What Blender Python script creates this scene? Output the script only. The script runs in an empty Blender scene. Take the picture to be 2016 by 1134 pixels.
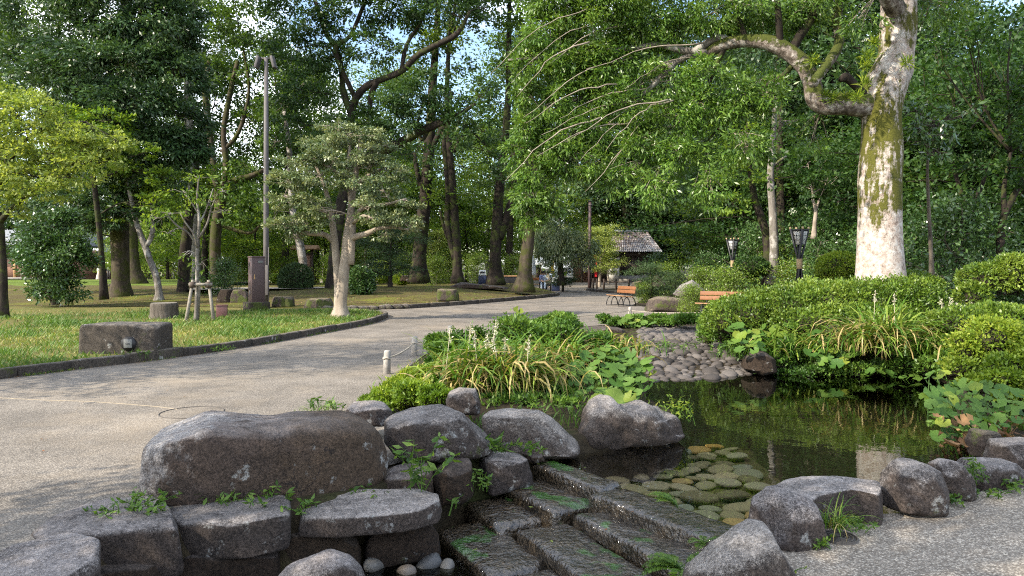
import bpy, math, random
import numpy as np
from mathutils import Vector, Matrix

SC = bpy.context.scene
COL = SC.collection
random.seed(5)
R = math.radians
F, H, CX, HY = 1450.0, 1.6, 1008.0, 525.0     # focal length in photo pixels, eye height, principal column, horizon row

# ------------------------------------------------------------------ camera, sky, sun, exposure
cam = bpy.data.cameras.new('camera')
camo = bpy.data.objects.new('camera', cam)
COL.objects.link(camo)
camo.location = (0, 0, H)
camo.rotation_euler = (R(90), 0, 0)
cam.sensor_width = 36.0
cam.lens = 36.0 * F / 2016.0
cam.shift_y = -(567.0 - HY) / 2016.0
cam.clip_start = 0.05
cam.clip_end = 1500.0
SC.camera = camo

SUN = Vector((-0.71, -0.43, 0.59)).normalized()          # direction towards the sun
elev = math.asin(SUN.z)
azim = math.atan2(SUN.x, SUN.y)
world = bpy.data.worlds.new('World')
SC.world = world
world.use_nodes = True
wn, wl = world.node_tree.nodes, world.node_tree.links
bg = wn['Background']
sky = wn.new('ShaderNodeTexSky')
sky.sky_type = 'NISHITA'
sky.sun_disc = False
sky.sun_elevation = elev
sky.sun_rotation = azim
sky.air_density = 1.0
sky.dust_density = 1.2
tc = wn.new('ShaderNodeTexCoord')
cn = wn.new('ShaderNodeTexNoise'); cn.inputs['Scale'].default_value = 3.2; cn.inputs['Detail'].default_value = 7.0
cr = wn.new('ShaderNodeValToRGB')
cr.color_ramp.elements[0].position = 0.46; cr.color_ramp.elements[0].color = (0, 0, 0, 1)
cr.color_ramp.elements[1].position = 0.66; cr.color_ramp.elements[1].color = (1, 1, 1, 1)
mx = wn.new('ShaderNodeMix'); mx.data_type = 'RGBA'
mx.inputs['B'].default_value = (10.5, 10.8, 11.2, 1)
wl.new(tc.outputs['Generated'], cn.inputs['Vector'])
wl.new(cn.outputs['Fac'], cr.inputs['Fac'])
wl.new(cr.outputs['Color'], mx.inputs['Factor'])
wl.new(sky.outputs['Color'], mx.inputs['A'])
wl.new(mx.outputs['Result'], bg.inputs['Color'])
bg.inputs['Strength'].default_value = 0.15

sl = bpy.data.lights.new('sun', 'SUN')
sl.energy = 3.7
sl.angle = R(0.53)
sl.color = (1.0, 0.90, 0.74)
so = bpy.data.objects.new('sun', sl)
COL.objects.link(so)
so.rotation_euler = SUN.to_track_quat('Z', 'Y').to_euler()
so.location = (-30, -10, 30)

SC.view_settings.view_transform = 'Standard'
SC.view_settings.look = 'None'
SC.view_settings.exposure = 1.38
SC.view_settings.gamma = 1.0
SC.view_settings.use_curve_mapping = False
cy = SC.cycles
cy.max_bounces = 7
cy.diffuse_bounces = 3
cy.glossy_bounces = 3
cy.transmission_bounces = 4
cy.transparent_max_bounces = 8
cy.caustics_reflective = False
cy.caustics_refractive = False
cy.sample_clamp_indirect = 6.0
cy.filter_width = 1.1
cy.use_denoising = False

# ------------------------------------------------------------------ geometry helpers
def P(px, py, Y):
    """Photo pixel at distance Y -> point of the place."""
    return np.array([(px - CX) * Y / F, Y, H - (py - HY) * Y / F])

def G(px, py, z=0.0):
    """Photo pixel on the level z -> point of the place."""
    return P(px, py, F * (H - z) / (py - HY))

def smooth(a, b, x):
    t = np.clip((np.asarray(x, float) - a) / (b - a), 0, 1)
    return t * t * (3 - 2 * t)

def _hash(ix, iy, iz, seed):
    n = (ix * 73856093) ^ (iy * 19349663) ^ (iz * 83492791) ^ (seed * 2654435761)
    n = n & 0xffffffff
    n = ((n ^ (n >> 13)) * 1274126177) & 0xffffffff
    n = n ^ (n >> 16)
    return (n & 0xffff) / 32767.5 - 1.0

def noise3(p, seed=0):
    p = np.asarray(p, float)
    i = np.floor(p).astype(np.int64)
    f = p - i
    f = f * f * (3 - 2 * f)
    out = 0
    for dx in (0, 1):
        for dy in (0, 1):
            for dz in (0, 1):
                w = (f[:, 0] if dx else 1 - f[:, 0]) * (f[:, 1] if dy else 1 - f[:, 1]) * (f[:, 2] if dz else 1 - f[:, 2])
                out = out + w * _hash(i[:, 0] + dx, i[:, 1] + dy, i[:, 2] + dz, seed)
    return out

def fbm(p, seed=0, oct=4):
    p = np.asarray(p, float)
    a, s, o = 1.0, 0.0, 0
    for k in range(oct):
        s = s + a * noise3(p * (2.03 ** k) + 7.3 * k, seed + k)
        o += a
        a *= 0.5
    return s / o

def noise2(x, y, scale, seed=0, oct=3):
    q = np.stack([np.asarray(x, float) * scale, np.asarray(y, float) * scale, np.full(np.shape(x), 0.5)], -1)
    sh = q.shape[:-1]
    return fbm(q.reshape(-1, 3), seed, oct).reshape(sh)

class MB:
    """Collects faces; build() links them as ONE mesh object."""
    def __init__(s):
        s.v, s.n, s.loops, s.sizes, s.rnd = [], 0, [], [], []
    def add(s, verts, faces, rnd=None):
        verts = np.asarray(verts, float).reshape(-1, 3)
        for f in (faces if isinstance(faces, list) else [faces]):
            f = np.asarray(f, np.int64)
            if f.ndim == 1:
                f = f[None]
            if len(f) == 0:
                continue
            s.loops.append((f + s.n).ravel())
            s.sizes.append(np.full(len(f), f.shape[1], np.int64))
            s.rnd.append(np.full(len(f), 0.5) if rnd is None else np.broadcast_to(rnd, (len(f),)))
        s.v.append(verts)
        s.n += len(verts)
        return s
    def mesh(s, name, m, origin=(0, 0, 0), flat=False):
        me = bpy.data.meshes.new(name)
        v = np.concatenate(s.v) - np.asarray(origin, float)
        l = np.concatenate(s.loops)
        z = np.concatenate(s.sizes)
        me.vertices.add(len(v)); me.vertices.foreach_set('co', v.astype(np.float32).ravel())
        me.loops.add(len(l)); me.loops.foreach_set('vertex_index', l.astype(np.int32))
        me.polygons.add(len(z))
        me.polygons.foreach_set('loop_start', np.concatenate([[0], np.cumsum(z)[:-1]]).astype(np.int32))
        me.update(calc_edges=True)
        at = me.attributes.new('rnd', 'FLOAT', 'FACE')
        at.data.foreach_set('value', np.concatenate(s.rnd).astype(np.float32))
        if not flat:
            me.shade_smooth()
        if m is not None:
            me.materials.append(m)
        return me
    def build(s, name, m, parent=None, origin=None, flat=False, bevel=0.0):
        if origin is None:
            origin = tuple(parent.location) if parent is not None else (0, 0, 0)
            if parent is not None and parent.parent is not None:
                origin = tuple(np.array(parent.location) + np.array(parent.parent.location))
            rel = (0, 0, 0)
        else:
            rel = origin
        return link(name, s.mesh(name, m, origin, flat), parent, rel if parent is None else (0, 0, 0), bevel)

def link(name, me, parent=None, loc=(0, 0, 0), bevel=0.0):
    o = bpy.data.objects.new(name, me)
    COL.objects.link(o)
    o.location = loc
    if parent is not None:
        o.parent = parent
    if bevel:
        b = o.modifiers.new('bevel', 'BEVEL'); b.width = bevel; b.segments = 2; b.limit_method = 'ANGLE'
    return o

def tag(o, label=None, cat=None, group=None, kind=None):
    if label: o['label'] = label
    if cat: o['category'] = cat
    if group: o['group'] = group
    if kind: o['kind'] = kind
    return o

def thing(name, label, cat, loc=(0, 0, 0), group=None, rz=0.0):
    o = bpy.data.objects.new(name, None)
    COL.objects.link(o)
    o.empty_display_size = 0.2
    o.location = tuple(float(c) for c in loc)
    o.rotation_euler = (0, 0, rz)
    return tag(o, label, cat, group)

def setting(name, parent=None, loc=(0, 0, 0)):
    o = bpy.data.objects.new(name, None)
    COL.objects.link(o)
    o.location = loc
    o['kind'] = 'structure'
    return o

def dup(root, loc, rz=0.0, s=1.0, label=None, group=None):
    """Copy of a thing with copies of its parts and sub-parts (shared mesh data)."""
    r = root.copy(); COL.objects.link(r)
    r.location = loc; r.rotation_euler = (0, 0, rz); r.scale = (s, s, s)
    if label: r['label'] = label
    if group: r['group'] = group
    for ch in list(root.children):
        c = ch.copy(); COL.objects.link(c); c.parent = r
        for g in list(ch.children):
            d = g.copy(); COL.objects.link(d); d.parent = c
    return r

def tube(mb, pts, rad, n=8, cap=True, rnd=None, wob=0.0, seed=0):
    pts = np.asarray(pts, float)
    k = len(pts)
    rad = np.broadcast_to(np.asarray(rad, float), (k,))
    t = np.gradient(pts, axis=0)
    t /= np.linalg.norm(t, axis=1)[:, None] + 1e-9
    ref = np.array([0.0, 0.0, 1.0]) if abs(t[0, 2]) < 0.9 else np.array([1.0, 0.0, 0.0])
    u = np.cross(t[0], ref); u /= np.linalg.norm(u)
    a = np.arange(n) * 2 * np.pi / n
    V = []
    for i in range(k):
        u = u - t[i] * np.dot(u, t[i]); u /= np.linalg.norm(u) + 1e-9
        w = np.cross(t[i], u)
        rr = np.full(n, rad[i])
        if wob:
            q = np.stack([np.cos(a) * 1.3, np.sin(a) * 1.3, np.full(n, i * 0.35)], -1)
            rr = rr * (1 + wob * noise3(q, seed))
        V.append(pts[i] + rr[:, None] * (np.cos(a)[:, None] * u + np.sin(a)[:, None] * w))
    V = np.concatenate(V)
    i0 = np.arange(n); i1 = (i0 + 1) % n
    f = np.concatenate([np.stack([j * n + i0, j * n + i1, (j + 1) * n + i1, (j + 1) * n + i0], -1) for j in range(k - 1)])
    fs = [f]
    if cap:
        fs += [np.arange(n)[::-1], (k - 1) * n + np.arange(n)]
    mb.add(V, fs, rnd)
    return mb

def spline(pts, m):
    """Catmull-Rom through control rows (any columns), m samples per span."""
    p = np.asarray(pts, float)
    q = np.concatenate([[2 * p[0] - p[1]], p, [2 * p[-1] - p[-2]]])
    out = []
    for i in range(1, len(q) - 2):
        for t in np.linspace(0, 1, m, endpoint=False):
            a, b, c, d = q[i - 1], q[i], q[i + 1], q[i + 2]
            out.append(0.5 * (2 * b + (c - a) * t + (2 * a - 5 * b + 4 * c - d) * t * t + (3 * b - 3 * c + d - a) * t ** 3))
    out.append(p[-1])
    return np.array(out)

def box(mb, c, s, rz=0.0, taper=1.0, M=None):
    x, y, z = np.array(s, float) / 2
    v = np.array([[-x, -y, -z], [x, -y, -z], [x, y, -z], [-x, y, -z],
                  [-x * taper, -y * taper, z], [x * taper, -y * taper, z], [x * taper, y * taper, z], [-x * taper, y * taper, z]])
    if rz:
        ca, sa = math.cos(rz), math.sin(rz)
        v = np.stack([v[:, 0] * ca - v[:, 1] * sa, v[:, 0] * sa + v[:, 1] * ca, v[:, 2]], -1)
    if M is not None:
        v = v @ np.asarray(M).T
    mb.add(v + np.asarray(c, float), np.array([[0, 3, 2, 1], [4, 5, 6, 7], [0, 1, 5, 4], [1, 2, 6, 5], [2, 3, 7, 6], [3, 0, 4, 7]]))
    return mb

def grid_mesh(mb, X, Y, Z, rnd=None):
    r, c = X.shape
    v = np.stack([X, Y, Z], -1).reshape(-1, 3)
    i = np.arange(r * c).reshape(r, c)
    mb.add(v, np.stack([i[:-1, :-1], i[:-1, 1:], i[1:, 1:], i[1:, :-1]], -1).reshape(-1, 4), rnd)
    return mb

def sdist(x, y, poly):
    """Signed distance to a polygon, negative inside."""
    poly = np.asarray(poly, float)
    d = np.full(np.shape(x), 1e9); ins = np.zeros(np.shape(x), bool)
    n = len(poly)
    for i in range(n):
        a, b = poly[i], poly[(i + 1) % n]
        e = b - a
        wx, wy = x - a[0], y - a[1]
        t = np.clip((wx * e[0] + wy * e[1]) / (e @ e + 1e-12), 0, 1)
        d = np.minimum(d, np.hypot(wx - t * e[0], wy - t * e[1]))
        c = ((a[1] <= y) & (b[1] > y)) | ((b[1] <= y) & (a[1] > y))
        with np.errstate(divide='ignore', invalid='ignore'):
            xi = a[0] + (y - a[1]) * e[0] / (e[1] if e[1] else 1e-12)
        ins ^= c & (x < xi)
    return np.where(ins, -d, d)

def poly_sheet(mb, poly, z):
    """Flat sheet filling an outline."""
    from mathutils.geometry import tessellate_polygon
    vs = [Vector((p[0], p[1], 0)) for p in poly]
    tri = tessellate_polygon([vs])
    v = np.array([[p[0], p[1], z] for p in poly])
    f = []
    for a, b, c in tri:
        n = np.cross(v[b] - v[a], v[c] - v[a])
        f.append((a, b, c) if n[2] > 0 else (a, c, b))
    mb.add(v, np.array(f))
    return mb

# leaves ---------------------------------------------------------------------------------
def add_leaves(mb, rng, pos, L, W, outd=None, droop=0.0, up=0.6, rnd=None, fold=0.12, jit=0.35):
    n = len(pos)
    d = rng.normal(size=(n, 3))
    if outd is not None:
        d = d * 0.8 + outd * 1.0
    d[:, 2] -= droop
    d /= np.linalg.norm(d, axis=1)[:, None] + 1e-9
    nr = rng.normal(size=(n, 3)) * 0.8
    nr[:, 2] += up
    nr -= d * np.sum(nr * d, 1)[:, None]
    nr /= np.linalg.norm(nr, axis=1)[:, None] + 1e-9
    sd = np.cross(d, nr)
    k = (1 + jit * rng.uniform(-1, 1, n))[:, None]
    l, w = L * k, W * k
    v = np.empty((n, 4, 3))
    v[:, 0] = pos
    v[:, 1] = pos + d * l * 0.45 + sd * w * 0.5 - nr * w * fold
    v[:, 2] = pos + d * l
    v[:, 3] = pos + d * l * 0.45 - sd * w * 0.5 - nr * w * fold
    f = np.arange(4 * n).reshape(n, 4)
    mb.add(v.reshape(-1, 3), f, rng.uniform(0, 1, n) if rnd is None else rnd)

def foliage(mb, rng, c, rad, n, L, W, sub=14, subr=0.3, flat=0.5, shell=0.45, droop=0.2, up=0.6, tone=0.45, hang=0.0):
    """A clump: sprays of leaves spread through an ellipsoid, more of them towards its outside."""
    c, rad = np.asarray(c, float), np.asarray(rad, float)
    q = rng.normal(size=(sub, 3)); q /= np.linalg.norm(q, axis=1)[:, None]
    q *= (shell + (1 - shell) * rng.uniform(0, 1, (sub, 1)) ** 0.5)
    sc = c + q * rad
    k = rng.integers(0, sub, n)
    sr = subr * rad.mean()
    g = rng.normal(size=(n, 3)) * np.array([sr, sr, sr * flat]) * 0.6
    if hang:
        g[:, 2] -= np.abs(rng.normal(size=n)) * hang
    pos = sc[k] + g
    od = q[k] + g / (sr + 1e-6) * 0.5
    st = rng.uniform(0, 1, sub)
    add_leaves(mb, rng, pos, L, W, od, droop, up, np.clip(tone * st[k] + (1 - tone) * rng.uniform(0, 1, n), 0, 1))
    return sc

# rocks ----------------------------------------------------------------------------------
def vnormals(v, quads):
    n = np.zeros_like(v)
    a, b, c, d = (v[quads[:, i]] for i in range(4))
    fn = np.cross(c - a, d - b)
    for i in range(4):
        np.add.at(n, quads[:, i], fn)
    return n / (np.linalg.norm(n, axis=1)[:, None] + 1e-12)

def loft(mb, poly, axis, half, p=3.0, N=72, M=36, amp=0.03, freq=3.0, seed=0, facet=0.0, chip=0.0, shear=(0, 0, 0), cen=None, half2=None, cuts=0, cutd=(0.80, 0.95), cutz=None, soft=2):
    """Closed stone: a planar outline swept along an axis with a rounded, roughened section."""
    poly = np.asarray(poly, float)
    q = np.concatenate([poly, poly[:1]])
    dl = np.concatenate([[0], np.cumsum(np.linalg.norm(np.diff(q, axis=0), axis=1))])
    s = np.linspace(0, dl[-1], N, endpoint=False)
    ring = np.stack([np.interp(s, dl, q[:, i]) for i in range(3)], -1)
    for _ in range(soft):
        ring = 0.5 * ring + 0.25 * (np.roll(ring, 1, 0) + np.roll(ring, -1, 0))
    cen = ring.mean(0) if cen is None else np.asarray(cen, float)
    axis = np.asarray(axis, float); axis = axis / np.linalg.norm(axis)
    x = np.linspace(-1, 1, M + 2)[1:-1]
    x = np.sign(x) * np.abs(x) ** 0.8
    a = x * np.pi / 2
    t = np.sign(np.sin(a)) * np.abs(np.sin(a)) ** (2 / p)
    sc = np.abs(np.cos(a)) ** (2 / p)
    hh = np.where(t < 0, half if half2 is None else half2, half)
    V = np.concatenate([cen + (ring - cen) * sc[i] + axis * hh[i] * t[i] + np.asarray(shear) * t[i] for i in range(M)])
    V = np.concatenate([V, [cen - axis * (half if half2 is None else half2) - np.asarray(shear)], [cen + axis * half + np.asarray(shear)]])
    i0 = np.arange(N); i1 = (i0 + 1) % N
    qd = np.concatenate([np.stack([j * N + i0, j * N + i1, (j + 1) * N + i1, (j + 1) * N + i0], -1) for j in range(M - 1)])
    t0 = np.stack([np.full(N, M * N), i1, i0], -1)
    t1 = np.stack([np.full(N, M * N + 1), (M - 1) * N + i0, (M - 1) * N + i1], -1)
    rc = np.random.default_rng(seed + 1000)
    for k in range(cuts):                       # split faces: planes that take a slice off the rounded form
        d = rc.normal(size=3); d[2] = abs(d[2]) * 0.6 if cutz is None else d[2] * cutz
        d /= np.linalg.norm(d)
        h = (V - cen) @ d
        lim = h.max() * rc.uniform(*cutd)
        V = V - np.maximum(0, h - lim)[:, None] * d * 0.92
    nn = vnormals(V, qd)
    if np.sum(nn[:M * N] * (V[:M * N] - cen)) < 0:
        qd, t0, t1 = qd[:, ::-1], t0[:, ::-1], t1[:, ::-1]
        nn = -nn
    nn[M * N] = -axis if t[0] < 0 else axis
    nn[M * N + 1] = axis
    d = fbm(V * freq, seed, 4) * amp + fbm(V * freq * 5, seed + 9, 3) * amp * 0.28
    if facet:
        g = noise3(V * freq * 0.8, seed + 31)
        d += (np.round(g * 3) / 3) * facet
    if chip:
        d -= np.maximum(0, noise3(V * freq * 1.7, seed + 57) - 0.25) * chip
    V = V + nn * d[:, None]
    mb.add(V, [qd, t0, t1])
    return mb

def ico(level):
    import bmesh
    bm = bmesh.new()
    bmesh.ops.create_icosphere(bm, subdivisions=level, radius=1.0)
    v = np.array([x.co[:] for x in bm.verts]); f = np.array([[x.index for x in p.verts] for p in bm.faces])
    bm.free()
    return v, f
ICO = {k: ico(k) for k in (2, 3, 4)}

def blob(mb, c, rad, level=3, amp=0.15, freq=1.4, seed=0, p=2.0, rz=0.0, rnd=None):
    v, f = ICO[level]
    if p != 2.0:
        v = v / (np.sum(np.abs(v) ** p, 1) ** (1 / p))[:, None]
    w = v * (1 + amp * fbm(v * freq + seed * 3.1, seed, 4))[:, None] * np.asarray(rad, float)
    if rz:
        ca, sa = math.cos(rz), math.sin(rz)
        w = np.stack([w[:, 0] * ca - w[:, 1] * sa, w[:, 0] * sa + w[:, 1] * ca, w[:, 2]], -1)
    mb.add(w + np.asarray(c, float), f, rnd)
    return mb

# ------------------------------------------------------------------ materials
class NT:
    def __init__(s, name):
        s.m = bpy.data.materials.new(name); s.m.use_nodes = True
        s.n, s.l = s.m.node_tree.nodes, s.m.node_tree.links
        s.bsdf = s.n['Principled BSDF']; s.out = s.n['Material Output']
        s.tc = s.n.new('ShaderNodeTexCoord')
    def co(s, scale=(1, 1, 1)):
        mp = s.n.new('ShaderNodeMapping'); mp.inputs['Scale'].default_value = scale
        s.l.new(s.tc.outputs['Object'], mp.inputs['Vector'])
        return mp.outputs['Vector']
    def noise(s, scale, detail=4, rough=0.55, vec=None, dist=0.0):
        t = s.n.new('ShaderNodeTexNoise')
        t.inputs['Scale'].default_value = scale; t.inputs['Detail'].default_value = detail
        t.inputs['Roughness'].default_value = rough; t.inputs['Distortion'].default_value = dist
        s.l.new(vec or s.tc.outputs['Object'], t.inputs['Vector'])
        return t.outputs['Fac']
    def voro(s, scale, out='Color', vec=None, feature='F1'):
        t = s.n.new('ShaderNodeTexVoronoi'); t.feature = feature
        t.inputs['Scale'].default_value = scale
        s.l.new(vec or s.tc.outputs['Object'], t.inputs['Vector'])
        return t.outputs[out]
    def ramp(s, fac, stops):
        r = s.n.new('ShaderNodeValToRGB')
        e = r.color_ramp.elements
        while len(e) < len(stops):
            e.new(0.5)
        for i, (p, c) in enumerate(stops):
            e[i].position = p
            e[i].color = (c, c, c, 1) if not hasattr(c, '__len__') else (*c, 1)
        s.l.new(fac, r.inputs['Fac'])
        return r.outputs['Color']
    def mix(s, fac, a, b, mode='MIX'):
        t = s.n.new('ShaderNodeMix'); t.data_type = 'RGBA'; t.blend_type = mode
        for k, x in (('Factor', fac), ('A', a), ('B', b)):
            if hasattr(x, 'is_linked') or hasattr(x, 'links'):
                s.l.new(x, t.inputs[k])
            elif hasattr(x, '__len__'):
                t.inputs[k].default_value = (*x, 1)
            else:
                t.inputs[k].default_value = x
        return t.outputs['Result']
    def math(s, op, a, b=0.0):
        t = s.n.new('ShaderNodeMath'); t.operation = op
        for k, x in ((0, a), (1, b)):
            if hasattr(x, 'links'):
                s.l.new(x, t.inputs[k])
            else:
                t.inputs[k].default_value = x
        return t.outputs[0]
    def attr(s, name='rnd'):
        t = s.n.new('ShaderNodeAttribute'); t.attribute_name = name
        return t.outputs['Fac']
    def sep(s, what):
        t = s.n.new('ShaderNodeSeparateXYZ')
        s.l.new(what, t.inputs[0])
        return t.outputs
    def geo(s, out):
        return s.n.new('ShaderNodeNewGeometry').outputs[out]
    def orand(s):
        return s.n.new('ShaderNodeObjectInfo').outputs['Random']
    def color(s, c):
        if hasattr(c, '__len__'):
            s.bsdf.inputs['Base Color'].default_value = (*c, 1)
        else:
            s.l.new(c, s.bsdf.inputs['Base Color'])
    def rough(s, r, spec=0.4):
        if hasattr(r, 'links'):
            s.l.new(r, s.bsdf.inputs['Roughness'])
        else:
            s.bsdf.inputs['Roughness'].default_value = r
        s.bsdf.inputs['Specular IOR Level'].default_value = spec
    def bump(s, h, strength=0.5, dist=0.01):
        b = s.n.new('ShaderNodeBump')
        b.inputs['Strength'].default_value = strength; b.inputs['Distance'].default_value = dist
        s.l.new(h, b.inputs['Height'])
        s.l.new(b.outputs['Normal'], s.bsdf.inputs['Normal'])

def leaf_mat(name, c0, c1, c2, trans=0.38, rough=0.45, spec=0.35, pos=(0.1, 0.5, 0.95), tr=(1.25, 1.2, 0.55)):
    t = NT(name)
    c = t.ramp(t.attr(), [(pos[0], c0), (pos[1], c1), (pos[2], c2)])
    big = t.ramp(t.noise(0.9, 3), [(0.3, 0.78), (0.7, 1.2)])
    c = t.mix(1.0, c, big, 'MULTIPLY')
    c = t.mix(1.0, c, (1.22, 1.25, 1.1), 'MULTIPLY')
    t.color(c); t.rough(rough, spec)
    tl = t.n.new('ShaderNodeBsdfTranslucent')
    t.l.new(t.mix(1.0, c, tr, 'MULTIPLY'), tl.inputs['Color'])
    ms = t.n.new('ShaderNodeMixShader'); ms.inputs[0].default_value = trans
    t.l.new(t.bsdf.outputs[0], ms.inputs[1]); t.l.new(tl.outputs[0], ms.inputs[2])
    t.l.new(ms.outputs[0], t.out.inputs[0])
    return t.m

def bark_mat(name, c0, c1, moss=None, moss_amt=0.5, scale=9.0, stretch=0.22, bump=0.7, blotch=None):
    t = NT(name)
    v = t.co((1, 1, stretch))
    n = t.noise(scale, 6, 0.65, v)
    c = t.ramp(n, [(0.3, c0), (0.7, c1)])
    c = t.mix(1.0, c, t.ramp(t.noise(1.3, 3), [(0.3, 0.7), (0.7, 1.25)]), 'MULTIPLY')
    if blotch:
        c = t.mix(t.ramp(t.noise(3.0, 5, 0.6), [(0.52, 0), (0.6, 1)]), c, blotch)
    if moss:
        c = t.mix(t.ramp(t.noise(1.7, 6, 0.7), [(0.62 - moss_amt * 0.35, 0), (0.70 - moss_amt * 0.3, 1)]), c, moss)
    t.color(c); t.rough(0.9, 0.2)
    t.bump(t.math('ADD', n, t.math('MULTIPLY', t.noise(scale * 5, 3), 0.35)), bump, 0.03)
    return t.m

def plain(name, col, rough=0.6, var=0.18, scale=6.0, bump=0.0, spec=0.4, metal=0.0, bscale=80):
    t = NT(name)
    n = t.noise(scale, 5, 0.6)
    t.color(t.mix(1.0, col, t.ramp(n, [(0.25, 1 - var), (0.75, 1 + var)]), 'MULTIPLY'))
    t.rough(rough, spec)
    t.bsdf.inputs['Metallic'].default_value = metal
    if bump:
        t.bump(t.noise(bscale, 4), bump, 0.004)
    return t.m

def granite(name, base=(0.25, 0.205, 0.19), dark=(0.040, 0.032, 0.031), lichen=0.5, brown=0.3, moss=0.15, browncol=(0.050, 0.039, 0.034), wet=False, endl=False):
    t = NT(name)
    big = t.noise(2.2, 5, 0.6)
    n1 = t.math('ADD', t.math('MULTIPLY', t.noise(62, 6, 0.78), 0.68), t.math('MULTIPLY', t.noise(19, 6, 0.75), 0.32))
    n2 = t.noise(170, 3, 0.6)
    c = t.ramp(t.math('ADD', t.math('MULTIPLY', n1, 0.65), t.math('MULTIPLY', n2, 0.35)),
               [(0.43, dark), (0.49, tuple(x * 0.45 for x in base)), (0.545, base), (0.62, tuple(min(1, x * 2.3) for x in base))])
    c = t.mix(1.0, c, t.ramp(big, [(0.3, 0.62), (0.7, 1.25)]), 'MULTIPLY')
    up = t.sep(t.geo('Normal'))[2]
    # steep sides darkened brown-black: shade of the fronts painted in, over real brown staining
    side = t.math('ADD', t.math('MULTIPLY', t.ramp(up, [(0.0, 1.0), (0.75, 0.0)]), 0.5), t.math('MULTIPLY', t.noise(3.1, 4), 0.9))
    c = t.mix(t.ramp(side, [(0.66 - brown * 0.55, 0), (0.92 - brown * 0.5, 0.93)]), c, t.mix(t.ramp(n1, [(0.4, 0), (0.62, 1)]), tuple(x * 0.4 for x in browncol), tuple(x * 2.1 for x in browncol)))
    # pale grey on the flat tops: their sunlit look put into the colour
    tp_ = t.math('MULTIPLY', t.ramp(up, [(0.55, 0), (0.92, 1)]), t.ramp(t.noise(3.6, 6, 0.7), [(0.34, 0), (0.58, 0.85)]))
    c = t.mix(tp_, c, t.mix(t.ramp(n1, [(0.4, 0), (0.62, 1)]), tuple(x * 0.75 for x in base), tuple(min(0.6, x * 1.9) for x in base)))
    if endl:                                     # the end away from the water is crusted white, the rest stained brown
        xx = t.sep(t.tc.outputs['Object'])[0]
        e = t.math('ADD', t.math('MULTIPLY', t.ramp(xx, [(-1.0, 1), (0.0, 1)]), 0.0), t.math('ADD', t.math('MULTIPLY', xx, -0.42), t.math('ADD', t.math('MULTIPLY', t.noise(5.0, 7, 0.75), 0.9), t.math('MULTIPLY', up, 0.14))))
        c = t.mix(t.ramp(e, [(0.62, 0), (0.80, 0.85)]), c, t.mix(t.ramp(n1, [(0.42, 0), (0.6, 1)]), (0.16, 0.15, 0.145), (0.60, 0.59, 0.57)))
        e2 = t.math('ADD', t.math('MULTIPLY', xx, 0.5), t.math('MULTIPLY', t.noise(2.4, 5, 0.65), 0.8))
        c = t.mix(t.ramp(e2, [(0.40, 0), (0.62, 0.8)]), c, t.mix(t.ramp(n1, [(0.4, 0), (0.62, 1)]), (0.028, 0.020, 0.013), (0.135, 0.095, 0.062)))
    # fine cracks
    vd = t.n.new('ShaderNodeTexVoronoi'); vd.feature = 'DISTANCE_TO_EDGE'; vd.inputs['Scale'].default_value = 2.1
    wv = t.n.new('ShaderNodeVectorMath'); wv.operation = 'MULTIPLY_ADD'
    nv = t.n.new('ShaderNodeTexNoise'); nv.inputs['Scale'].default_value = 3.0; nv.inputs['Detail'].default_value = 5
    t.l.new(t.tc.outputs['Object'], nv.inputs['Vector']); t.l.new(nv.outputs['Color'], wv.inputs[0]); wv.inputs[1].default_value = (0.5, 0.5, 0.5); t.l.new(t.tc.outputs['Object'], wv.inputs[2])
    t.l.new(wv.outputs[0], vd.inputs['Vector'])
    crk = t.math('MULTIPLY', t.ramp(vd.outputs['Distance'], [(0.0, 1.0), (0.012, 0.0)]), t.ramp(t.noise(1.7, 3), [(0.48, 0), (0.56, 1)]))
    c = t.mix(crk, c, tuple(x * 0.5 for x in dark))
    # each stone its own shade
    c = t.mix(1.0, c, t.ramp(t.orand(), [(0.0, (0.78, 0.76, 0.74)), (0.5, (1.0, 0.97, 0.97)), (1.0, (1.15, 1.12, 1.04))]), 'MULTIPLY')
    # pale crusts of lichen
    li = t.math('ADD', t.math('MULTIPLY', t.noise(7.0, 7, 0.72), 0.75), t.math('MULTIPLY', t.noise(2.0, 3), 0.3))
    c = t.mix(t.ramp(li, [(0.64 - lichen * 0.11, 0), (0.69 - lichen * 0.1, 0.8)]), c, t.mix(n2, (0.28, 0.28, 0.27), (0.48, 0.48, 0.46)))
    if moss:
        mo = t.math('ADD', t.math('MULTIPLY', t.noise(4.0, 6, 0.7), 0.8), t.math('MULTIPLY', t.noise(1.1, 2), 0.3))
        c = t.mix(t.ramp(mo, [(0.70 - moss * 0.22, 0), (0.76 - moss * 0.22, 0.9)]), c, t.mix(n2, (0.03, 0.045, 0.008), (0.09, 0.11, 0.02)))
    t.color(c)
    if wet:
        t.rough(t.ramp(t.noise(9, 4), [(0.35, 0.12), (0.7, 0.42)]), 0.65)
    else:
        t.rough(0.88, 0.3)
    t.bump(t.math('ADD', n1, t.math('ADD', t.math('MULTIPLY', n2, 0.5), t.math('MULTIPLY', t.noise(9, 7, 0.65), 1.9))), 1.0, 0.022)
    return t.m

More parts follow.
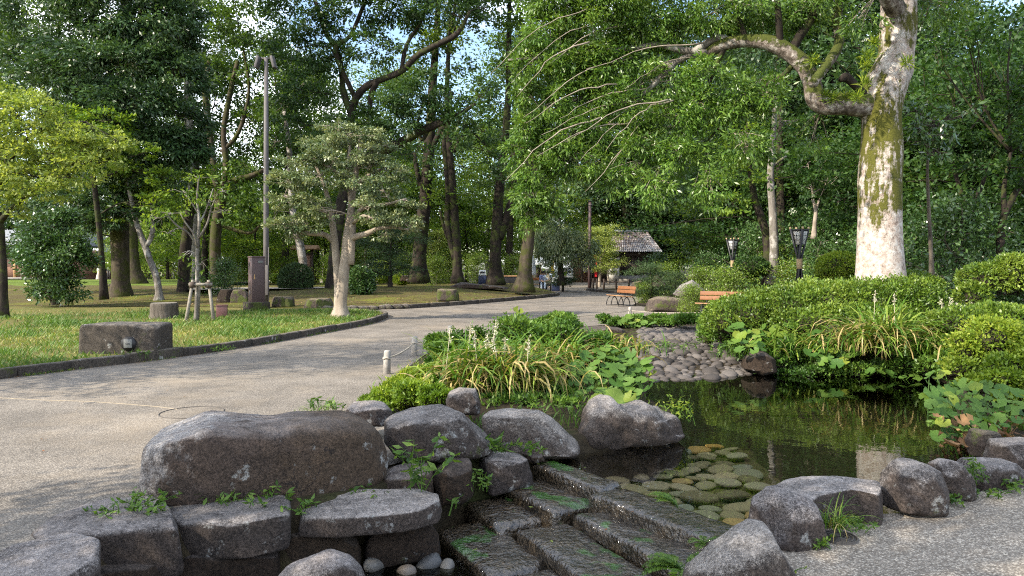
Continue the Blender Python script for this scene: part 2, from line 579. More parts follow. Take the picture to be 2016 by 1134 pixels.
def aggregate(name, cols, scale=130, mottle=0.22, stain=(0.7, 1.15)):
    """Washed pebble concrete."""
    t = NT(name)
    v1 = t.voro(scale, 'Color')
    g = t.n.new('ShaderNodeSeparateColor'); t.l.new(v1, g.inputs[0])
    c = t.ramp(g.outputs[0], [(0.0, cols[0]), (0.35, cols[1]), (0.65, cols[2]), (1.0, cols[3])])
    e = t.voro(scale, 'Distance')
    c = t.mix(t.ramp(e, [(0.3, 0), (0.62, 0.65)]), c, tuple(x * 0.4 for x in cols[1]))
    c = t.mix(1.0, c, t.ramp(t.noise(1.1, 7, 0.62), [(0.28, stain[0]), (0.72, stain[1])]), 'MULTIPLY')
    c = t.mix(t.ramp(t.noise(0.35, 6, 0.7), [(0.5, 0), (0.75, mottle)]), c, (0.30, 0.24, 0.17))
    t.color(c); t.rough(0.85, 0.3)
    t.bump(t.math('ADD', t.math('MULTIPLY', e, -1.0), t.math('MULTIPLY', t.noise(14, 3), 0.25)), 0.6, 0.006)
    return t.m

def ground_mat(name, a, b, c3, s1=1.1, s2=14.0, bump=0.8):
    t = NT(name)
    n1 = t.noise(s1, 6, 0.68); n2 = t.noise(s2, 6, 0.7); n3 = t.noise(s2 * 7, 3, 0.6)
    c = t.ramp(n1, [(0.34, a), (0.5, b), (0.66, c3)])
    c = t.mix(1.0, c, t.ramp(t.math('ADD', t.math('MULTIPLY', n2, 0.6), t.math('MULTIPLY', n3, 0.4)), [(0.3, 0.45), (0.7, 1.55)]), 'MULTIPLY')
    t.color(c); t.rough(0.95, 0.15)
    t.bump(t.math('ADD', n2, t.math('MULTIPLY', n3, 0.5)), bump, 0.03)
    return t.m

def water_mat(name, tint, rip=0.05, scale=5.0, ior=1.33, strength=0.12, vec=(1, 1, 1)):
    t = NT(name)
    tr = t.n.new('ShaderNodeBsdfTransparent'); tr.inputs['Color'].default_value = (*tint, 1)
    gl = t.n.new('ShaderNodeBsdfGlossy'); gl.inputs['Roughness'].default_value = 0.015
    gl.inputs['Color'].default_value = (0.95, 0.97, 0.95, 1)
    fr = t.n.new('ShaderNodeFresnel'); fr.inputs['IOR'].default_value = ior
    b = t.n.new('ShaderNodeBump'); b.inputs['Strength'].default_value = strength; b.inputs['Distance'].default_value = rip
    v = t.co(vec)
    t.l.new(t.math('ADD', t.noise(scale, 3, 0.5, v), t.math('MULTIPLY', t.noise(scale * 3.7, 2, 0.5, v), 0.25)), b.inputs['Height'])
    t.l.new(b.outputs['Normal'], gl.inputs['Normal']); t.l.new(b.outputs['Normal'], fr.inputs['Normal'])
    ms = t.n.new('ShaderNodeMixShader')
    t.l.new(fr.outputs[0], ms.inputs[0]); t.l.new(tr.outputs[0], ms.inputs[1]); t.l.new(gl.outputs[0], ms.inputs[2])
    t.l.new(ms.outputs[0], t.out.inputs[0])
    return t.m

M = {}
# foliage
M['canopy'] = leaf_mat('leaf_canopy_bright', (0.040, 0.090, 0.015), (0.082, 0.155, 0.025), (0.165, 0.24, 0.055), 0.38, 0.35, 0.5)
M['camphor'] = leaf_mat('leaf_camphor_dark', (0.020, 0.045, 0.020), (0.034, 0.070, 0.026), (0.065, 0.11, 0.035), 0.25, 0.4, 0.45)
M['wood'] = leaf_mat('leaf_wood_mid', (0.028, 0.060, 0.013), (0.050, 0.095, 0.018), (0.095, 0.15, 0.026), 0.42, 0.45)
M['wood2'] = leaf_mat('leaf_wood_blue', (0.017, 0.042, 0.014), (0.031, 0.066, 0.019), (0.065, 0.115, 0.030), 0.38, 0.45)
M['mapleY'] = leaf_mat('leaf_maple_yellow', (0.095, 0.145, 0.028), (0.18, 0.23, 0.052), (0.31, 0.34, 0.115), 0.45, 0.5)
M['mapleG'] = leaf_mat('leaf_maple_green', (0.046, 0.096, 0.014), (0.094, 0.16, 0.021), (0.175, 0.23, 0.034), 0.5, 0.5)
M['mapleD'] = leaf_mat('leaf_maple_deep', (0.016, 0.044, 0.013), (0.030, 0.068, 0.017), (0.064, 0.115, 0.027), 0.45, 0.5)
M['grey'] = leaf_mat('leaf_grey_green', (0.060, 0.095, 0.045), (0.12, 0.155, 0.078), (0.23, 0.24, 0.125), 0.22, 0.4, 0.5)
M['azalea'] = leaf_mat('leaf_azalea', (0.046, 0.090, 0.013), (0.105, 0.165, 0.022), (0.20, 0.255, 0.042), 0.32, 0.4, 0.45)
M['lime'] = leaf_mat('leaf_lime', (0.075, 0.13, 0.012), (0.15, 0.22, 0.022), (0.27, 0.31, 0.045), 0.36, 0.5)
M['herb'] = leaf_mat('leaf_herb', (0.035, 0.080, 0.014), (0.070, 0.135, 0.022), (0.12, 0.19, 0.035), 0.35, 0.45)
M['camellia'] = leaf_mat('leaf_camellia', (0.025, 0.058, 0.018), (0.045, 0.090, 0.026), (0.085, 0.14, 0.045), 0.2, 0.28, 0.6)
M['pine'] = leaf_mat('leaf_pine', (0.014, 0.034, 0.012), (0.028, 0.056, 0.018), (0.055, 0.085, 0.028), 0.15, 0.55)
M['strap'] = leaf_mat('leaf_strap', (0.13, 0.13, 0.03), (0.24, 0.18, 0.075), (0.37, 0.28, 0.14), 0.3, 0.5, pos=(0.15, 0.5, 0.85))
M['iris'] = leaf_mat('leaf_iris', (0.045, 0.11, 0.014), (0.09, 0.17, 0.022), (0.19, 0.24, 0.042), 0.35, 0.45)
M['dry'] = leaf_mat('leaf_dry', (0.09, 0.045, 0.025), (0.15, 0.085, 0.045), (0.24, 0.15, 0.08), 0.2, 0.8)
M['flower'] = leaf_mat('flower_pale', (0.36, 0.30, 0.23), (0.50, 0.45, 0.38), (0.62, 0.58, 0.52), 0.3, 0.6, tr=(1, 1, 1))
M['blade'] = leaf_mat('grass_blade', (0.055, 0.115, 0.020), (0.105, 0.17, 0.030), (0.27, 0.24, 0.08), 0.35, 0.5, pos=(0.15, 0.6, 0.97))

def round_leaf_mat(name, c0, c1, vein):
    t = NT(name)
    xy = t.sep(t.tc.outputs['Object'])
    ang = t.math('ARCTAN2', xy[1], xy[0])
    ray = t.math('ABSOLUTE', t.math('SINE', t.math('MULTIPLY', ang, 4.5)))
    c = t.ramp(t.math('ADD', t.math('MULTIPLY', t.orand(), 0.7), t.math('MULTIPLY', t.noise(14, 3), 0.3)), [(0.2, c0), (0.85, c1)])
    c = t.mix(t.ramp(ray, [(0.0, 0.55), (0.16, 0.0)]), c, vein)
    c = t.mix(t.ramp(t.noise(22, 4), [(0.64, 0), (0.72, 0.6)]), c, (0.18, 0.13, 0.035))
    t.color(c); t.rough(0.55, 0.3)
    t.bump(ray, 0.35, 0.006)
    tl = t.n.new('ShaderNodeBsdfTranslucent'); t.l.new(t.mix(1.0, c, (1.2, 1.2, 0.5), 'MULTIPLY'), tl.inputs['Color'])
    ms = t.n.new('ShaderNodeMixShader'); ms.inputs[0].default_value = 0.3
    t.l.new(t.bsdf.outputs[0], ms.inputs[1]); t.l.new(tl.outputs[0], ms.inputs[2]); t.l.new(ms.outputs[0], t.out.inputs[0])
    return t.m
M['round'] = round_leaf_mat('leaf_round_green', (0.042, 0.108, 0.017), (0.105, 0.188, 0.030), (0.17, 0.245, 0.07))
M['roundY'] = round_leaf_mat('leaf_round_yellow', (0.10, 0.18, 0.022), (0.22, 0.26, 0.032), (0.26, 0.31, 0.09))

# bark
M['bark'] = bark_mat('bark_dark', (0.012, 0.009, 0.007), (0.042, 0.033, 0.026), (0.045, 0.055, 0.014), 0.35)
M['barkmoss'] = bark_mat('bark_mossy', (0.030, 0.024, 0.016), (0.085, 0.068, 0.048), (0.045, 0.050, 0.012), 0.45)
M['barkgrey'] = bark_mat('bark_grey', (0.085, 0.075, 0.065), (0.22, 0.20, 0.175), (0.08, 0.085, 0.03), 0.15, blotch=(0.30, 0.285, 0.26))
M['barkpale'] = bark_mat('bark_pale_smooth', (0.20, 0.165, 0.13), (0.34, 0.29, 0.235), None, 0, 5.0, 0.5, 0.3)
M['twig'] = bark_mat('bark_twig', (0.06, 0.05, 0.04), (0.17, 0.145, 0.115), None)

def big_bark():
    """White patchy bark with pink scars, moss thick from the fork upwards and in streaks lower down."""
    t = NT('bark_white_mossy')
    n = t.noise(26, 6, 0.7, t.co((1, 1, 0.6)))
    c = t.ramp(t.noise(9, 7, 0.7), [(0.33, (0.12, 0.09, 0.075)), (0.43, (0.31, 0.255, 0.22)), (0.57, (0.41, 0.375, 0.34)), (0.7, (0.52, 0.50, 0.475))])
    c = t.mix(t.ramp(n, [(0.30, 0.7), (0.44, 0.0)]), c, (0.13, 0.095, 0.07))
    c = t.mix(t.ramp(t.noise(2.3, 5, 0.6), [(0.56, 0), (0.66, 0.45)]), c, (0.30, 0.21, 0.16))
    z = t.sep(t.tc.outputs['Object'])[2]
    hi = t.ramp(t.math('DIVIDE', z, 8.0), [(0.16, 0.0), (0.25, 0.07), (0.31, 0.19), (0.52, 0.205), (0.64, 0.15)])
    x = t.sep(t.tc.outputs['Object'])[0]
    str_ = t.noise(1.6, 6, 0.68, t.co((2.2, 2.2, 0.55)))
    m = t.math('ADD', t.math('ADD', t.math('MULTIPLY', str_, 0.75), t.math('MULTIPLY', t.noise(11, 5, 0.7), 0.28)), hi)
    c = t.mix(t.ramp(m, [(0.655, 0), (0.71, 1)]), c, t.mix(t.noise(40, 3), (0.026, 0.032, 0.006), (0.125, 0.12, 0.020)))
    t.color(c); t.rough(0.9, 0.2)
    t.bump(t.math('ADD', t.math('ADD', t.noise(9, 7, 0.7), t.math('MULTIPLY', n, 0.6)), t.math('MULTIPLY', t.ramp(m, [(0.64, 0), (0.73, 1)]), 0.8)), 0.9, 0.022)
    return t.m
M['bigbark'] = big_bark()
def limb_bark():
    t = NT('bark_limb_moss_top')
    n = t.noise(26, 6, 0.7)
    c = t.ramp(t.noise(7, 6, 0.7), [(0.36, (0.05, 0.04, 0.03)), (0.5, (0.17, 0.14, 0.12)), (0.58, (0.33, 0.30, 0.27)), (0.7, (0.46, 0.44, 0.41))])
    c = t.mix(t.ramp(n, [(0.30, 0.7), (0.44, 0.0)]), c, (0.05, 0.04, 0.03))
    up = t.sep(t.geo('Normal'))[2]
    m = t.math('ADD', t.math('MULTIPLY', up, 0.22), t.math('ADD', t.math('MULTIPLY', t.noise(2.6, 6, 0.7), 0.7), t.math('MULTIPLY', t.noise(13, 4), 0.25)))
    c = t.mix(t.ramp(m, [(0.45, 0), (0.52, 1)]), c, t.mix(t.noise(40, 3), (0.020, 0.028, 0.006), (0.085, 0.10, 0.018)))
    t.color(c); t.rough(0.9, 0.2)
    t.bump(t.math('ADD', n, t.math('MULTIPLY', t.ramp(m, [(0.44, 0), (0.53, 1)]), 0.8)), 0.9, 0.02)
    return t.m
M['limbbark'] = limb_bark()

# stone, ground, things
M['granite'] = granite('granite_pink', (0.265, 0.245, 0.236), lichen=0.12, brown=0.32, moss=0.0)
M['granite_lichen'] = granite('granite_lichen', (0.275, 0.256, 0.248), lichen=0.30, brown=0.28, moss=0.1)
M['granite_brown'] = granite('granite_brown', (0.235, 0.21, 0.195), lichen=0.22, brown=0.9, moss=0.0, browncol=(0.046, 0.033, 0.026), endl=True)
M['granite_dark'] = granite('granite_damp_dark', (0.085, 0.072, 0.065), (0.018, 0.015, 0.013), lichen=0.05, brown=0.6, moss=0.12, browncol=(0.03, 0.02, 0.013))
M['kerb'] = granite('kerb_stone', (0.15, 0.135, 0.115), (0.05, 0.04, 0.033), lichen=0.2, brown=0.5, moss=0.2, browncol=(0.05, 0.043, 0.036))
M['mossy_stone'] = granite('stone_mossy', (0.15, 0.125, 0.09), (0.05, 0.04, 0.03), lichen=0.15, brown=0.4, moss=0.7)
def wet_step():
    t = NT('stone_wet_step')
    n1 = t.noise(40, 6, 0.75); n2 = t.noise(8, 5, 0.65)
    c = t.ramp(n1, [(0.40, (0.009, 0.007, 0.005)), (0.52, (0.045, 0.034, 0.022)), (0.68, (0.12, 0.092, 0.062))])
    c = t.mix(1.0, c, t.ramp(n2, [(0.3, 0.55), (0.7, 1.35)]), 'MULTIPLY')
    al = t.math('ADD', t.math('MULTIPLY', t.noise(3.3, 3, 0.5), 0.92), t.math('MULTIPLY', t.noise(30, 3), 0.08))
    up = t.sep(t.geo('Normal'))[2]
    al = t.math('MULTIPLY', t.ramp(al, [(0.57, 0), (0.62, 0.9)]), t.ramp(up, [(0.5, 0), (0.9, 1)]))
    c = t.mix(al, c, t.mix(n1, (0.012, 0.045, 0.008), (0.05, 0.13, 0.02)))
    t.color(c)
    t.rough(t.ramp(t.noise(16, 4), [(0.3, 0.04), (0.75, 0.22)]), 1.0)
    t.bump(t.math('ADD', t.math('MULTIPLY', t.noise(26, 4), 0.7), t.math('MULTIPLY', n2, 1.3)), 1.0, 0.02)
    return t.m
M['wet'] = wet_step()
def cobble_mat(name, stops, rough, spec, tex=(0.62, 1.35), bmp=0.4):
    t = NT(name)
    n = t.noise(30, 5, 0.7)
    c = t.ramp(t.orand(), stops)
    c = t.mix(1.0, c, t.ramp(n, [(0.3, tex[0]), (0.7, tex[1])]), 'MULTIPLY')
    t.color(c); t.rough(rough, spec)
    t.bump(n, bmp, 0.006)
    return t.m
M['cobble'] = cobble_mat('shore_cobble', [(0, (0.034, 0.030, 0.028)), (0.6, (0.066, 0.057, 0.052)), (0.95, (0.115, 0.102, 0.094))], 0.85, 0.3)
M['riverstone'] = cobble_mat('pond_stone', [(0, (0.15, 0.13, 0.09)), (0.3, (0.36, 0.32, 0.22)), (0.55, (0.24, 0.27, 0.24)), (0.8, (0.44, 0.39, 0.30)), (0.97, (0.50, 0.31, 0.10))], 0.6, 0.15, (0.82, 1.15), 0.1)
M['pebble'] = cobble_mat('pool_pebble', [(0, (0.055, 0.058, 0.062)), (0.5, (0.15, 0.14, 0.125)), (1.0, (0.20, 0.15, 0.11))], 0.45, 0.5)
M['path'] = aggregate('path_aggregate', [(0.15, 0.128, 0.106), (0.21, 0.184, 0.156), (0.27, 0.24, 0.205), (0.36, 0.32, 0.268)], 85, 0.6, (0.58, 1.18))
M['gravel'] = aggregate('pavement_gravel', [(0.16, 0.13, 0.10), (0.27, 0.23, 0.185), (0.38, 0.33, 0.27), (0.54, 0.48, 0.39)], 85, 0.25)
M['soil'] = ground_mat('soil', (0.026, 0.020, 0.014), (0.042, 0.033, 0.020), (0.032, 0.038, 0.013))
M['lawn'] = ground_mat('lawn_soil', (0.075, 0.095, 0.022), (0.15, 0.13, 0.045), (0.085, 0.11, 0.022), 0.55)
M['moss'] = ground_mat('moss_ground', (0.10, 0.105, 0.018), (0.085, 0.066, 0.030), (0.135, 0.14, 0.022), 0.32)
M['farlawn'] = ground_mat('far_lawn', (0.10, 0.16, 0.02), (0.12, 0.17, 0.025), (0.10, 0.14, 0.03), 0.3)
M['bed'] = ground_mat('pond_mud', (0.11, 0.09, 0.050), (0.15, 0.125, 0.070), (0.085, 0.095, 0.035), 2.5, 18)
M['joint'] = plain('sandy_joint', (0.23, 0.195, 0.145), 0.95, 0.35, 25)
M['sand'] = plain('far_path_sand', (0.36, 0.31, 0.25), 0.9, 0.12, 1.0)
M['water'] = water_mat('pond_water', (0.91, 0.885, 0.75), 0.02, 3.0, 1.36, 0.10, (1, 1, 1))
M['pool'] = water_mat('pool_water', (0.82, 0.80, 0.68), 0.03, 9.0, 1.33, 0.35)
M['cabinet'] = plain('painted_brown_metal', (0.085, 0.055, 0.055), 0.45, 0.12, 3.0)
M['boxred'] = plain('painted_maroon_metal', (0.13, 0.062, 0.060), 0.5, 0.1, 3.0)
M['steel'] = plain('galvanised_steel', (0.08, 0.073, 0.073), 0.65, 0.2, 9.0)
M['black'] = plain('black_iron', (0.012, 0.012, 0.014), 0.45, 0.2, 8.0)
M['greyplate'] = plain('grey_plate', (0.15, 0.155, 0.15), 0.5, 0.08)
M['concrete'] = plain('concrete', (0.30, 0.28, 0.25), 0.9, 0.25, 5.0, 0.4)
M['postwood'] = plain('weathered_post', (0.30, 0.28, 0.255), 0.9, 0.35, 14.0, 0.5)
M['rope'] = plain('rope', (0.34, 0.30, 0.24), 0.9, 0.2, 60)
M['strut'] = plain('support_pole', (0.20, 0.18, 0.15), 0.9, 0.35, 12.0, 0.5)
M['orange'] = plain('orange_wood', (0.17, 0.070, 0.026), 0.65, 0.25, 9.0, 0.2)
M['seatwood'] = plain('brown_wood', (0.30, 0.17, 0.085), 0.6, 0.25, 9.0, 0.2)
M['darkwood'] = plain('dark_wood', (0.060, 0.042, 0.032), 0.7, 0.25, 9.0)
M['redwood'] = plain('reddish_wall', (0.30, 0.17, 0.12), 0.8, 0.15, 3.0)
M['timber'] = plain('tan_timber', (0.42, 0.26, 0.12), 0.7, 0.15, 5.0)
M['plaster'] = plain('plaster', (0.55, 0.53, 0.48), 0.9, 0.08, 2.0)
M['rooftile'] = None
M['lantern'] = plain('lantern_panel', (0.72, 0.73, 0.74), 0.5, 0.03)
M['whitecloth'] = plain('white_cloth', (0.72, 0.74, 0.74), 0.8, 0.04)
M['navy'] = plain('navy_plastic', (0.020, 0.030, 0.075), 0.45, 0.1)
M['red'] = plain('red_cloth', (0.55, 0.015, 0.02), 0.7, 0.1)
M['yellow'] = plain('yellow_sign', (0.60, 0.42, 0.03), 0.6, 0.1)
M['skin'] = plain('skin', (0.50, 0.33, 0.25), 0.55, 0.05)
M['hair'] = plain('dark_hair', (0.012, 0.010, 0.010), 0.5, 0.1)
M['lilac'] = plain('lilac_cloth', (0.32, 0.35, 0.60), 0.85, 0.08)
M['ltblue'] = plain('light_blue_cloth', (0.42, 0.52, 0.66), 0.85, 0.08)
M['beige'] = plain('beige_cloth', (0.50, 0.44, 0.36), 0.85, 0.08)
M['whiteshirt'] = plain('white_shirt_cloth', (0.70, 0.70, 0.70), 0.85, 0.05)
M['darkcloth'] = plain('dark_cloth', (0.025, 0.028, 0.045), 0.9, 0.1)
M['rubber'] = plain('cast_iron_cover', (0.06, 0.052, 0.045), 0.6, 0.2, 20, 0.3)
M['bamboo'] = plain('bamboo_tip', (0.34, 0.25, 0.14), 0.6, 0.1)
M['glass'] = plain('greenish_glass', (0.12, 0.17, 0.15), 0.08, 0.05, spec=0.8)
M['greyroof'] = plain('grey_roof', (0.20, 0.21, 0.225), 0.6, 0.12, 2.0)
def tile_mat():
    t = NT('roof_tiles')
    c = t.ramp(t.attr(), [(0.0, (0.075, 0.045, 0.035)), (0.4, (0.16, 0.115, 0.095)), (0.75, (0.24, 0.215, 0.205)), (1.0, (0.36, 0.35, 0.35))])
    t.color(t.mix(1.0, c, t.ramp(t.noise(6, 4), [(0.3, 0.75), (0.7, 1.2)]), 'MULTIPLY')); t.rough(0.45, 0.5)
    return t.m
M['rooftile'] = tile_mat()

# ------------------------------------------------------------------ the lie of the land
ZW = -0.14          # pond level
ZP = -0.46          # lower pool level
KERB1 = np.array([(-11.5, 4.5), (-9.6, 7.4), (-8.3, 9.2), (-7.33, 10.55), (-6.78, 11.6), (-6.03, 12.9), (-5.25, 15.0), (-4.60, 17.8), (-4.05, 20.4),
                  (-3.95, 22.4), (-4.05, 23.6), (-4.45, 24.6), (-5.2, 25.4), (-6.2, 26.1)])
KERB2 = np.array([(-6.6, 26.6), (-5.4, 27.2), (-4.0, 28.2), (-2.2, 30.8), (-0.2, 34.4), (1.4, 37.6), (2.35, 40.2), (2.6, 41.6), (2.2, 43.0), (0.6, 45.0)])
POND = np.array([(0.20, 6.38), (0.66, 6.85), (1.05, 7.05), (1.75, 7.5), (1.95, 8.3), (1.75, 9.3), (1.95, 10.3), (2.2, 11.4), (3.0, 11.75), (3.8, 12.0), (4.7, 12.0),
                 (5.6, 11.9), (6.5, 11.6), (6.3, 10.4), (5.4, 9.4), (4.9, 8.3), (4.4, 7.4), (4.25, 6.6), (3.7, 5.9), (3.2, 5.35), (2.5, 4.95), (1.85, 4.95), (1.40, 4.72)])
CHAN = np.array([(0.20, 6.38), (1.40, 4.72), (1.2, 3.6), (0.9, 2.5), (-3.0, 2.5), (-2.9, 3.9), (-2.2, 4.45), (-1.3, 4.95), (-0.85, 5.55), (-0.5, 6.0), (-0.1, 6.25)])
FARBANK = np.array([(4.15, 12.25), (4.9, 12.25), (6.5, 11.9), (6.9, 10.4), (5.6, 8.6), (5.0, 7.3), (5.2, 6.6), (9, 6.9), (14, 9), (16, 20), (9, 19.5), (5.2, 18.6), (4.7, 17.0), (4.6, 15), (4.3, 13.4)])
ISLAND = np.array([(0.55, 7.3), (1.75, 7.95), (1.7, 9.3), (1.8, 11.5), (2.2, 14.5), (2.0, 18.0), (0.1, 18.6), (-1.2, 15.6), (-1.75, 13.0), (-1.9, 11.0), (-1.9, 9.2), (-1.0, 7.2)])

def kerb2_y(x):
    return np.interp(x, [-60, -14, -6.6, -5.4, -4.0, -2.2, -0.2, 1.4, 2.35, 2.6], [29, 27.8, 26.6, 27.2, 28.2, 30.8, 34.4, 37.6, 40.2, 42])

def mound_z(x, y):
    d = y - kerb2_y(x)
    return 0.11 + 0.42 * smooth(0.0, 11.0, d) - 0.25 * smooth(12, 26, d) + 0.05 * noise2(x, y, 0.5, 3) * smooth(0.5, 3, d)

def lawn_z(x, y):
    return 0.10 + 0.05 * noise2(x, y, 0.35, 5)

SHORE = np.array([G(x, y, z)[:2] for x, y, z in ((1262, 642, 0.02), (1385, 645, 0.02), (1445, 682, 0), (1475, 738, ZW), (1390, 748, ZW), (1290, 750, ZW), (1255, 700, -0.08))])

def shore_z(x, y):
    return 0.015 - 0.165 * smooth(14.6, 11.6, y)

def soil_z(x, y):
    x = np.asarray(x, float); y = np.asarray(y, float)
    z = -0.018 + 0 * x
    z = z + (0.22 * smooth(0.0, -1.0, sdist(x, y, FARBANK)) + 0.20 * smooth(0, -3.5, sdist(x, y, FARBANK)))
    z = z + 0.18 * smooth(0.0, -0.9, sdist(x, y, ISLAND))
    z = z + 0.008 * noise2(x, y, 1.3, 11) * smooth(0, 0.4, np.minimum(sdist(x, y, POND), 5))
    dp = sdist(x, y, POND)
    ds = sdist(x, y, SHORE)
    z = np.where(ds < 0.25, np.minimum(z, shore_z(x, y) - 0.06), z)
    z = np.where(dp < 0.12, np.minimum(z, ZW + 0.04 - 0.45 * smooth(0.12, -0.12, dp) - 0.25 * smooth(-0.6, -2.0, dp)), z)
    dc = sdist(x, y, CHAN)
    z = np.where(dc < 0.1, np.minimum(z, -0.03 - 0.56 * smooth(0.1, -0.12, dc)), z)
    return z

def ground_at(x, y):
    if x < 2.6 and y > float(kerb2_y(x)):
        return float(mound_z(np.array([x]), np.array([y]))[0])
    k1x = float(np.interp(y, KERB1[:9, 1], KERB1[:9, 0])) if y < 20.4 else -4.1
    if x < k1x and y < 26.6:
        return float(lawn_z(np.array([x]), np.array([y]))[0])
    if -5 < x < 17 and 2 < y < 20:
        return float(soil_z(np.array([x]), np.array([y]))[0])
    return 0.0

def at(px, Y):
    """Point of the ground seen in photo column px at distance Y."""
    x = (px - CX) * Y / F
    return np.array([x, Y, ground_at(x, Y)])

# soil everywhere, sinking into the pond and the channel
xs = np.concatenate([[-600, -300, -150, -80, -50, -35, -25, -18, -12, -8], np.arange(-5.5, 7.4, 0.09), np.arange(7.5, 17, 0.5), [19, 24, 32, 45, 70, 120, 250, 600]])
ys = np.concatenate([[-600, -200, -60, -20, -8, -3, 0], np.arange(2.0, 13.4, 0.09), np.arange(13.5, 21, 0.4), [22, 25, 29, 34, 40, 50, 65, 80, 110, 160, 300, 700]])
gx, gy = np.meshgrid(xs, ys)
b = MB(); grid_mesh(b, gx, gy, soil_z(gx, gy))
tag(b.build('ground', M['soil']), kind='structure')

# lawn and mossy mound: sheets lying on their kerbs
def ruled(edge, far, zf, m=46, n=70, warp=1.6):
    e = spline(edge, 8)
    f = np.stack([np.interp(np.linspace(0, 1, len(e)), np.linspace(0, 1, len(far)), np.array(far)[:, i]) for i in (0, 1)], -1)
    v = np.linspace(0, 1, m)[:, None, None] ** warp
    g = e[None] * (1 - v) + f[None] * v
    return g[..., 0], g[..., 1], zf(g[..., 0], g[..., 1])
X_, Y_, Z_ = ruled(KERB1 + np.array([-0.04, 0.03]), [(-40, 2), (-40, 12), (-40, 20), (-30, 28.2), (-14, 27.6), (-6.9, 26.55)], lawn_z)
b = MB(); grid_mesh(b, X_[:, ::-1], Y_[:, ::-1], Z_[:, ::-1]); tag(b.build('lawn', M['lawn']), kind='structure')
mx_ = np.linspace(-45, 2.6, 130)
mv = np.linspace(0, 1, 60)[:, None]
y0 = kerb2_y(mx_)[None] + 0.03
X_ = np.repeat(mx_[None], 60, 0); Y_ = y0 * (1 - mv) + 62 * mv
Y_ = np.where(X_ > -2, y0 * (1 - mv) + np.minimum(62, np.interp(X_, [-2, 0.6, 2.2, 2.6], [55, 45.2, 43.1, 42.0])) * mv, Y_)
b = MB(); grid_mesh(b, X_, Y_, mound_z(X_, Y_)); tag(b.build('mossy_mound', M['moss']), kind='structure')

# the broad path of washed pebbles
PATH = [tuple(p) for p in spline(KERB1, 4)] + [(-6.7, 26.5)] + [tuple(p) for p in spline(KERB2[1:], 4)] + \
       [(-2.0, 52), (-6, 66), (-6, 80), (16, 80), (14, 60), (8, 55), (5.4, 51.5), (5.0, 47.5), (6.2, 44.0), (6.8, 38), (5.8, 33.5), (5.0, 30.6), (5.6, 28), (9.5, 27.0), (12, 26), (12, 22.0),
        (8, 21.4), (3.8, 21.2), (2.0, 19.8), (0.15, 18.9), (-1.25, 15.7), (-1.6, 13.2), (-1.65, 11), (-1.5, 9.2), (-1.2, 8.0), (-0.9, 7.0), (-0.75, 6.2), (-1.3, 5.6), (-1.9, 4.92), (-2.5, 4.44), (-3.2, 3.8), (-3.7, 2.0), (-4.4, -4), (-14, -4)]
b = MB(); poly_sheet(b, PATH, 0.0); tag(b.build('path', M['path'], flat=True), kind='structure')
PAVE = [(1.05, 3.2), (1.5, 4.2), (1.9, 4.7), (2.5, 4.78), (3.0, 5.0), (3.55, 5.4), (4.2, 5.95), (5.1, 6.3), (6.5, 6.6), (12, 7.2), (14, -4), (0.9, -4), (1.0, 2.4)]
b = MB(); poly_sheet(b, PAVE, 0.0); tag(b.build('pavement', M['gravel'], flat=True), kind='structure')
# pale far path and bright far lawns seen between the trunks on the left
b = MB(); poly_sheet(b, [(-60, 66), (-14, 64), (-11, 66), (-10, 80), (-14, 90), (-60, 88)], 0.03); tag(b.build('far_path', M['sand'], flat=True), kind='structure')
b = MB(); poly_sheet(b, [(-70, 41), (-21.5, 40.5), (-19, 46), (-20, 63), (-70, 64)], 0.5); tag(b.build('far_lawn', M['farlawn'], flat=True), kind='structure')
b = MB(); poly_sheet(b, [(-14.5, 33.5), (-9.5, 36), (-9.0, 38.5), (-16.5, 36.5)], 0.55); tag(b.build('branch_path', M['sand'], flat=True), kind='structure')

# kerbs, stone by stone
def kerb(name, pts, step, w, h, top, m, seed, rough=0.012):
    root = setting(name)
    rng = np.random.default_rng(seed)
    e = spline(pts, 14)
    s = np.concatenate([[0], np.cumsum(np.linalg.norm(np.diff(e, axis=0), axis=1))])
    a = 0.0
    while a < s[-1] - 0.15:
        l = step * rng.uniform(0.8, 1.2)
        z0, z1 = a + 0.008, min(a + l, s[-1]) - 0.008
        q = np.linspace(z0, z1, 5)
        c = np.stack([np.interp(q, s, e[:, 0]), np.interp(q, s, e[:, 1])], -1)
        t = np.gradient(c, axis=0); t /= np.linalg.norm(t, axis=1)[:, None]
        n = np.stack([-t[:, 1], t[:, 0]], -1)
        dz = rng.normal() * 0.006
        prof = np.array([(-w / 2, -0.1), (-w / 2, top - 0.02), (-w / 2 + 0.02, top), (w / 2 - 0.02, top), (w / 2, top - 0.02), (w / 2, -0.1)])
        V = np.concatenate([np.concatenate([c[i] + n[i] * o, [zz + dz]])[None] for i in range(5) for o, zz in prof])
        V += fbm(V * 5, seed, 3)[:, None] * rough
        k = len(prof)
        f = [(i * k + j, i * k + j + 1, (i + 1) * k + j + 1, (i + 1) * k + j) for i in range(4) for j in range(k - 1)]
        mb = MB().add(V, [np.array(f), np.arange(k)[::-1], 4 * k + np.arange(k)])
        link('kerb_stone', mb.mesh('kerb_stone', m, (0, 0, 0), flat=True), root)
        a += l
    return root
kerb('lawn_kerb', KERB1[2:], 0.95, 0.14, 0.2, 0.145, M['kerb'], 3)
kerb('mound_kerb', KERB2[2:], 1.0, 0.18, 0.2, 0.16, M['kerb'], 4)
rubble = setting('rubble_edging')
rng = np.random.default_rng(8)
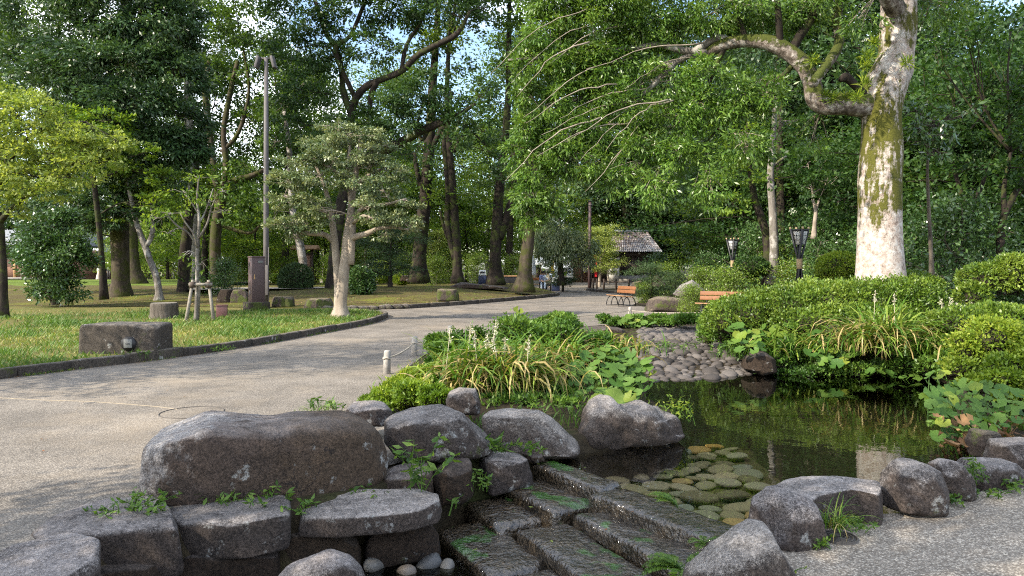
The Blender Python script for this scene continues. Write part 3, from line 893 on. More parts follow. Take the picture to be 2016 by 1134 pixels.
for i in range(12):
    p = spline(KERB2[:3], 10)[min(20, int(i * 1.8))]
    mb = MB(); blob(mb, (0, 0, 0), (0.17 + 0.08 * rng.random(), 0.13, 0.10 + 0.05 * rng.random()), 2, 0.25, 1.3, i + 40, 3.0)
    link('edging_stone', mb.mesh('edging_stone', M['kerb']), rubble, (p[0] + rng.normal() * 0.05, p[1] + rng.normal() * 0.05, 0.05))

# water
wp = POND + (POND - POND.mean(0)) * 0.03; wp[0] = (0.33, 6.47); wp[-1] = (1.52, 4.84)
b = MB(); poly_sheet(b, [tuple(p) for p in wp], ZW); tag(b.build('pond_water', M['water'], flat=True), kind='structure')
b = MB(); poly_sheet(b, [(-0.30, 5.95), (-0.15, 5.2), (0.1, 4.2), (0.3, 2.9), (-2.6, 2.9), (-2.6, 4.2), (-1.2, 5.0), (-0.6, 5.5)], ZP); tag(b.build('pool_water', M['pool'], flat=True), kind='structure')

# seams in the path: an old round patch and a sandy joint
b = MB()
c = G(378, 812, 0.0)
a = np.linspace(0, 2 * np.pi, 60)
tube(b, np.stack([c[0] + 0.33 * np.cos(a), c[1] + 0.33 * np.sin(a), np.full(60, 0.001)], -1), 0.007, 5, False)
tag(b.build('round_seam', M['rubber']), kind='structure')
b = MB()
q = np.array([G(-10, 783, 0.0), G(90, 788, 0), G(180, 791, 0), G(300, 800, 0), G(350, 806, 0)])
q = spline(q, 6); tube(b, q + np.array([0, 0, 0.0]), 0.007, 5, False)
tag(b.build('sandy_joint', M['joint']), kind='structure')

# ------------------------------------------------------------------ pond bed stones and the cobbled shore
rng = np.random.default_rng(21)
def stone_meshes(name, m, k, seed, flat, level=2, amp=0.12):
    out = []
    for i in range(k):
        mb = MB(); blob(mb, (0, 0, 0), (1, 0.75 + 0.2 * ((i * 7) % 5) / 5, flat), level, amp, 1.2, seed + i, 2.4)
        out.append(mb.mesh(name, m))
    return out
bedroot = setting('pond_bed')
rs = stone_meshes('river_stone', M['riverstone'], 5, 60, 0.26, 3, 0.10)
def scatter(poly, rmin, rmax, tries, rng, gap=0.92):
    poly = np.array(poly)
    lo, hi = poly.min(0), poly.max(0)
    pts = []
    for _ in range(tries):
        q = lo + rng.random(2) * (hi - lo)
        if sdist(np.array([q[0]]), np.array([q[1]]), poly)[0] > 0:
            continue
        r = rmin + (rmax - rmin) * rng.random() ** 1.6
        if all((q[0] - p[0]) ** 2 + (q[1] - p[1]) ** 2 > ((r + p[2]) * gap) ** 2 for p in pts):
            pts.append((q[0], q[1], r))
    return pts
bp = [G(x, y, -0.42)[:2] for x, y in ((1160, 905), (1300, 868), (1440, 880), (1480, 930), (1530, 965), (1560, 1000), (1480, 1035), (1400, 1045), (1290, 1010), (1215, 965))]
n_rs = 0
for x, y, r in scatter(bp, 0.085, 0.16, 16000, rng, 0.93):
    o = link('river_stone', rs[n_rs % 5], bedroot, (x, y, -0.44 + rng.normal() * 0.012))
    o.rotation_euler = (rng.normal() * 0.08, rng.normal() * 0.08, rng.uniform(-0.7, 0.7)); o.scale = (r * 1.2, r * 1.1, r)
    n_rs += 1
b = MB(); gx, gy = np.meshgrid(np.linspace(0.2, 3.1, 30), np.linspace(4.7, 8.4, 36)); 
inside = sdist(gx, gy, np.array(bp))
grid_mesh(b, gx, gy, np.where(inside < 0.25, -0.475 + 0.01 * noise2(gx, gy, 3, 5), -0.8)); b.build('gravel_bed', M['bed'], bedroot)

shore = setting('cobble_shore')
sp = SHORE
b = MB(); gx, gy = np.meshgrid(np.linspace(1.4, 5.2, 30), np.linspace(10.9, 22, 40))
ins = sdist(gx, gy, np.array(sp))
grid_mesh(b, gx, gy, np.where(ins < 0.3, shore_z(gx, gy), -0.6)); b.build('shore_bed', M['soil'], shore)
cm = stone_meshes('cobble', M['cobble'], 6, 90, 0.55, 2, 0.22)
pts = scatter(sp, 0.06, 0.15, 30000, rng, 0.82)
pts.sort(key=lambda p: p[1])
for i, (x, y, r) in enumerate(pts[:300]):
    o = link('cobble', cm[i % 6], shore, (x, y, float(shore_z(x, y)) - 0.005))
    o.rotation_euler = (rng.normal() * 0.15, rng.normal() * 0.15, rng.uniform(0, 6.3)); o.scale = (r * 1.1, r * 1.05, r)
if len(pts) > 300:
    mb = MB()
    for i, (x, y, r) in enumerate(pts[300:]):
        blob(mb, (x, y, float(shore_z(x, y)) - 0.005), (r, r * 0.85, r * 0.6), 2, 0.15, 1.3, i, 2.2, rng.uniform(0, 6))
    mb.build('cobbles', M['cobble'], shore)['kind'] = 'stuff'
print('stones', n_rs, len(pts))

# ------------------------------------------------------------------ the stepped cascade
casc = thing('stone_cascade', 'wet stepped stone cascade running down from the pond to the lower pool', 'cascade', (0.4, 5.3, -0.5))
ROWS = [(-0.116, (0.14, 6.46), (1.46, 4.62)), (-0.225, (-0.12, 6.22), (1.06, 4.22)), (-0.315, (-0.38, 6.03), (0.60, 4.10)), (-0.40, (-0.60, 5.66), (0.16, 4.15)), (-0.49, (-0.72, 5.4), (-0.1, 4.0))]
CUTS = {0: [0, 0.42, 0.41, 1.0], 1: [0, 0.36, 0.40, 1.0], 2: [0, 0.30, 0.34, 1.0], 3: [0, 0.6, 0.62, 1.0]}
OFFS = {0: (0.0, 0.14), 1: (0.0, -0.10), 2: (0.02, -0.07), 3: (0.0, 0.06)}
for r in range(4):
    z, a, c = ROWS[r]
    a, c = np.array(a), np.array(c)
    dirv = (c - a) / np.linalg.norm(c - a)
    back = np.array([-dirv[1], dirv[0]])            # towards the pond
    if back @ np.array([1, 1]) < 0:
        back = -back
    cu = CUTS[r]
    for j, (u0, u1) in enumerate(((cu[0], cu[1]), (cu[2], cu[3]))):
        off = OFFS[r][j]
        A, B = a + (c - a) * u0 - back * off, a + (c - a) * u1 - back * off
        wd = (0.24 if r == 0 else 0.46) + off * 0.6
        poly = [A, A * 0.5 + B * 0.5 - back * 0.02, B, B + back * wd, A + back * wd]
        poly = np.array([(p[0], p[1], z - 0.13) for p in poly])
        mb = MB(); loft(mb, poly, (0, 0, 1), 0.135, p=7.0, N=84, M=34, amp=0.018, freq=4.5, seed=200 + r * 7 + j, facet=0.010, cuts=3, cutd=(0.92, 0.985), shear=(0, 0, 0))
        mb.build('step_stone', M['wet'], casc)

# ------------------------------------------------------------------ stones round the water
def upright(px, Ya, Yb, half, p=3.2, seed=0, amp=0.022, freq=2.6, mat='granite', label='', name='rock', cat='rock', group=None, half2=None, cuts=14, **k):
    """A boulder seen in outline: the outline stands at its own distance and is given its real thickness."""
    px = np.array(px, float)
    x0, x1 = px[:, 0].min(), px[:, 0].max()
    pts = np.array([P(x, y, Ya + (Yb - Ya) * (x - x0) / (x1 - x0)) for x, y in px])
    d = P(x1, 600, Yb) - P(x0, 600, Ya)
    ax = np.array([-d[1], d[0], 0.0]); ax /= np.linalg.norm(ax)          # away from the eye
    if ax[1] < 0: ax = -ax
    k.setdefault('cutd', (0.83, 0.96)); k['facet'] = max(k.get('facet', 0), 0.016); k['soft'] = 1; mb = MB(); loft(mb, pts, ax, half, p * 1.25, amp=amp * 0.8, freq=freq, seed=seed, half2=half2, cuts=cuts, **k)
    base = pts.mean(0); base[2] = pts[:, 2].min()
    o = mb.build(name, M[mat], origin=tuple(base))
    return tag(o, label, cat, group)

def slab(px, ztop, th, p=5.0, seed=0, amp=0.018, freq=3.5, mat='granite', label='', name='stone_slab', cat='stone', group=None, tilt=0.0, cuts=6, dy=0, **k):
    """A flat stone: the outline of its top on a level plane and its thickness below."""
    pts = np.array([G(x, y + dy, ztop) for x, y in px])
    if tilt:
        pts[:, 2] += (pts[:, 1] - pts[:, 1].mean()) * tilt
    pts[:, 2] -= th / 2
    mb = MB(); loft(mb, pts + (pts - pts.mean(0)) * 0.02 + np.array([0, th * 0.42, 0]), (0, 0, 1), th / 2, p * 2.2, amp=amp, freq=freq, seed=seed, cuts=cuts, cutd=(0.88, 0.98), soft=1, **k)
    base = pts.mean(0); base[2] -= th / 2
    o = mb.build(name, M[mat], origin=tuple(base))
    return tag(o, label, cat, group)

GS = 'stones edging the pond and the channel'
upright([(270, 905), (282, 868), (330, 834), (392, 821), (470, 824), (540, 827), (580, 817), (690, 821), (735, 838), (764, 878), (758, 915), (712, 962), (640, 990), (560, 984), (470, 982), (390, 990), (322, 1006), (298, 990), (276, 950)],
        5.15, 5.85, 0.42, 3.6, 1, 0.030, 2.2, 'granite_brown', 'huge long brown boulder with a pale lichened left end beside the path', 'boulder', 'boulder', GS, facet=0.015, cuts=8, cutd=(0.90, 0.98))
slab([(-40, 1100), (30, 1085), (110, 1072), (172, 1085), (168, 1118), (60, 1160), (-60, 1165)], 0.05, 0.28, 3.6, 2, 0.02, 3.5, 'granite_lichen', 'grey slab cut off at the lower left corner of the channel edge', group=GS, tilt=0.25)
slab([(28, 1062), (60, 1042), (170, 1012), (285, 1008), (335, 1040), (338, 1062), (240, 1066), (110, 1078), (40, 1080)], 0.055, 0.33, 4.0, 3, 0.02, 3.5, 'granite', 'second slab from the left along the channel, its dark front facing the pool', group=GS, dy=-14, tilt=0.10)
slab([(312, 1022), (372, 998), (400, 990), (545, 992), (560, 1010), (560, 1045), (470, 1060), (345, 1058), (318, 1040)], 0.01, 0.24, 4.6, 4, 0.02, 3.2, 'granite', 'thick squarish slab in front of the left end of the huge boulder', group=GS, dy=-20)
slab([(566, 1015), (590, 1000), (680, 983), (820, 981), (868, 992), (862, 1010), (800, 1024), (690, 1032), (585, 1034)], -0.03, 0.15, 3.6, 5, 0.015, 3.5, 'granite', 'long thin slab overhanging the pool below the huge boulder', group=GS, dy=-14, tilt=0.06)
upright([(535, 1150), (570, 1118), (610, 1096), (650, 1088), (690, 1102), (712, 1124), (725, 1160), (640, 1200), (560, 1200)], 4.15, 4.3, 0.16, 2.4, 6, 0.02, 3, 'granite', 'rounded stone at the bottom edge of the picture below the long thin slab', 'rock', 'stone', GS)
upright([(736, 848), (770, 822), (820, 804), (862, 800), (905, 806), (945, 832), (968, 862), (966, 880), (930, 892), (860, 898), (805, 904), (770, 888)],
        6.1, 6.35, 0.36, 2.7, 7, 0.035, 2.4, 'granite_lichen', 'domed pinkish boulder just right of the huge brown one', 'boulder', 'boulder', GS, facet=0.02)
upright([(946, 812), (1000, 806), (1062, 812), (1090, 832), (1122, 866), (1145, 886), (1130, 898), (1050, 900), (985, 892), (955, 868)],
        6.75, 6.75, 0.33, 2.5, 8, 0.035, 2.5, 'granite', 'low sloping boulder at the water edge between the domed and the knobbly ones', 'boulder', 'boulder', GS)
upright([(1136, 862), (1142, 832), (1160, 800), (1182, 784), (1205, 783), (1222, 800), (1240, 798), (1272, 794), (1296, 808), (1316, 806), (1338, 826), (1350, 856), (1330, 868), (1270, 874), (1200, 882), (1150, 880)],
        7.2, 7.45, 0.28, 2.5, 9, 0.10, 2.3, 'granite', 'knobbly two-humped rock standing at the edge of the pond', 'rock', 'rock', GS, chip=0.10, cuts=2)
upright([(676, 812), (690, 798), (740, 795), (770, 804), (770, 832), (700, 834)], 6.9, 6.9, 0.2, 3.4, 10, 0.02, 4, 'granite', 'small low block behind the huge boulder under the yellow-green ground cover', 'rock', 'stone', GS)
upright([(876, 772), (900, 765), (940, 767), (946, 790), (945, 812), (900, 812), (880, 800)], 7.3, 7.3, 0.2, 4, 11, 0.02, 4, 'granite', 'upright brown block behind the domed boulder beneath the strap leaves', 'rock', 'stone', GS)
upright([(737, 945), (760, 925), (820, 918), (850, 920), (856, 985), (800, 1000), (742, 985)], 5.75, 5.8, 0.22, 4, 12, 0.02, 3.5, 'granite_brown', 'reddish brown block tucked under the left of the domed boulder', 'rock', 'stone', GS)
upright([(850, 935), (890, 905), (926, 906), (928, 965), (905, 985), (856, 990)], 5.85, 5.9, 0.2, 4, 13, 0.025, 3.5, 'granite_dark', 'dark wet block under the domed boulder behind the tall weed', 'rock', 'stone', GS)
upright([(946, 902), (960, 896), (1036, 897), (1041, 930), (1040, 950), (1000, 958), (952, 968)], 6.15, 6.3, 0.2, 5, 14, 0.015, 4, 'granite', 'squared grey block at the head of the cascade', 'rock', 'stone', GS)
upright([(1034, 895), (1066, 892), (1072, 902), (1050, 908), (1036, 906)], 6.45, 6.5, 0.1, 3, 15, 0.01, 5, 'granite_dark', 'little dark stone between the squared block and the pond', 'rock', 'stone', GS)
# dark retaining stones under the overhanging slabs
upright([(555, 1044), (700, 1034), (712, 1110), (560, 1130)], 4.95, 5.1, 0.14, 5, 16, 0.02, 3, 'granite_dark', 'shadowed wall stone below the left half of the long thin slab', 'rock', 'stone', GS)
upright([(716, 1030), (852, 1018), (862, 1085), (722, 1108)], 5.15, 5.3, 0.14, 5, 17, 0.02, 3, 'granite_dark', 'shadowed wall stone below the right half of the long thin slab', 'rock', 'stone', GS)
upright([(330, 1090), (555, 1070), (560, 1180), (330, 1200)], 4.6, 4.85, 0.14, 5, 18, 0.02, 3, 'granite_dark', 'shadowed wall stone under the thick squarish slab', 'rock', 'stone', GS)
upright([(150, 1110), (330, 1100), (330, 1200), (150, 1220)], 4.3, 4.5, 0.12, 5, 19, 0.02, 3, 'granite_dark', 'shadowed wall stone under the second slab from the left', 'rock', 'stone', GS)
# right-hand rim
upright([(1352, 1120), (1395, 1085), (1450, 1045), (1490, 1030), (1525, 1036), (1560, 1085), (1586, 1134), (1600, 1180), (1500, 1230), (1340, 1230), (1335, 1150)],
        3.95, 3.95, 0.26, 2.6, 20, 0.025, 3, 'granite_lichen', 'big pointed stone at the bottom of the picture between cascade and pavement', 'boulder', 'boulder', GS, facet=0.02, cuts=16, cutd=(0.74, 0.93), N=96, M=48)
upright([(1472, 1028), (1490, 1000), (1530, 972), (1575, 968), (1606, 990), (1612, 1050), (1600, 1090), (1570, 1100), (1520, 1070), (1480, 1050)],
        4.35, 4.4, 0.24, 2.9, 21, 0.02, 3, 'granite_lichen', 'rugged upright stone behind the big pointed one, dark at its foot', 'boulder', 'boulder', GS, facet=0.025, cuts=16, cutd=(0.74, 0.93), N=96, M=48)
slab([(1540, 960), (1580, 945), (1650, 945), (1745, 953), (1760, 968), (1750, 985), (1690, 975), (1640, 985), (1605, 1000), (1560, 985)], 0.20, 0.30, 7.0, 22, 0.018, 3.5, 'granite_lichen', 'long flat pale stone on the rim with a wedge-shaped notch', group=GS)
upright([(1756, 945), (1772, 918), (1810, 910), (1834, 925), (1842, 960), (1838, 1005), (1800, 1008), (1760, 1004)], 4.78, 4.85, 0.17, 3.4, 23, 0.02, 3.5, 'granite_lichen', 'blocky rim stone right of the long flat pale one', 'rock', 'stone', GS)
upright([(1838, 915), (1850, 901), (1870, 905), (1895, 935), (1908, 972), (1890, 982), (1850, 970), (1842, 945)], 5.1, 5.15, 0.13, 3.0, 24, 0.02, 4, 'granite_lichen', 'leaning wedge of stone between the blocky and the long mossy rim stones', 'rock', 'stone', GS)
upright([(1884, 915), (1920, 904), (1985, 905), (2010, 920), (2006, 950), (1960, 962), (1905, 966)], 5.35, 5.5, 0.17, 3.2, 25, 0.02, 3.5, 'granite_lichen', 'long low mossy rim stone near the right border', 'rock', 'stone', GS)
upright([(1948, 880), (1966, 868), (2040, 866), (2060, 880), (2060, 925), (1990, 930), (1955, 915)], 5.95, 6.1, 0.17, 3.6, 26, 0.02, 3.5, 'granite', 'squared stone cut by the right border above the mossy rim stone', 'rock', 'stone', GS)
upright([(1915, 870), (1925, 848), (1958, 846), (1962, 880), (1955, 905), (1922, 900)], 6.35, 6.4, 0.12, 3.4, 27, 0.02, 4, 'mossy_stone', 'small mossy upright stone under the round leaves at the right', 'rock', 'stone', GS)
# beyond the pond
upright([(1462, 725), (1466, 705), (1485, 690), (1508, 692), (1524, 710), (1524, 730), (1495, 738)], 11.9, 11.9, 0.3, 2.4, 28, 0.03, 2.6, 'granite_dark', 'smooth dark boulder where the cobbled shore meets the pond', 'boulder', 'boulder')
upright([(1608, 660), (1625, 636), (1650, 632), (1660, 655), (1655, 680), (1615, 680)], 12.5, 12.5, 0.25, 2.6, 29, 0.03, 2.6, 'granite', 'grey rock half hidden among round leaves below the long hedge', 'rock', 'rock')
upright([(1105, 655), (1130, 645), (1200, 642), (1235, 650), (1240, 668), (1170, 672), (1110, 668)], 14.2, 14.4, 0.5, 3.0, 30, 0.04, 2.0, 'granite_dark', 'dark flat rock behind the dry strap leaves near the cobbled shore', 'rock', 'rock')

# pebbles in the lower pool
pm = stone_meshes('pool_pebble', M['pebble'], 5, 130, 0.7, 3, 0.16)
PEB = [(747, 1098, 0.062, 'tan pebble, upper of the two dry ones in the lower pool'), (737, 1118, 0.072, 'tan pebble, lower of the two dry ones in the lower pool'), (800, 1124, 0.07, 'pale pebble lying at the bottom edge in the lower pool'),
       (842, 1112, 0.09, 'large grey pebble beside the lowest step'), (880, 1115, 0.058, 'small blue-grey pebble against the lowest step'), (826, 1095, 0.085, 'greenish flat pebble in the shadow under the long thin slab'), (775, 1103, 0.07, 'dark submerged pebble among the lower pool stones')]
for i, (px, py, r, lb) in enumerate(PEB):
    c = G(px, py, -0.46)
    o = link('pool_pebble', pm[i % 5], None, (c[0], c[1], -0.47 if i not in (0, 1) else -0.44))
    o.scale = (r * 1.15, r, r); o.rotation_euler = (0.1, 0.2 * i, i * 1.1)
    tag(o, lb, 'pebble', 'pebbles in the lower pool')

# mossy stones about the lawn, the mound and the far garden
def block_stone(px0, px1, py0, py1, Y, half, label, mat='mossy_stone', p=5, seed=0, taper=0.12, group='stone blocks on the grass'):
    w = px1 - px0
    return upright([(px0, py1), (px0 + w * taper, py0 + (py1 - py0) * 0.08), (px0 + w * taper * 1.6, py0), (px1 - w * taper * 1.4, py0), (px1 - w * taper * 0.6, py0 + 2), (px1, py1)], Y, Y, half, p, seed, 0.02, 2.0, mat, label, 'stone_block', 'stone block', group)
block_stone(455, 492, 570, 598, 30, 0.3, 'tapered mossy block directly left of the brown cabinet', seed=51)
block_stone(430, 457, 570, 597, 30, 0.3, 'dark mossy block, leftmost of the pair left of the cabinet', 'granite_dark', seed=52, taper=0.05)
block_stone(538, 579, 584, 605, 27.5, 0.35, 'squared mossy block right of the lamp post', seed=53, taper=0.02)
block_stone(598, 661, 587, 609, 27.0, 0.4, 'broad tapered mossy block left of the pale multi-stemmed tree', seed=54)
block_stone(860, 904, 569, 593, 31.5, 0.45, 'lone squat block on the mossy mound near the kerb', seed=55, taper=0.04)
block_stone(788, 812, 542, 554, 46, 0.4, 'dark block at the foot of the thick trunk on the mound', 'granite_dark', seed=56)
upright([(880, 566), (905, 556), (960, 560), (1005, 566), (960, 570)], 39, 39, 0.8, 2.2, 57, 0.05, 1.2, 'granite_dark', 'low dark rock lying on the top of the mossy mound', 'rock', 'rock')
upright([(195, 580), (200, 562), (222, 558), (232, 580)], 40, 40, 0.4, 3, 58, 0.04, 1.2, 'mossy_stone', 'brown stone between the two dark trunks on the left', 'rock', 'rock')
upright([(-30, 578), (-20, 566), (30, 566), (39, 572), (38, 579)], 40, 40, 0.4, 3, 59, 0.04, 1.2, 'granite_dark', 'dark log-like stone on the far left lawn', 'rock', 'rock')
GR = 'rocks of the far garden'
upright([(1276, 570), (1285, 545), (1294, 539), (1308, 552), (1318, 572)], 36, 36, 0.3, 2.2, 61, 0.05, 1.5, 'mossy_stone', 'pointed standing stone left of the pruned pine', 'rock', 'rock', GR)
upright([(1325, 580), (1340, 560), (1365, 550), (1385, 565), (1392, 590), (1340, 592)], 29, 29, 0.6, 2.4, 62, 0.05, 1.5, 'granite_lichen', 'pale weathered rock above the low garden wall stones', 'rock', 'rock', GR)
upright([(1262, 612), (1270, 590), (1300, 582), (1345, 588), (1380, 596), (1395, 615), (1340, 618)], 26.5, 26.5, 0.6, 3, 63, 0.06, 1.5, 'mossy_stone', 'long rough wall rock behind the nearer end of the bench', 'rock', 'rock', GR)
upright([(1345, 548), (1360, 540), (1400, 542), (1415, 552), (1380, 556)], 36, 36, 0.5, 2.6, 64, 0.05, 1.5, 'granite', 'flat pinkish rock far behind the pale weathered rock', 'rock', 'rock', GR)
upright([(1240, 575), (1246, 556), (1262, 552), (1272, 568), (1270, 578)], 34, 34, 0.4, 2.4, 65, 0.04, 1.5, 'mossy_stone', 'mossy rounded rock just left of the pointed standing stone', 'rock', 'rock', GR)
upright([(1440, 600), (1450, 585), (1480, 578), (1500, 590), (1500, 605)], 22, 22, 0.4, 2.4, 66, 0.04, 1.5, 'granite', 'grey rock behind the near wooden bench', 'rock', 'rock', GR)
upright([(1300, 556), (1315, 548), (1335, 547), (1345, 558)], 42, 42, 0.5, 2.6, 67, 0.05, 1.5, 'granite', 'low pale rock at the back of the far garden', 'rock', 'rock', GR)

# stone box with a round recess holding a ground light
lb = thing('stone_light_box', 'long squared stone on the grass with a round recess and grey plate in front', 'stone block', (-6.72, 12.9, 0.1))
ax = np.array([[-7.50, 12.70], [-7.42, 13.42], [-6.10, 13.30], [-6.08, 12.58]])
pts = np.array([(p[0], p[1], 0.31) for p in ax])
mb = MB(); loft(mb, pts, (0, 0, 1), 0.30, 13, amp=0.014, freq=2.5, seed=71, N=120, M=44, facet=0.01, cuts=5, cutd=(0.9, 0.97))
mb.build('stone_body', M['kerb'], lb)
mb = MB(); a = np.linspace(0, 2 * np.pi, 25)[:-1]
cx, cz, yy = -6.56, 0.28, 12.60
ring = np.array([(cx + 0.125 * math.cos(t), yy, cz + 0.125 * math.sin(t)) for t in a]); 
tube(mb, np.array([(cx, yy + 0.05, cz), (cx, yy - 0.015, cz)]), 0.125, 24)
mb.build('round_recess', M['black'], lb, flat=True)
mb = MB(); box(mb, (cx + 0.005, yy - 0.03, cz + 0.005), (0.14, 0.025, 0.145)); mb.build('cover_plate', M['greyplate'], lb, flat=True, bevel=0.006)
mb = MB(); box(mb, (cx + 0.005, yy - 0.045, cz + 0.005), (0.075, 0.008, 0.012)); mb.build('plate_slot', M['black'], lb, flat=True)

# stump
st = thing('tree_stump', 'weathered grey tree stump with split bark standing on the lawn', 'stump', at(323, 21.5))
b0 = np.array(st.location)
n = 48; V = []; a = np.arange(n) * 2 * np.pi / n
for k, (zz, rr) in enumerate([(-0.05, 0.43), (0.02, 0.41), (0.12, 0.385), (0.25, 0.38), (0.36, 0.385), (0.42, 0.375), (0.445, 0.35)]):
    w = 1 + 0.05 * noise3(np.stack([np.cos(a) * 2.2, np.sin(a) * 2.2, np.full(n, zz)], -1), 3) + 0.035 * np.abs(noise3(np.stack([np.cos(a) * 7, np.sin(a) * 7, np.full(n, zz * 0.5)], -1), 5))
    V.append(np.stack([np.cos(a) * rr * w, np.sin(a) * rr * w, np.full(n, zz)], -1) + b0)
i0 = np.arange(n); i1 = (i0 + 1) % n
mb = MB().add(np.concatenate(V), [np.concatenate([np.stack([j * n + i0, j * n + i1, (j + 1) * n + i1, (j + 1) * n + i0], -1) for j in range(6)])])
mb.build('bark', bark_mat('bark_stump', (0.03, 0.025, 0.02), (0.15, 0.13, 0.11), None, 0, 12, 0.12, 1.0), st)
mb = MB().add(V[-1], [np.arange(n)]); mb.build('cut_top', M['strut'], st, flat=True)

# ------------------------------------------------------------------ buildings
def Bx(parent, name, m, c, s, rz=0.0, bevel=0.0, taper=1.0):
    mb = MB(); box(mb, c, s, rz, taper)
    return mb.build(name, M[m], parent, flat=True, bevel=bevel)

# shuttered hut with the tiled roof
YB = 75.0
bx0, bx1 = (1204 - CX) * YB / F, (1296 - CX) * YB / F
bw = bx1 - bx0; bc = (bx0 + bx1) / 2
hut = thing('shuttered_hut', 'dark shuttered park hut with a grey and rust tiled roof', 'hut', (bc, YB, 0))
Bx(hut, 'plinth', 'concrete', (bc, YB + 2.0, 0.35), (bw - 0.3, 4.0, 0.7))
Bx(hut, 'wall', 'plaster', (bc, YB + 2.05, 1.9), (bw - 0.5, 3.8, 2.4))
sh = Bx(hut, 'shutter', 'darkwood', (bc + 0.25, YB + 0.10, 1.65), (bw - 1.3, 0.12, 1.9))
for k in range(5):
    mb = MB(); box(mb, (bc + 0.25 - (bw - 1.3) / 2 + (k + 0.5) * (bw - 1.3) / 5, YB + 0.02, 1.65), (0.05, 0.05, 1.9)); mb.build('batten', M['black'], sh, origin=tuple(hut.location), flat=True)
Bx(hut, 'fascia_board', 'darkwood', (bc, YB + 0.02, 2.87), (bw - 0.2, 0.2, 0.45))
Bx(hut, 'wall_lamp', 'plaster', (bc + 0.4, YB - 0.12, 2.95), (0.28, 0.12, 0.16))
for k, xx in enumerate((bx0 + 0.3, bx1 - 0.3)):
    Bx(hut, 'corner_post', 'plaster', (xx, YB - 0.02, 1.6), (0.22, 0.22, 2.0))
mb = MB(); rng = np.random.default_rng(5)
nr_, ez, rzz = 26, 3.08, 5.25
for k in range(nr_):
    u0, u1 = k / nr_, (k + 1) / nr_
    inset = 0.95
    for s in range(9):
        t0, t1 = s / 9, (s + 1) / 9 + 0.02
        xa = (bx0 - 0.35 + inset * t0 * 1.1) + u0 * (bw + 0.7 - 2 * inset * t0 * 1.1)
        xb = (bx0 - 0.35 + inset * t0 * 1.1) + u1 * (bw + 0.7 - 2 * inset * t0 * 1.1)
        xc = (bx0 - 0.35 + inset * t1 * 1.1) + u0 * (bw + 0.7 - 2 * inset * t1 * 1.1)
        xd = (bx0 - 0.35 + inset * t1 * 1.1) + u1 * (bw + 0.7 - 2 * inset * t1 * 1.1)
        ya, yb = YB - 0.8 + 2.9 * t0, YB - 0.8 + 2.9 * t1
        za, zb = ez + (rzz - ez) * t0 + 0.05, ez + (rzz - ez) * t1
        m1, m2 = (xa + xb) / 2, (xc + xd) / 2
        mb.add([(xa, ya, za - 0.05), (m1, ya, za + 0.06), (xb, ya, za - 0.05), (xc, yb, zb - 0.05), (m2, yb, zb + 0.06), (xd, yb, zb - 0.05)],
               np.array([[0, 1, 4, 3], [1, 2, 5, 4]]), np.clip(np.array([0.95, 0.55]) - 0.45 * t0 + rng.normal() * 0.12, 0, 1))
tl = mb.build('roof_tiles', M['rooftile'], hut, flat=True); tl['kind'] = 'stuff'
mb = MB(); mb.add([(bx0 - 0.3, YB + 5.0, ez), (bx1 + 0.3, YB + 5.0, ez), (bx1 - 0.75, YB + 2.1, rzz), (bx0 + 0.75, YB + 2.1, rzz), (bx0 - 0.3, YB - 0.75, ez), (bx1 + 0.3, YB - 0.75, ez)],
                  [np.array([[0, 1, 2, 3], [4, 5, 1, 0]]), np.array([[0, 3, 4], [1, 5, 2]])]); mb.build('roof_back', M['greyroof'], hut, flat=True)
mb = MB(); tube(mb, [(bx0 + 0.6, YB + 2.1, rzz + 0.06), (bx1 - 0.6, YB + 2.1, rzz + 0.06)], 0.14, 8); mb.build('ridge', M['greyroof'], hut)

# open-fronted stall left of the hut
YS = 74.0
def sx(px): return (px - CX) * YS / F
stall = thing('refreshment_stall', 'open wooden stall with white panels left of the shuttered hut', 'stall', (sx(1165), YS, 0))
Bx(stall, 'back_wall', 'redwood', (sx(1170), YS + 2.5, 1.5), (sx(1214) - sx(1128), 0.15, 3.0))
for px in (1146, 1160, 1184, 1212):
    Bx(stall, 'post', 'plaster' if px in (1160,) else 'darkwood', (sx(px), YS, 1.4), (0.16, 0.16, 2.8))
Bx(stall, 'awning', 'greyroof', (sx(1170), YS + 0.9, 2.9), (sx(1218) - sx(1126), 3.4, 0.16))
Bx(stall, 'blue_valance', 'navy', (sx(1138), YS - 0.85, 2.62), (1.1, 0.06, 0.45))
Bx(stall, 'white_panel', 'plaster', (sx(1153), YS + 0.3, 1.8), (0.5, 0.1, 1.5))
Bx(stall, 'white_panel', 'plaster', (sx(1163), YS + 0.2, 1.4), (0.28, 0.1, 2.0))
Bx(stall, 'counter', 'darkwood', (sx(1180), YS + 0.6, 0.9), (1.6, 0.5, 0.9))
Bx(stall, 'shelf', 'seatwood', (sx(1179), YS + 2.2, 1.5), (1.4, 0.3, 1.6))
vend = thing('display_case', 'pale framed glass display case beside the shuttered hut', 'display case', (sx(1206), YS - 0.6, 0))
Bx(vend, 'case_body', 'plaster', (sx(1206), YS - 0.3, 0.85), (1.15, 0.5, 1.4))
Bx(vend, 'glass_front', 'glass', (sx(1206), YS - 0.57, 1.9), (1.05, 0.04, 0.9))
Bx(vend, 'case_frame', 'plaster', (sx(1206), YS - 0.3, 2.4), (1.2, 0.55, 0.1))
ban = thing('red_banner', 'tall narrow red banner standing at the stall', 'banner', (sx(1170), YS - 1.2, 0))
mb = MB(); tube(mb, [(sx(1167), YS - 1.2, 0), (sx(1167), YS - 1.2, 2.75)], 0.02, 6); mb.build('banner_pole', M['black'], ban)
mb = MB(); gx, gz = np.meshgrid(np.linspace(sx(1167.3), sx(1173), 7), np.linspace(0.55, 2.7, 20)); grid_mesh(mb, gx, YS - 1.2 + 0.04 * np.sin(gz * 4 + gx * 9), gz); 
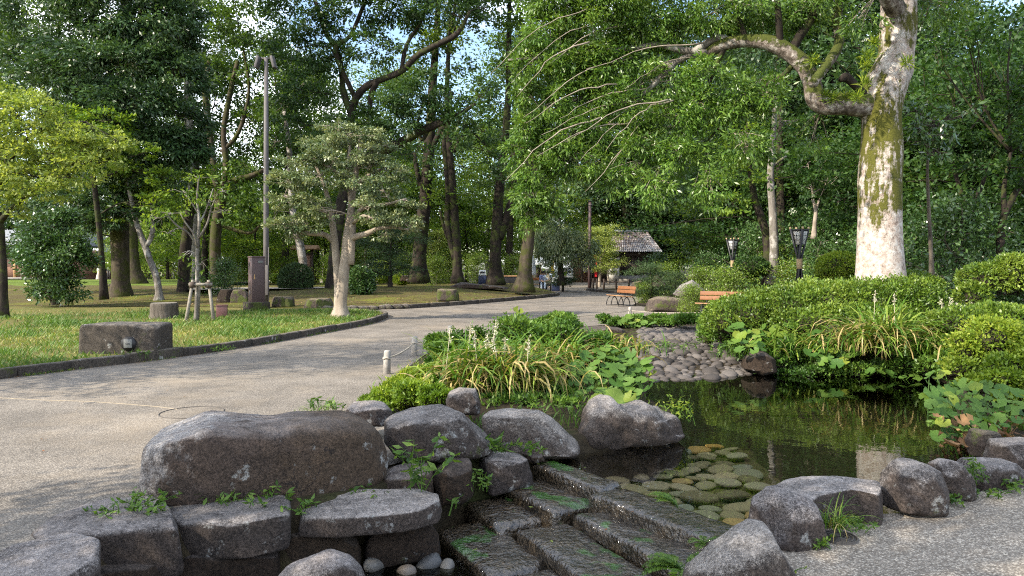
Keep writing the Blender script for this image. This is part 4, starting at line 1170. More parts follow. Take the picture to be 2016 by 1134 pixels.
o = mb.build('banner_cloth', M['red'], ban); s_ = o.modifiers.new('thickness', 'SOLIDIFY'); s_.thickness = 0.01
for px, m, w, h, lb in ((1083, 'yellow', 0.3, 1.9, 'yellow upright sign behind the seated group'), (1093, 'whitecloth', 0.55, 1.7, 'white notice standing right of the yellow sign'), (1116, 'whitecloth', 0.6, 1.1, 'white notice behind the low dark pine')):
    s = thing('standing_sign', lb, 'sign', (sx(px), YS - 4, 0), 'signs by the stall')
    Bx(s, 'sign_board', m, (sx(px), YS - 4, 0.4 + h / 2), (w, 0.05, h), bevel=0.01)
    Bx(s, 'sign_foot', 'black', (sx(px), YS - 4, 0.2), (w * 0.7, 0.3, 0.4))

# long low building far left with its posts
YL = 96.0
def lx(px): return (px - CX) * YL / F
hall = thing('park_hall', 'low reddish hall with grey roof far behind the round bush', 'building', (lx(60), YL, 0))
Bx(hall, 'wall', 'redwood', (lx(30), YL + 3, 1.9), (lx(150) - lx(-120), 5, 3.8))
Bx(hall, 'eave_beam', 'darkwood', (lx(30), YL + 0.2, 4.1), (lx(150) - lx(-120), 0.5, 0.7))
Bx(hall, 'white_rail', 'timber', (lx(30), YL - 0.1, 3.6), (lx(150) - lx(-120), 0.2, 0.14))
for px in (-80, -20, 34, 80, 120):
    Bx(hall, 'post', 'timber', (lx(px), YL - 0.4, 1.8), (0.28, 0.28, 3.6))
Bx(hall, 'porch_floor', 'concrete', (lx(30), YL - 0.4, 0.1), (lx(150) - lx(-120), 1.6, 0.2))
mb = MB(); a, c = lx(-130), lx(158)
mb.add([(a, YL - 1.5, 4.5), (c, YL - 1.5, 4.5), (c, YL + 4, 6.6), (a, YL + 4, 6.6), (a, YL - 1.5, 4.3), (c, YL - 1.5, 4.3), (c, YL + 9, 4.3), (a, YL + 9, 4.3)],
       [np.array([[0, 1, 2, 3], [4, 7, 6, 5], [0, 4, 5, 1], [3, 2, 6, 7]]), np.array([[1, 5, 6], [0, 7, 4]]), np.array([[1, 6, 2], [0, 3, 7]])])
mb.build('roof', M['greyroof'], hall, flat=True)
shed = thing('shelter', 'small grey-roofed shelter between the dark trunks far left', 'shelter', (lx(200), YL + 4, 0))
Bx(shed, 'wall', 'redwood', (lx(212), YL + 6, 1.6), (lx(250) - lx(178), 3, 3.2))
mb = MB(); a, c = lx(170), lx(262)
mb.add([(a, YL + 2.5, 3.6), (c, YL + 2.5, 3.6), (c - 1, YL + 7, 5.6), (a + 1, YL + 7, 5.6), (a, YL + 2.5, 3.4), (c, YL + 2.5, 3.4), (c, YL + 11, 3.4), (a, YL + 11, 3.4)],
       [np.array([[0, 1, 2, 3], [4, 7, 6, 5], [0, 4, 5, 1], [3, 2, 6, 7], [1, 5, 6, 2], [0, 3, 7, 4]])])
mb.build('roof', M['greyroof'], shed, flat=True)
Bx(shed, 'orange_sign', 'orange', (lx(184), YL + 2.4, 3.15), (1.0, 0.1, 0.5))
rf = thing('iron_railing', 'black railing in front of the far grey-roofed shelter', 'railing', (lx(205), YL - 8, 0))
for px in range(196, 228, 4):
    Bx(rf, 'baluster', 'black', ((px - CX) * 88 / F, 88, 0.65), (0.08, 0.06, 1.3))
Bx(rf, 'rail', 'black', ((210 - CX) * 88 / F, 88, 1.15), (2.2, 0.08, 0.09))

# roofed notice board
YN = 55.0
def nx(px): return (px - CX) * YN / F
g = ground_at(nx(606), YN)
nb = thing('notice_board', 'roofed dark notice board standing beyond the clipped round shrub', 'notice board', (nx(604), YN, g))
for px in (590, 614):
    Bx(nb, 'post', 'darkwood', (nx(px), YN, g + 1.3), (0.17, 0.17, 2.6))
Bx(nb, 'board', 'redwood', (nx(602), YN, g + 1.5), (nx(613) - nx(591), 0.08, 1.3))
Bx(nb, 'frame_rail', 'darkwood', (nx(602), YN - 0.06, g + 2.25), (nx(616) - nx(588), 0.1, 0.14))
mb = MB(); rzv = g + 2.65
x0, x1 = nx(575), nx(627)
mb.add([(x0, YN - 0.7, rzv), (x1, YN - 0.7, rzv), (x1, YN, rzv + 0.28), (x0, YN, rzv + 0.28), (x0, YN + 0.7, rzv), (x1, YN + 0.7, rzv),
        (x0, YN - 0.7, rzv - 0.07), (x1, YN - 0.7, rzv - 0.07), (x1, YN + 0.7, rzv - 0.07), (x0, YN + 0.7, rzv - 0.07)],
       [np.array([[0, 1, 2, 3], [3, 2, 5, 4], [6, 9, 8, 7], [0, 6, 7, 1], [4, 5, 8, 9]]), np.array([[0, 3, 4, 9, 6], [1, 7, 8, 5, 2]])])
mb.build('roof', M['seatwood'], nb, flat=True)

# ------------------------------------------------------------------ street furniture
# tall twin-headed floodlight post
p = at(524, 27.0)
lp = thing('lamp_post', 'tall grey steel lamp post with two flat floodlights at its top', 'lamp post', p)
zt = 9.25
mb = MB(); tube(mb, [(p[0], p[1], p[2] - 0.1), (p[0], p[1], 2.5), (p[0], p[1], 5.5), (p[0], p[1], zt)], [0.105, 0.10, 0.09, 0.075], 16); mb.build('pole', M['steel'], lp)
mb = MB(); tube(mb, [(p[0] - 0.30, p[1], zt - 0.02), (p[0] + 0.30, p[1], zt - 0.02)], 0.035, 8); mb.build('crossarm', M['steel'], lp)
for s in (-1, 1):
    mb = MB(); Mx = Matrix.Rotation(s * R(-14), 3, 'Y')
    box(mb, (p[0] + s * 0.29, p[1] - 0.05, zt - 0.18), (0.10, 0.34, 0.44), M=Mx); mb.build('floodlight', M['steel'], lp, flat=True, bevel=0.015)
mb = MB(); box(mb, (p[0] + 0.08, p[1] - 0.13, p[2] + 1.0), (0.11, 0.09, 1.1)); mb.build('meter_box', M['steel'], lp, flat=True, bevel=0.01)
mb = MB(); tube(mb, [(p[0] + 0.12, p[1] - 0.1, p[2]), (p[0] + 0.12, p[1] - 0.1, p[2] + 2.2)], 0.02, 6); mb.build('conduit', M['steel'], lp)

# brown electricity cabinet on its plinth, corner towards the path
p = at(505, 25.3)
cab = thing('utility_cabinet', 'tall narrow dark brown metal cabinet on a mossy concrete plinth', 'cabinet', p)
rzc = R(38)
mb = MB(); box(mb, (p[0], p[1], p[2] + 0.13), (0.72, 0.66, 0.32), rzc); mb.build('plinth', M['mossy_stone'], cab, flat=True, bevel=0.02)
mb = MB(); box(mb, (p[0], p[1], p[2] + 0.29 + 0.76), (0.44, 0.40, 1.52), rzc); body = mb.build('housing', M['cabinet'], cab, flat=True, bevel=0.008)
mb = MB(); box(mb, (p[0], p[1], p[2] + 0.29 + 1.54), (0.47, 0.43, 0.05), rzc); mb.build('lid', M['cabinet'], cab, flat=True, bevel=0.008)
ux, uy = np.array([math.cos(rzc), math.sin(rzc)]), np.array([-math.sin(rzc), math.cos(rzc)])
def onface(side, u, z, s, m, name):
    if side == 'right':   # face with normal -uy
        c = np.array(p[:2]) - uy * 0.206 + ux * u
        mb = MB(); box(mb, (c[0], c[1], z), s, rzc)
    else:                 # face with normal -ux
        c = np.array(p[:2]) - ux * 0.226 - uy * u
        mb = MB(); box(mb, (c[0], c[1], z), (s[1], s[0], s[2]), rzc)
    return mb.build(name, M[m], cab, flat=True, bevel=0.002)
onface('right', 0.0, p[2] + 1.05, (0.37, 0.012, 1.36), 'cabinet', 'door')
onface('right', 0.06, p[2] + 1.66, (0.17, 0.03, 0.08), 'greyplate', 'name_plate')
onface('right', -0.14, p[2] + 1.15, (0.035, 0.04, 0.16), 'timber', 'handle')
onface('left', 0.0, p[2] + 0.62, (0.035, 0.03, 0.13), 'greyplate', 'lock_plate')
onface('left', -0.02, p[2] + 1.58, (0.03, 0.02, 0.14), 'black', 'hinge')

p = at(437, 21.7)
bx_ = thing('meter_box', 'small maroon metal box standing in the grass by the propped tree', 'box', p)
mb = MB(); box(mb, (p[0], p[1], p[2] + 0.17), (0.30, 0.24, 0.36), R(18)); mb.build('housing', M['boxred'], bx_, flat=True, bevel=0.008)
mb = MB(); box(mb, (p[0], p[1], p[2] + 0.36), (0.33, 0.27, 0.03), R(18)); mb.build('lid', M['boxred'], bx_, flat=True, bevel=0.005)

# bamboo-footed brazier lanterns
def brazier(name, px, Y, top, label, gz=0.0):
    x = (px - CX) * Y / F
    t = thing('brazier_lantern', label, 'lantern', (x, Y, gz), 'brazier lanterns')
    zc = gz + (top - gz) * 0.63
    n = 4
    for k in range(n):
        a = k * 2 * np.pi / n + 0.5
        d = np.array([math.cos(a), math.sin(a)])
        a2 = a + 2.6
        e = np.array([math.cos(a2), math.sin(a2)])
        pts = np.array([(x + d[0] * 0.26, Y + d[1] * 0.26, gz - 0.05), (x + (d[0] + e[0]) * 0.05, Y + (d[1] + e[1]) * 0.05, zc), (x + e[0] * 0.24, Y + e[1] * 0.24, top)])
        mb = MB(); tube(mb, pts, 0.034, 8); mb.build('leg', M['black'], t)
        mb = MB(); tube(mb, [pts[2] - (0, 0, 0.02), pts[2] + (pts[2] - pts[1]) * 0.06], 0.030, 8); mb.build('pole_tip', M['bamboo'], t)
    mb = MB()
    for k in range(9):
        tube(mb, [(x + 0.065 * math.cos(q), Y + 0.065 * math.sin(q), zc - 0.13 + k * 0.03) for q in np.linspace(0, 2 * np.pi, 14)], 0.018, 5, False)
    mb.build('rope_binding', M['bamboo'], t)
    z0, z1, r0, r1 = top - 0.42, top - 0.06, 0.105, 0.165
    V = [(x + sx_ * r, Y + sy_ * r, z) for z, r in ((z0, r0), (z1, r1)) for sx_, sy_ in ((-1, -1), (1, -1), (1, 1), (-1, 1))]
    mb = MB().add(V, np.array([[0, 1, 5, 4], [1, 2, 6, 5], [2, 3, 7, 6], [3, 0, 4, 7], [0, 3, 2, 1]])); mb.build('paper_panel', M['lantern'], t, flat=True)
    V = np.array(V)
    mb = MB()
    for s in range(4):
        A, B, C_, D_ = V[s], V[(s + 1) % 4], V[4 + (s + 1) % 4], V[4 + s]
        for u in (0.0, 0.33, 0.67, 1.0):
            tube(mb, [A + (B - A) * u, D_ + (C_ - D_) * u], 0.0045, 5)
        for v in (0.0, 0.34, 0.68, 1.0):
            q0, q1 = A + (D_ - A) * v, B + (C_ - B) * v
            o_ = (q0 + q1) / 2 - np.array([x, Y, 0]); o_[2] = 0; o_ = o_ / np.linalg.norm(o_) * 0.012
            tube(mb, [q0 + o_, q1 + o_], 0.0045, 5)
    mb.build('lattice', M['black'], t)
    mb = MB(); box(mb, (x, Y, top - 0.03), (r1 * 2.1, r1 * 2.1, 0.05)); mb.build('top_rim', M['black'], t, flat=True, bevel=0.01)
brazier('a', 1574, 20.0, 2.62, 'nearer black brazier lantern on crossed poles behind the long hedge', 0.1)
brazier('b', 1442, 31.0, 2.75, 'farther black brazier lantern half lost in the dark trees', 0.0)

# benches with curved iron legs
def bench(loc, rz, label, wood):
    t = thing('park_bench', label, 'bench', loc, 'wooden benches beside the path')
    o = np.array(loc)
    def rot(v):
        v = np.asarray(v, float); c, s = math.cos(rz), math.sin(rz)
        return np.stack([v[..., 0] * c - v[..., 1] * s, v[..., 0] * s + v[..., 1] * c, v[..., 2]], -1) + o
    def part(name, c, s, m, tilt=0.0, bev=0.008):
        mb = MB(); Mx = np.array(Matrix.Rotation(rz, 3, 'Z')) @ np.array(Matrix.Rotation(tilt, 3, 'X'))
        box(mb, rot(np.array(c)), s, M=Mx); return mb.build(name, M[m], t, flat=True, bevel=bev)
    # local frame: x along the bench, -y the side people face
    for k in range(4):
        part('seat_slat', (0, -0.20 + k * 0.115, 0.42 - 0.012 * k), (1.5, 0.10, 0.035), 'seatwood', R(-3))
    for k in range(2):
        part('back_slat', (0, 0.27 + k * 0.035, 0.58 + k * 0.15), (1.5, 0.03, 0.135), wood, R(-13))
    for xx in (-0.52, 0.52):
        mb = MB()
        for (ya, yb, hh) in ((-0.36, 0.16, 0.40), (-0.14, 0.42, 0.40)):
            q = np.linspace(0.05, np.pi - 0.05, 14)
            tube(mb, rot(np.stack([np.full(14, xx), (ya + yb) / 2 - (yb - ya) / 2 * np.cos(q), hh * np.sin(q) ** 0.8], -1)), 0.020, 6)
        tube(mb, rot(np.array([(xx, -0.26, 0.395), (xx, 0.2, 0.375)])), 0.02, 6)
        mb.build('leg', M['black'], t)
        mb = MB(); tube(mb, rot(np.array([(xx, 0.14, 0.38), (xx, 0.25, 0.46), (xx, 0.31, 0.62), (xx, 0.34, 0.80)])), 0.018, 6); mb.build('back_bracket', M['black'], t)
        mb = MB(); q = rot(np.array([(xx, -0.38, 0.012), (xx, 0.44, 0.012)])); tube(mb, q, 0.018, 6); mb.build('foot_bar', M['black'], t)
    return t
q = P(1221, 600, 30.2)
bench((q[0], 30.2, 0.0), R(-70), 'wooden bench with orange back and curved black legs on the open path', 'orange')
q = P(1412, 600, 23.6)
bench((q[0] + 0.1, 23.6, 0.0), R(-32), 'wooden bench half hidden behind the left end of the long hedge', 'orange')

# low rope fence of pale posts along the island and over to the hedge
fence = thing('rope_fence', 'low fence of short pale posts strung with rope along the planting', 'fence', (-1.8, 11.2, 0))
FP = [(762, 11.0), (816, 13.2), (886, 15.6), (1002, 19.0), (1240, 22.9), (1398, 22.0)]
tops = []
for i, (px, Y) in enumerate(FP):
    x = (px - CX) * Y / F; g = 0.0
    mb = MB(); tube(mb, [(x, Y, -0.1), (x, Y, 0.2), (x + 0.004, Y, 0.335), (x + 0.004, Y, 0.35)], [0.054, 0.052, 0.050, 0.04], 14, wob=0.06, seed=i)
    po = mb.build('post', M['postwood'], fence)
    if i < 4:
        mb = MB(); tube(mb, [(x + 0.058 * math.cos(a), Y + 0.058 * math.sin(a), 0.235 + 0.012 * math.sin(3 * a)) for a in np.linspace(0, 2 * np.pi, 14)], 0.011, 5, False)
        mb.build('rope_loop', M['rope'], po)
    tops.append((x, Y, 0.235))
for i in range(len(tops) - 1):
    a, c = np.array(tops[i]), np.array(tops[i + 1])
    u = np.linspace(0, 1, 14)[:, None]
    q = a + (c - a) * u; q[:, 2] -= 0.22 * (u[:, 0] * (1 - u[:, 0])) * min(1.0, np.linalg.norm(c - a) / 3)
    mb = MB(); tube(mb, q, 0.012, 6); mb.build('rope', M['rope'], fence)

far = thing('post_rail_fence', 'low dark post fence along the far bend of the path', 'fence', ((1190 - CX) * 54 / F, 54, 0))
FQ = [(1168, 53.5), (1175, 53), (1189, 52.5), (1213, 51.5), (1238, 50.5), (1262, 50)]
for i, (px, Y) in enumerate(FQ):
    x = (px - CX) * Y / F
    mb = MB(); tube(mb, [(x, Y, -0.1), (x, Y, 0.72), (x, Y, 0.74)], [0.07, 0.065, 0.05], 8); mb.build('post', M['darkwood'], far)
    if i:
        mb = MB(); tube(mb, [((FQ[i - 1][0] - CX) * FQ[i - 1][1] / F, FQ[i - 1][1], 0.55), (x, Y, 0.55)], 0.025, 6); mb.build('rail', M['darkwood'], far)
kerb('far_kerb', np.array([(6.9, 40.5), (6.6, 43.0), (6.15, 45.2), (5.4, 47.6), (5.1, 50.0), (5.3, 52.5)]), 1.0, 0.2, 0.2, 0.14, M['kerb'], 14)

# brown utility pole
x = (1161 - CX) * 52 / F
pole = thing('utility_pole', 'slim brown pole rising beside the weeping tree', 'pole', (x, 52, 0))
mb = MB(); tube(mb, [(x, 52, -0.1), (x, 52, 3), (x + 0.02, 52, 6.2)], [0.14, 0.12, 0.10], 10); mb.build('shaft', M['cabinet'], pole)
mb = MB(); box(mb, (x, 52, 6.22), (0.26, 0.26, 0.08)); mb.build('cap', M['black'], pole, flat=True, bevel=0.01)
mb = MB(); tube(mb, [(x - 0.09, 51.93, 5.95), (x + 0.15, 51.93, 5.95)], 0.05, 8); mb.build('spotlight', M['steel'], pole)

# parasols, seat and bins of the resting place
x = (1049 - CX) * 49 / F
pa = thing('closed_parasol', 'closed white parasol on a wooden pole right of the leaning mossy trunk', 'parasol', (x, 49, 0), 'parasols of the resting place')
mb = MB(); tube(mb, [(x, 49, 0), (x, 49, 2.5)], 0.03, 8); mb.build('pole', M['timber'], pa)
mb = MB(); tube(mb, [(x, 49, 1.05), (x, 49, 1.2), (x, 49, 1.9), (x, 49, 2.35), (x, 49, 2.5)], [0.26, 0.24, 0.16, 0.07, 0.02], 14, wob=0.22, seed=3); mb.build('canopy', M['whitecloth'], pa)
x = (1065 - CX) * 52 / F
pb = thing('open_parasol', 'open white parasol between the closed one and the weeping tree', 'parasol', (x, 52, 0), 'parasols of the resting place')
mb = MB(); tube(mb, [(x, 52, 0), (x, 52, 2.2)], 0.03, 8); mb.build('pole', M['timber'], pb)
n = 8; a = np.arange(n) * 2 * np.pi / n
V = np.concatenate([np.stack([x + r * np.cos(a), 52 + r * np.sin(a), np.full(n, z)], -1) for r, z in ((0.02, 2.32), (0.45, 2.16), (0.88, 1.86), (0.88, 1.74))])
i0 = np.arange(n); i1 = (i0 + 1) % n
mb = MB().add(V, [np.concatenate([np.stack([j * n + i0, (j + 1) * n + i0, (j + 1) * n + i1, j * n + i1], -1) for j in range(3)])]); mb.build('canopy', M['whitecloth'], pb, flat=True)

def bin_(px, Y, label):
    x = (px - CX) * Y / F; g = ground_at(x, Y)
    t = thing('litter_bin', label, 'bin', (x, Y, g), 'navy bins with white tops')
    Bx(t, 'bin_body', 'navy', (x, Y, g + 0.27), (0.52, 0.5, 0.54), bevel=0.03)
    Bx(t, 'white_top', 'whitecloth', (x, Y, g + 0.72), (0.50, 0.46, 0.36), bevel=0.05, taper=0.85)
    Bx(t, 'slot', 'black', (x, Y - 0.225, g + 0.74), (0.28, 0.03, 0.10))
bin_(1094, 48.5, 'navy bin with a white top right beside the seated people')
bin_(950, 47.0, 'navy bin with a white top behind the forked trunk')

x0 = (1062 - CX) * 49.5 / F
rb = thing('low_bench', 'plain low wooden bench the resting people sit on', 'bench', (x0, 49.5, 0))
for k in range(3):
    Bx(rb, 'seat_slat', 'timber', (x0, 49.3 + k * 0.16, 0.42), (1.9, 0.14, 0.05), bevel=0.006)
for s in (-0.75, 0.0, 0.75):
    Bx(rb, 'leg', 'steel', (x0 + s, 49.46, 0.2), (0.06, 0.4, 0.40))
Bx(rb, 'back_rail', 'orange', (x0 - 0.1, 49.78, 0.78), (1.9, 0.04, 0.16), bevel=0.006)
for px, Y, lb in ((940, 60, 'long dark planter wall left of the leaning mossy trunk'),):
    x = (1000 - CX) * 58 / F; t = thing('planter_wall', lb, 'planter', (x, 58, 0.2))
    Bx(t, 'wall', 'black', (x, 58, 0.35), (3.6, 0.5, 0.9), bevel=0.02); Bx(t, 'coping', 'seatwood', (x, 58, 0.86), (3.8, 0.62, 0.1), bevel=0.02)

# manhole cover
c = G(1652, 1060, 0.0)
mh = thing('drain_cover', 'round dark drain cover with ring ribs beside the rim stones', 'drain cover', (c[0], c[1], 0))
mb = MB(); tube(mb, [(c[0], c[1], -0.02), (c[0], c[1], 0.008)], 0.108, 40); mb.build('plate', M['rubber'], mh, flat=True)
for r in (0.10, 0.078, 0.056, 0.034, 0.014):
    mb = MB(); a = np.linspace(0, 2 * np.pi, 40); tube(mb, np.stack([c[0] + r * np.cos(a), c[1] + r * np.sin(a), np.full(40, 0.009)], -1), 0.0055, 6, False); mb.build('ring_rib', M['rubber'], mh)

# ------------------------------------------------------------------ people
def person(joints, edges, radii, origin, label, skin_parts, cloth='lilac', hair=None, legs=None, group='people in the park'):
    """One continuous skinned body; hair and clothes are children."""
    t = thing('person', label, 'person', origin, group)
    o = np.array(origin)
    me = bpy.data.meshes.new('body')
    me.from_pydata([Vector(j) for j in joints], edges, [])
    b = bpy.data.objects.new('body', me); COL.objects.link(b); b.parent = t
    s = b.modifiers.new('skin', 'SKIN')
    for i, r in enumerate(radii):
        me.skin_vertices[0].data[i].radius = (r, r)
    me.skin_vertices[0].data[0].use_root = True
    sb = b.modifiers.new('smooth', 'SUBSURF'); sb.levels = 2; sb.render_levels = 2
    me.materials.append(M['skin'])
    for name, js, rs, m in skin_parts:
        mb = MB()
        for jj, rr in zip(js, rs):
            q = spline(np.array([joints[k] for k in jj]), 3)
            r = np.interp(np.linspace(0, 1, len(q)), np.linspace(0, 1, len(rr)), rr)
            tube(mb, q + o, r, 10, wob=0.05, seed=len(name))
        mb.build(name, M[m], t)
    hd = np.array(joints[4])
    mb = MB(); blob(mb, hd + o + np.array([0, 0.012 if hair != 'front' else -0.012, 0.025]), (0.092, 0.105, 0.125), 3, 0.05, 2, 4)
    if hair == 'long':
        tube(mb, [hd + o + (0, 0.06, 0.05), hd + o + (0, 0.09, -0.10), hd + o + (0, 0.10, -0.30)], [0.07, 0.085, 0.04], 10)
    mb.build('hair', M['hair'], t)
    mb = MB(); blob(mb, hd + o + np.array([0, -0.10, -0.02]), (0.014, 0.02, 0.02), 2, 0.0); mb.build('nose', M['skin'], t)
    for sgn in (-1, 1):
        mb = MB(); blob(mb, hd + o + np.array([sgn * 0.032, -0.088, 0.008]), (0.012, 0.008, 0.008), 2, 0.0); mb.build('eye', M['hair'], t)
    return t

def seated(px, Y, label, top, bottom, hair, lean=0.0, turn=0.0):
    x = (px - CX) * Y / F
    j = [(0, 0, 0.52), (0, 0.02 + lean * 0.3, 0.75), (0, lean * 0.8, 0.98), (0, lean, 1.07), (0, lean - 0.015, 1.20),
         (0.17, lean * 0.8, 0.95), (0.23, lean - 0.08, 0.72), (0.15, lean - 0.30, 0.62), (0.14, lean - 0.38, 0.61),
         (-0.17, lean * 0.8, 0.95), (-0.23, lean - 0.08, 0.72), (-0.15, lean - 0.30, 0.62), (-0.14, lean - 0.38, 0.61),
         (0.10, -0.03, 0.50), (0.12, -0.42, 0.48), (0.12, -0.44, 0.10), (0.12, -0.58, 0.05),
         (-0.10, -0.03, 0.50), (-0.12, -0.42, 0.48), (-0.12, -0.44, 0.10), (-0.12, -0.58, 0.05)]
    e = [(0, 1), (1, 2), (2, 3), (3, 4), (2, 5), (5, 6), (6, 7), (7, 8), (2, 9), (9, 10), (10, 11), (11, 12), (0, 13), (13, 14), (14, 15), (15, 16), (0, 17), (17, 18), (18, 19), (19, 20)]
    r = [0.12, 0.12, 0.12, 0.055, 0.095, 0.06, 0.045, 0.035, 0.04, 0.06, 0.045, 0.035, 0.04, 0.085, 0.065, 0.045, 0.04, 0.085, 0.065, 0.045, 0.04]
    t = person(j, e, r, (x, Y, 0), label, [('shirt', [(0, 1, 2, 3), (2, 5, 6), (2, 9, 10)], [(0.15, 0.15, 0.165, 0.075), (0.10, 0.075, 0.06), (0.10, 0.075, 0.06)], top),
                                           ('trousers', [(0, 13, 14, 15), (0, 17, 18, 19)], [(0.13, 0.11, 0.085, 0.06), (0.13, 0.11, 0.085, 0.06)], bottom)], hair=hair)
    t.rotation_euler = (0, 0, turn)
    return t

def standing(px, Y, label, top, bottom, hair, turn=0.0, skirt=False, gz=0.0):
    x = (px - CX) * Y / F
    j = [(0, 0, 0.92), (0, 0, 1.15), (0, 0, 1.40), (0, 0, 1.49), (0, -0.015, 1.62),
         (0.18, 0, 1.38), (0.22, 0.02, 1.10), (0.21, -0.06, 0.86), (0.20, -0.08, 0.78), (-0.18, 0, 1.38), (-0.22, 0.02, 1.10), (-0.21, -0.06, 0.86), (-0.20, -0.08, 0.78),
         (0.09, 0, 0.88), (0.10, -0.02, 0.48), (0.10, 0.02, 0.08), (0.11, -0.13, 0.04), (-0.09, 0, 0.88), (-0.10, -0.02, 0.48), (-0.10, 0.02, 0.08), (-0.11, -0.13, 0.04)]
    e = [(0, 1), (1, 2), (2, 3), (3, 4), (2, 5), (5, 6), (6, 7), (7, 8), (2, 9), (9, 10), (10, 11), (11, 12), (0, 13), (13, 14), (14, 15), (15, 16), (0, 17), (17, 18), (18, 19), (19, 20)]
    r = [0.12, 0.12, 0.12, 0.055, 0.095, 0.06, 0.045, 0.035, 0.04, 0.06, 0.045, 0.035, 0.04, 0.085, 0.06, 0.045, 0.04, 0.085, 0.06, 0.045, 0.04]
    low = ('skirt', [(1, 0, 14, 15)], [(0.15, 0.17, 0.22, 0.26)], bottom) if skirt else ('trousers', [(0, 13, 14, 15), (0, 17, 18, 19)], [(0.13, 0.11, 0.085, 0.07), (0.13, 0.11, 0.085, 0.07)], bottom)
    t = person(j, e, r, (x, Y, gz), label, [('shirt', [(0, 1, 2, 3), (2, 5, 6), (2, 9, 10)], [(0.15, 0.15, 0.165, 0.075), (0.10, 0.075, 0.06), (0.10, 0.075, 0.06)], top), low], hair=hair)
    t.rotation_euler = (0, 0, turn)
    return t
seated(1066, 49.35, 'dark-haired person in a lilac shirt sitting leftmost on the low bench', 'lilac', 'darkcloth', 'short', -0.15, 0.5)
seated(1073, 49.3, 'person with long dark hair and light blue top sitting mid bench', 'ltblue', 'ltblue', 'long', -0.1, -0.3)
seated(1082, 49.2, 'person in beige sitting at the right end of the low bench by the bin', 'beige', 'beige', 'short', -0.12, -1.0)
seated(1072, 56.0, 'person in white seen beyond the bench group', 'whiteshirt', 'darkcloth', 'short', 0.0, 1.0)
seated(1083, 56.5, 'person in light blue shirt seen just behind the navy bin', 'ltblue', 'darkcloth', 'short', 0.0, -1.0)
standing(195, 86, 'person in a long pale dress standing by the far shelter', 'whiteshirt', 'beige', 'long', 3.0, True)
standing(205, 86, 'person in dark shirt and trousers standing by the far shelter', 'darkcloth', 'darkcloth', 'short', 0.4)

# ------------------------------------------------------------------ trees
def grow(seed, h, r, base, cr, n, L, W, limbs=14, rise=(0.3, 1.0), sr=0.75, flat=0.5, droop=0.25, up=0.7, lean=(0, 0), tone=0.5, nspray=7, top=0.93, taperp=1.0, prof=None):
    """Trunk, limbs and sprays of leaves on the limb ends, in local coordinates."""
    rng = np.random.default_rng(seed)
    tm, cm_ = MB(), MB()
    k = 8
    t = np.linspace(0, 1, k)
    tp = np.stack([lean[0] * t * h + np.cumsum(rng.normal(size=k) * 0.018 * h) * t, lean[1] * t * h + np.cumsum(rng.normal(size=k) * 0.018 * h) * t, t * h * top], -1)
    tp[0, 2] = -0.15
    tr = r * (1 - 0.86 * t ** taperp); tr[0] *= 1.35
    tp2 = spline(tp, 3); tr2 = np.interp(np.linspace(0, 1, len(tp2)), t, tr)
    tube(tm, tp2, tr2, 10, wob=0.08, seed=seed)
    per = max(6, n // (limbs * nspray))
    for i in range(limbs):
        u = (base / h) + (0.97 - base / h) * (i + rng.random() * 0.8) / limbs
        p0 = np.array([np.interp(u, np.linspace(0, 1, len(tp2)), tp2[:, j]) for j in range(3)])
        az = i * 2.4 + rng.random() * 0.9
        v = (u - base / h) / (1 - base / h)
        pr = (prof(v) if prof else (0.55 + 0.9 * v) * (1 - v ** 2.2) + 0.22)
        ln = cr * pr * rng.uniform(0.75, 1.2)
        el = rise[0] + (rise[1] - rise[0]) * v + rng.normal() * 0.12
        d = np.array([math.cos(az) * math.cos(el), math.sin(az) * math.cos(el), math.sin(el)])
        q = [p0]
        for s in range(1, 5):
            q.append(p0 + d * ln * s / 4 + np.array([rng.normal(), rng.normal(), rng.normal()]) * 0.05 * ln + np.array([0, 0, -0.10 * ln * (s / 4) ** 2 * (1 if el < 0.6 else 0)]))
        q = spline(np.array(q), 2)
        r0 = np.interp(u, t, tr) * 0.5
        tube(tm, q, np.linspace(r0, 0.012, len(q)), 6)
        for s in range(nspray):
            w = 0.25 + 0.75 * (s + rng.random()) / nspray
            c = np.array([np.interp(w, np.linspace(0, 1, len(q)), q[:, j]) for j in range(3)])
            off = rng.normal(size=3) * np.array([1, 1, 0.55]) * (0.20 * ln * (0.4 + w * 0.6))
            e = c + off
            tube(tm, [c, (c + e) / 2 + rng.normal(size=3) * 0.04, e], [0.014, 0.009, 0.004], 4, False)
            m = rng.poisson(per)
            g = rng.normal(size=(m, 3)) * np.array([sr, sr, sr * flat]) * 0.62
            st = rng.random()
            add_leaves(cm_, rng, e + g, L, W, g / sr * 0.6 + d * 0.4, droop, up, np.clip(tone * st + (1 - tone) * rng.random(m), 0, 1))
    return tm, cm_

PROTO = {}
def proto(key, leaf, bark, **k):
    tm, cm_ = grow(**k)
    PROTO[key] = (tm.mesh('trunk', M[bark]), cm_.mesh('crown', M[leaf]))

def plant(key, name, label, cat, loc, rz, s, group=None):
    t = thing(name, label, cat, loc, group, rz)
    t.scale = (s, s, s)
    link('trunk', PROTO[key][0], t); link('crown', PROTO[key][1], t)
    return t

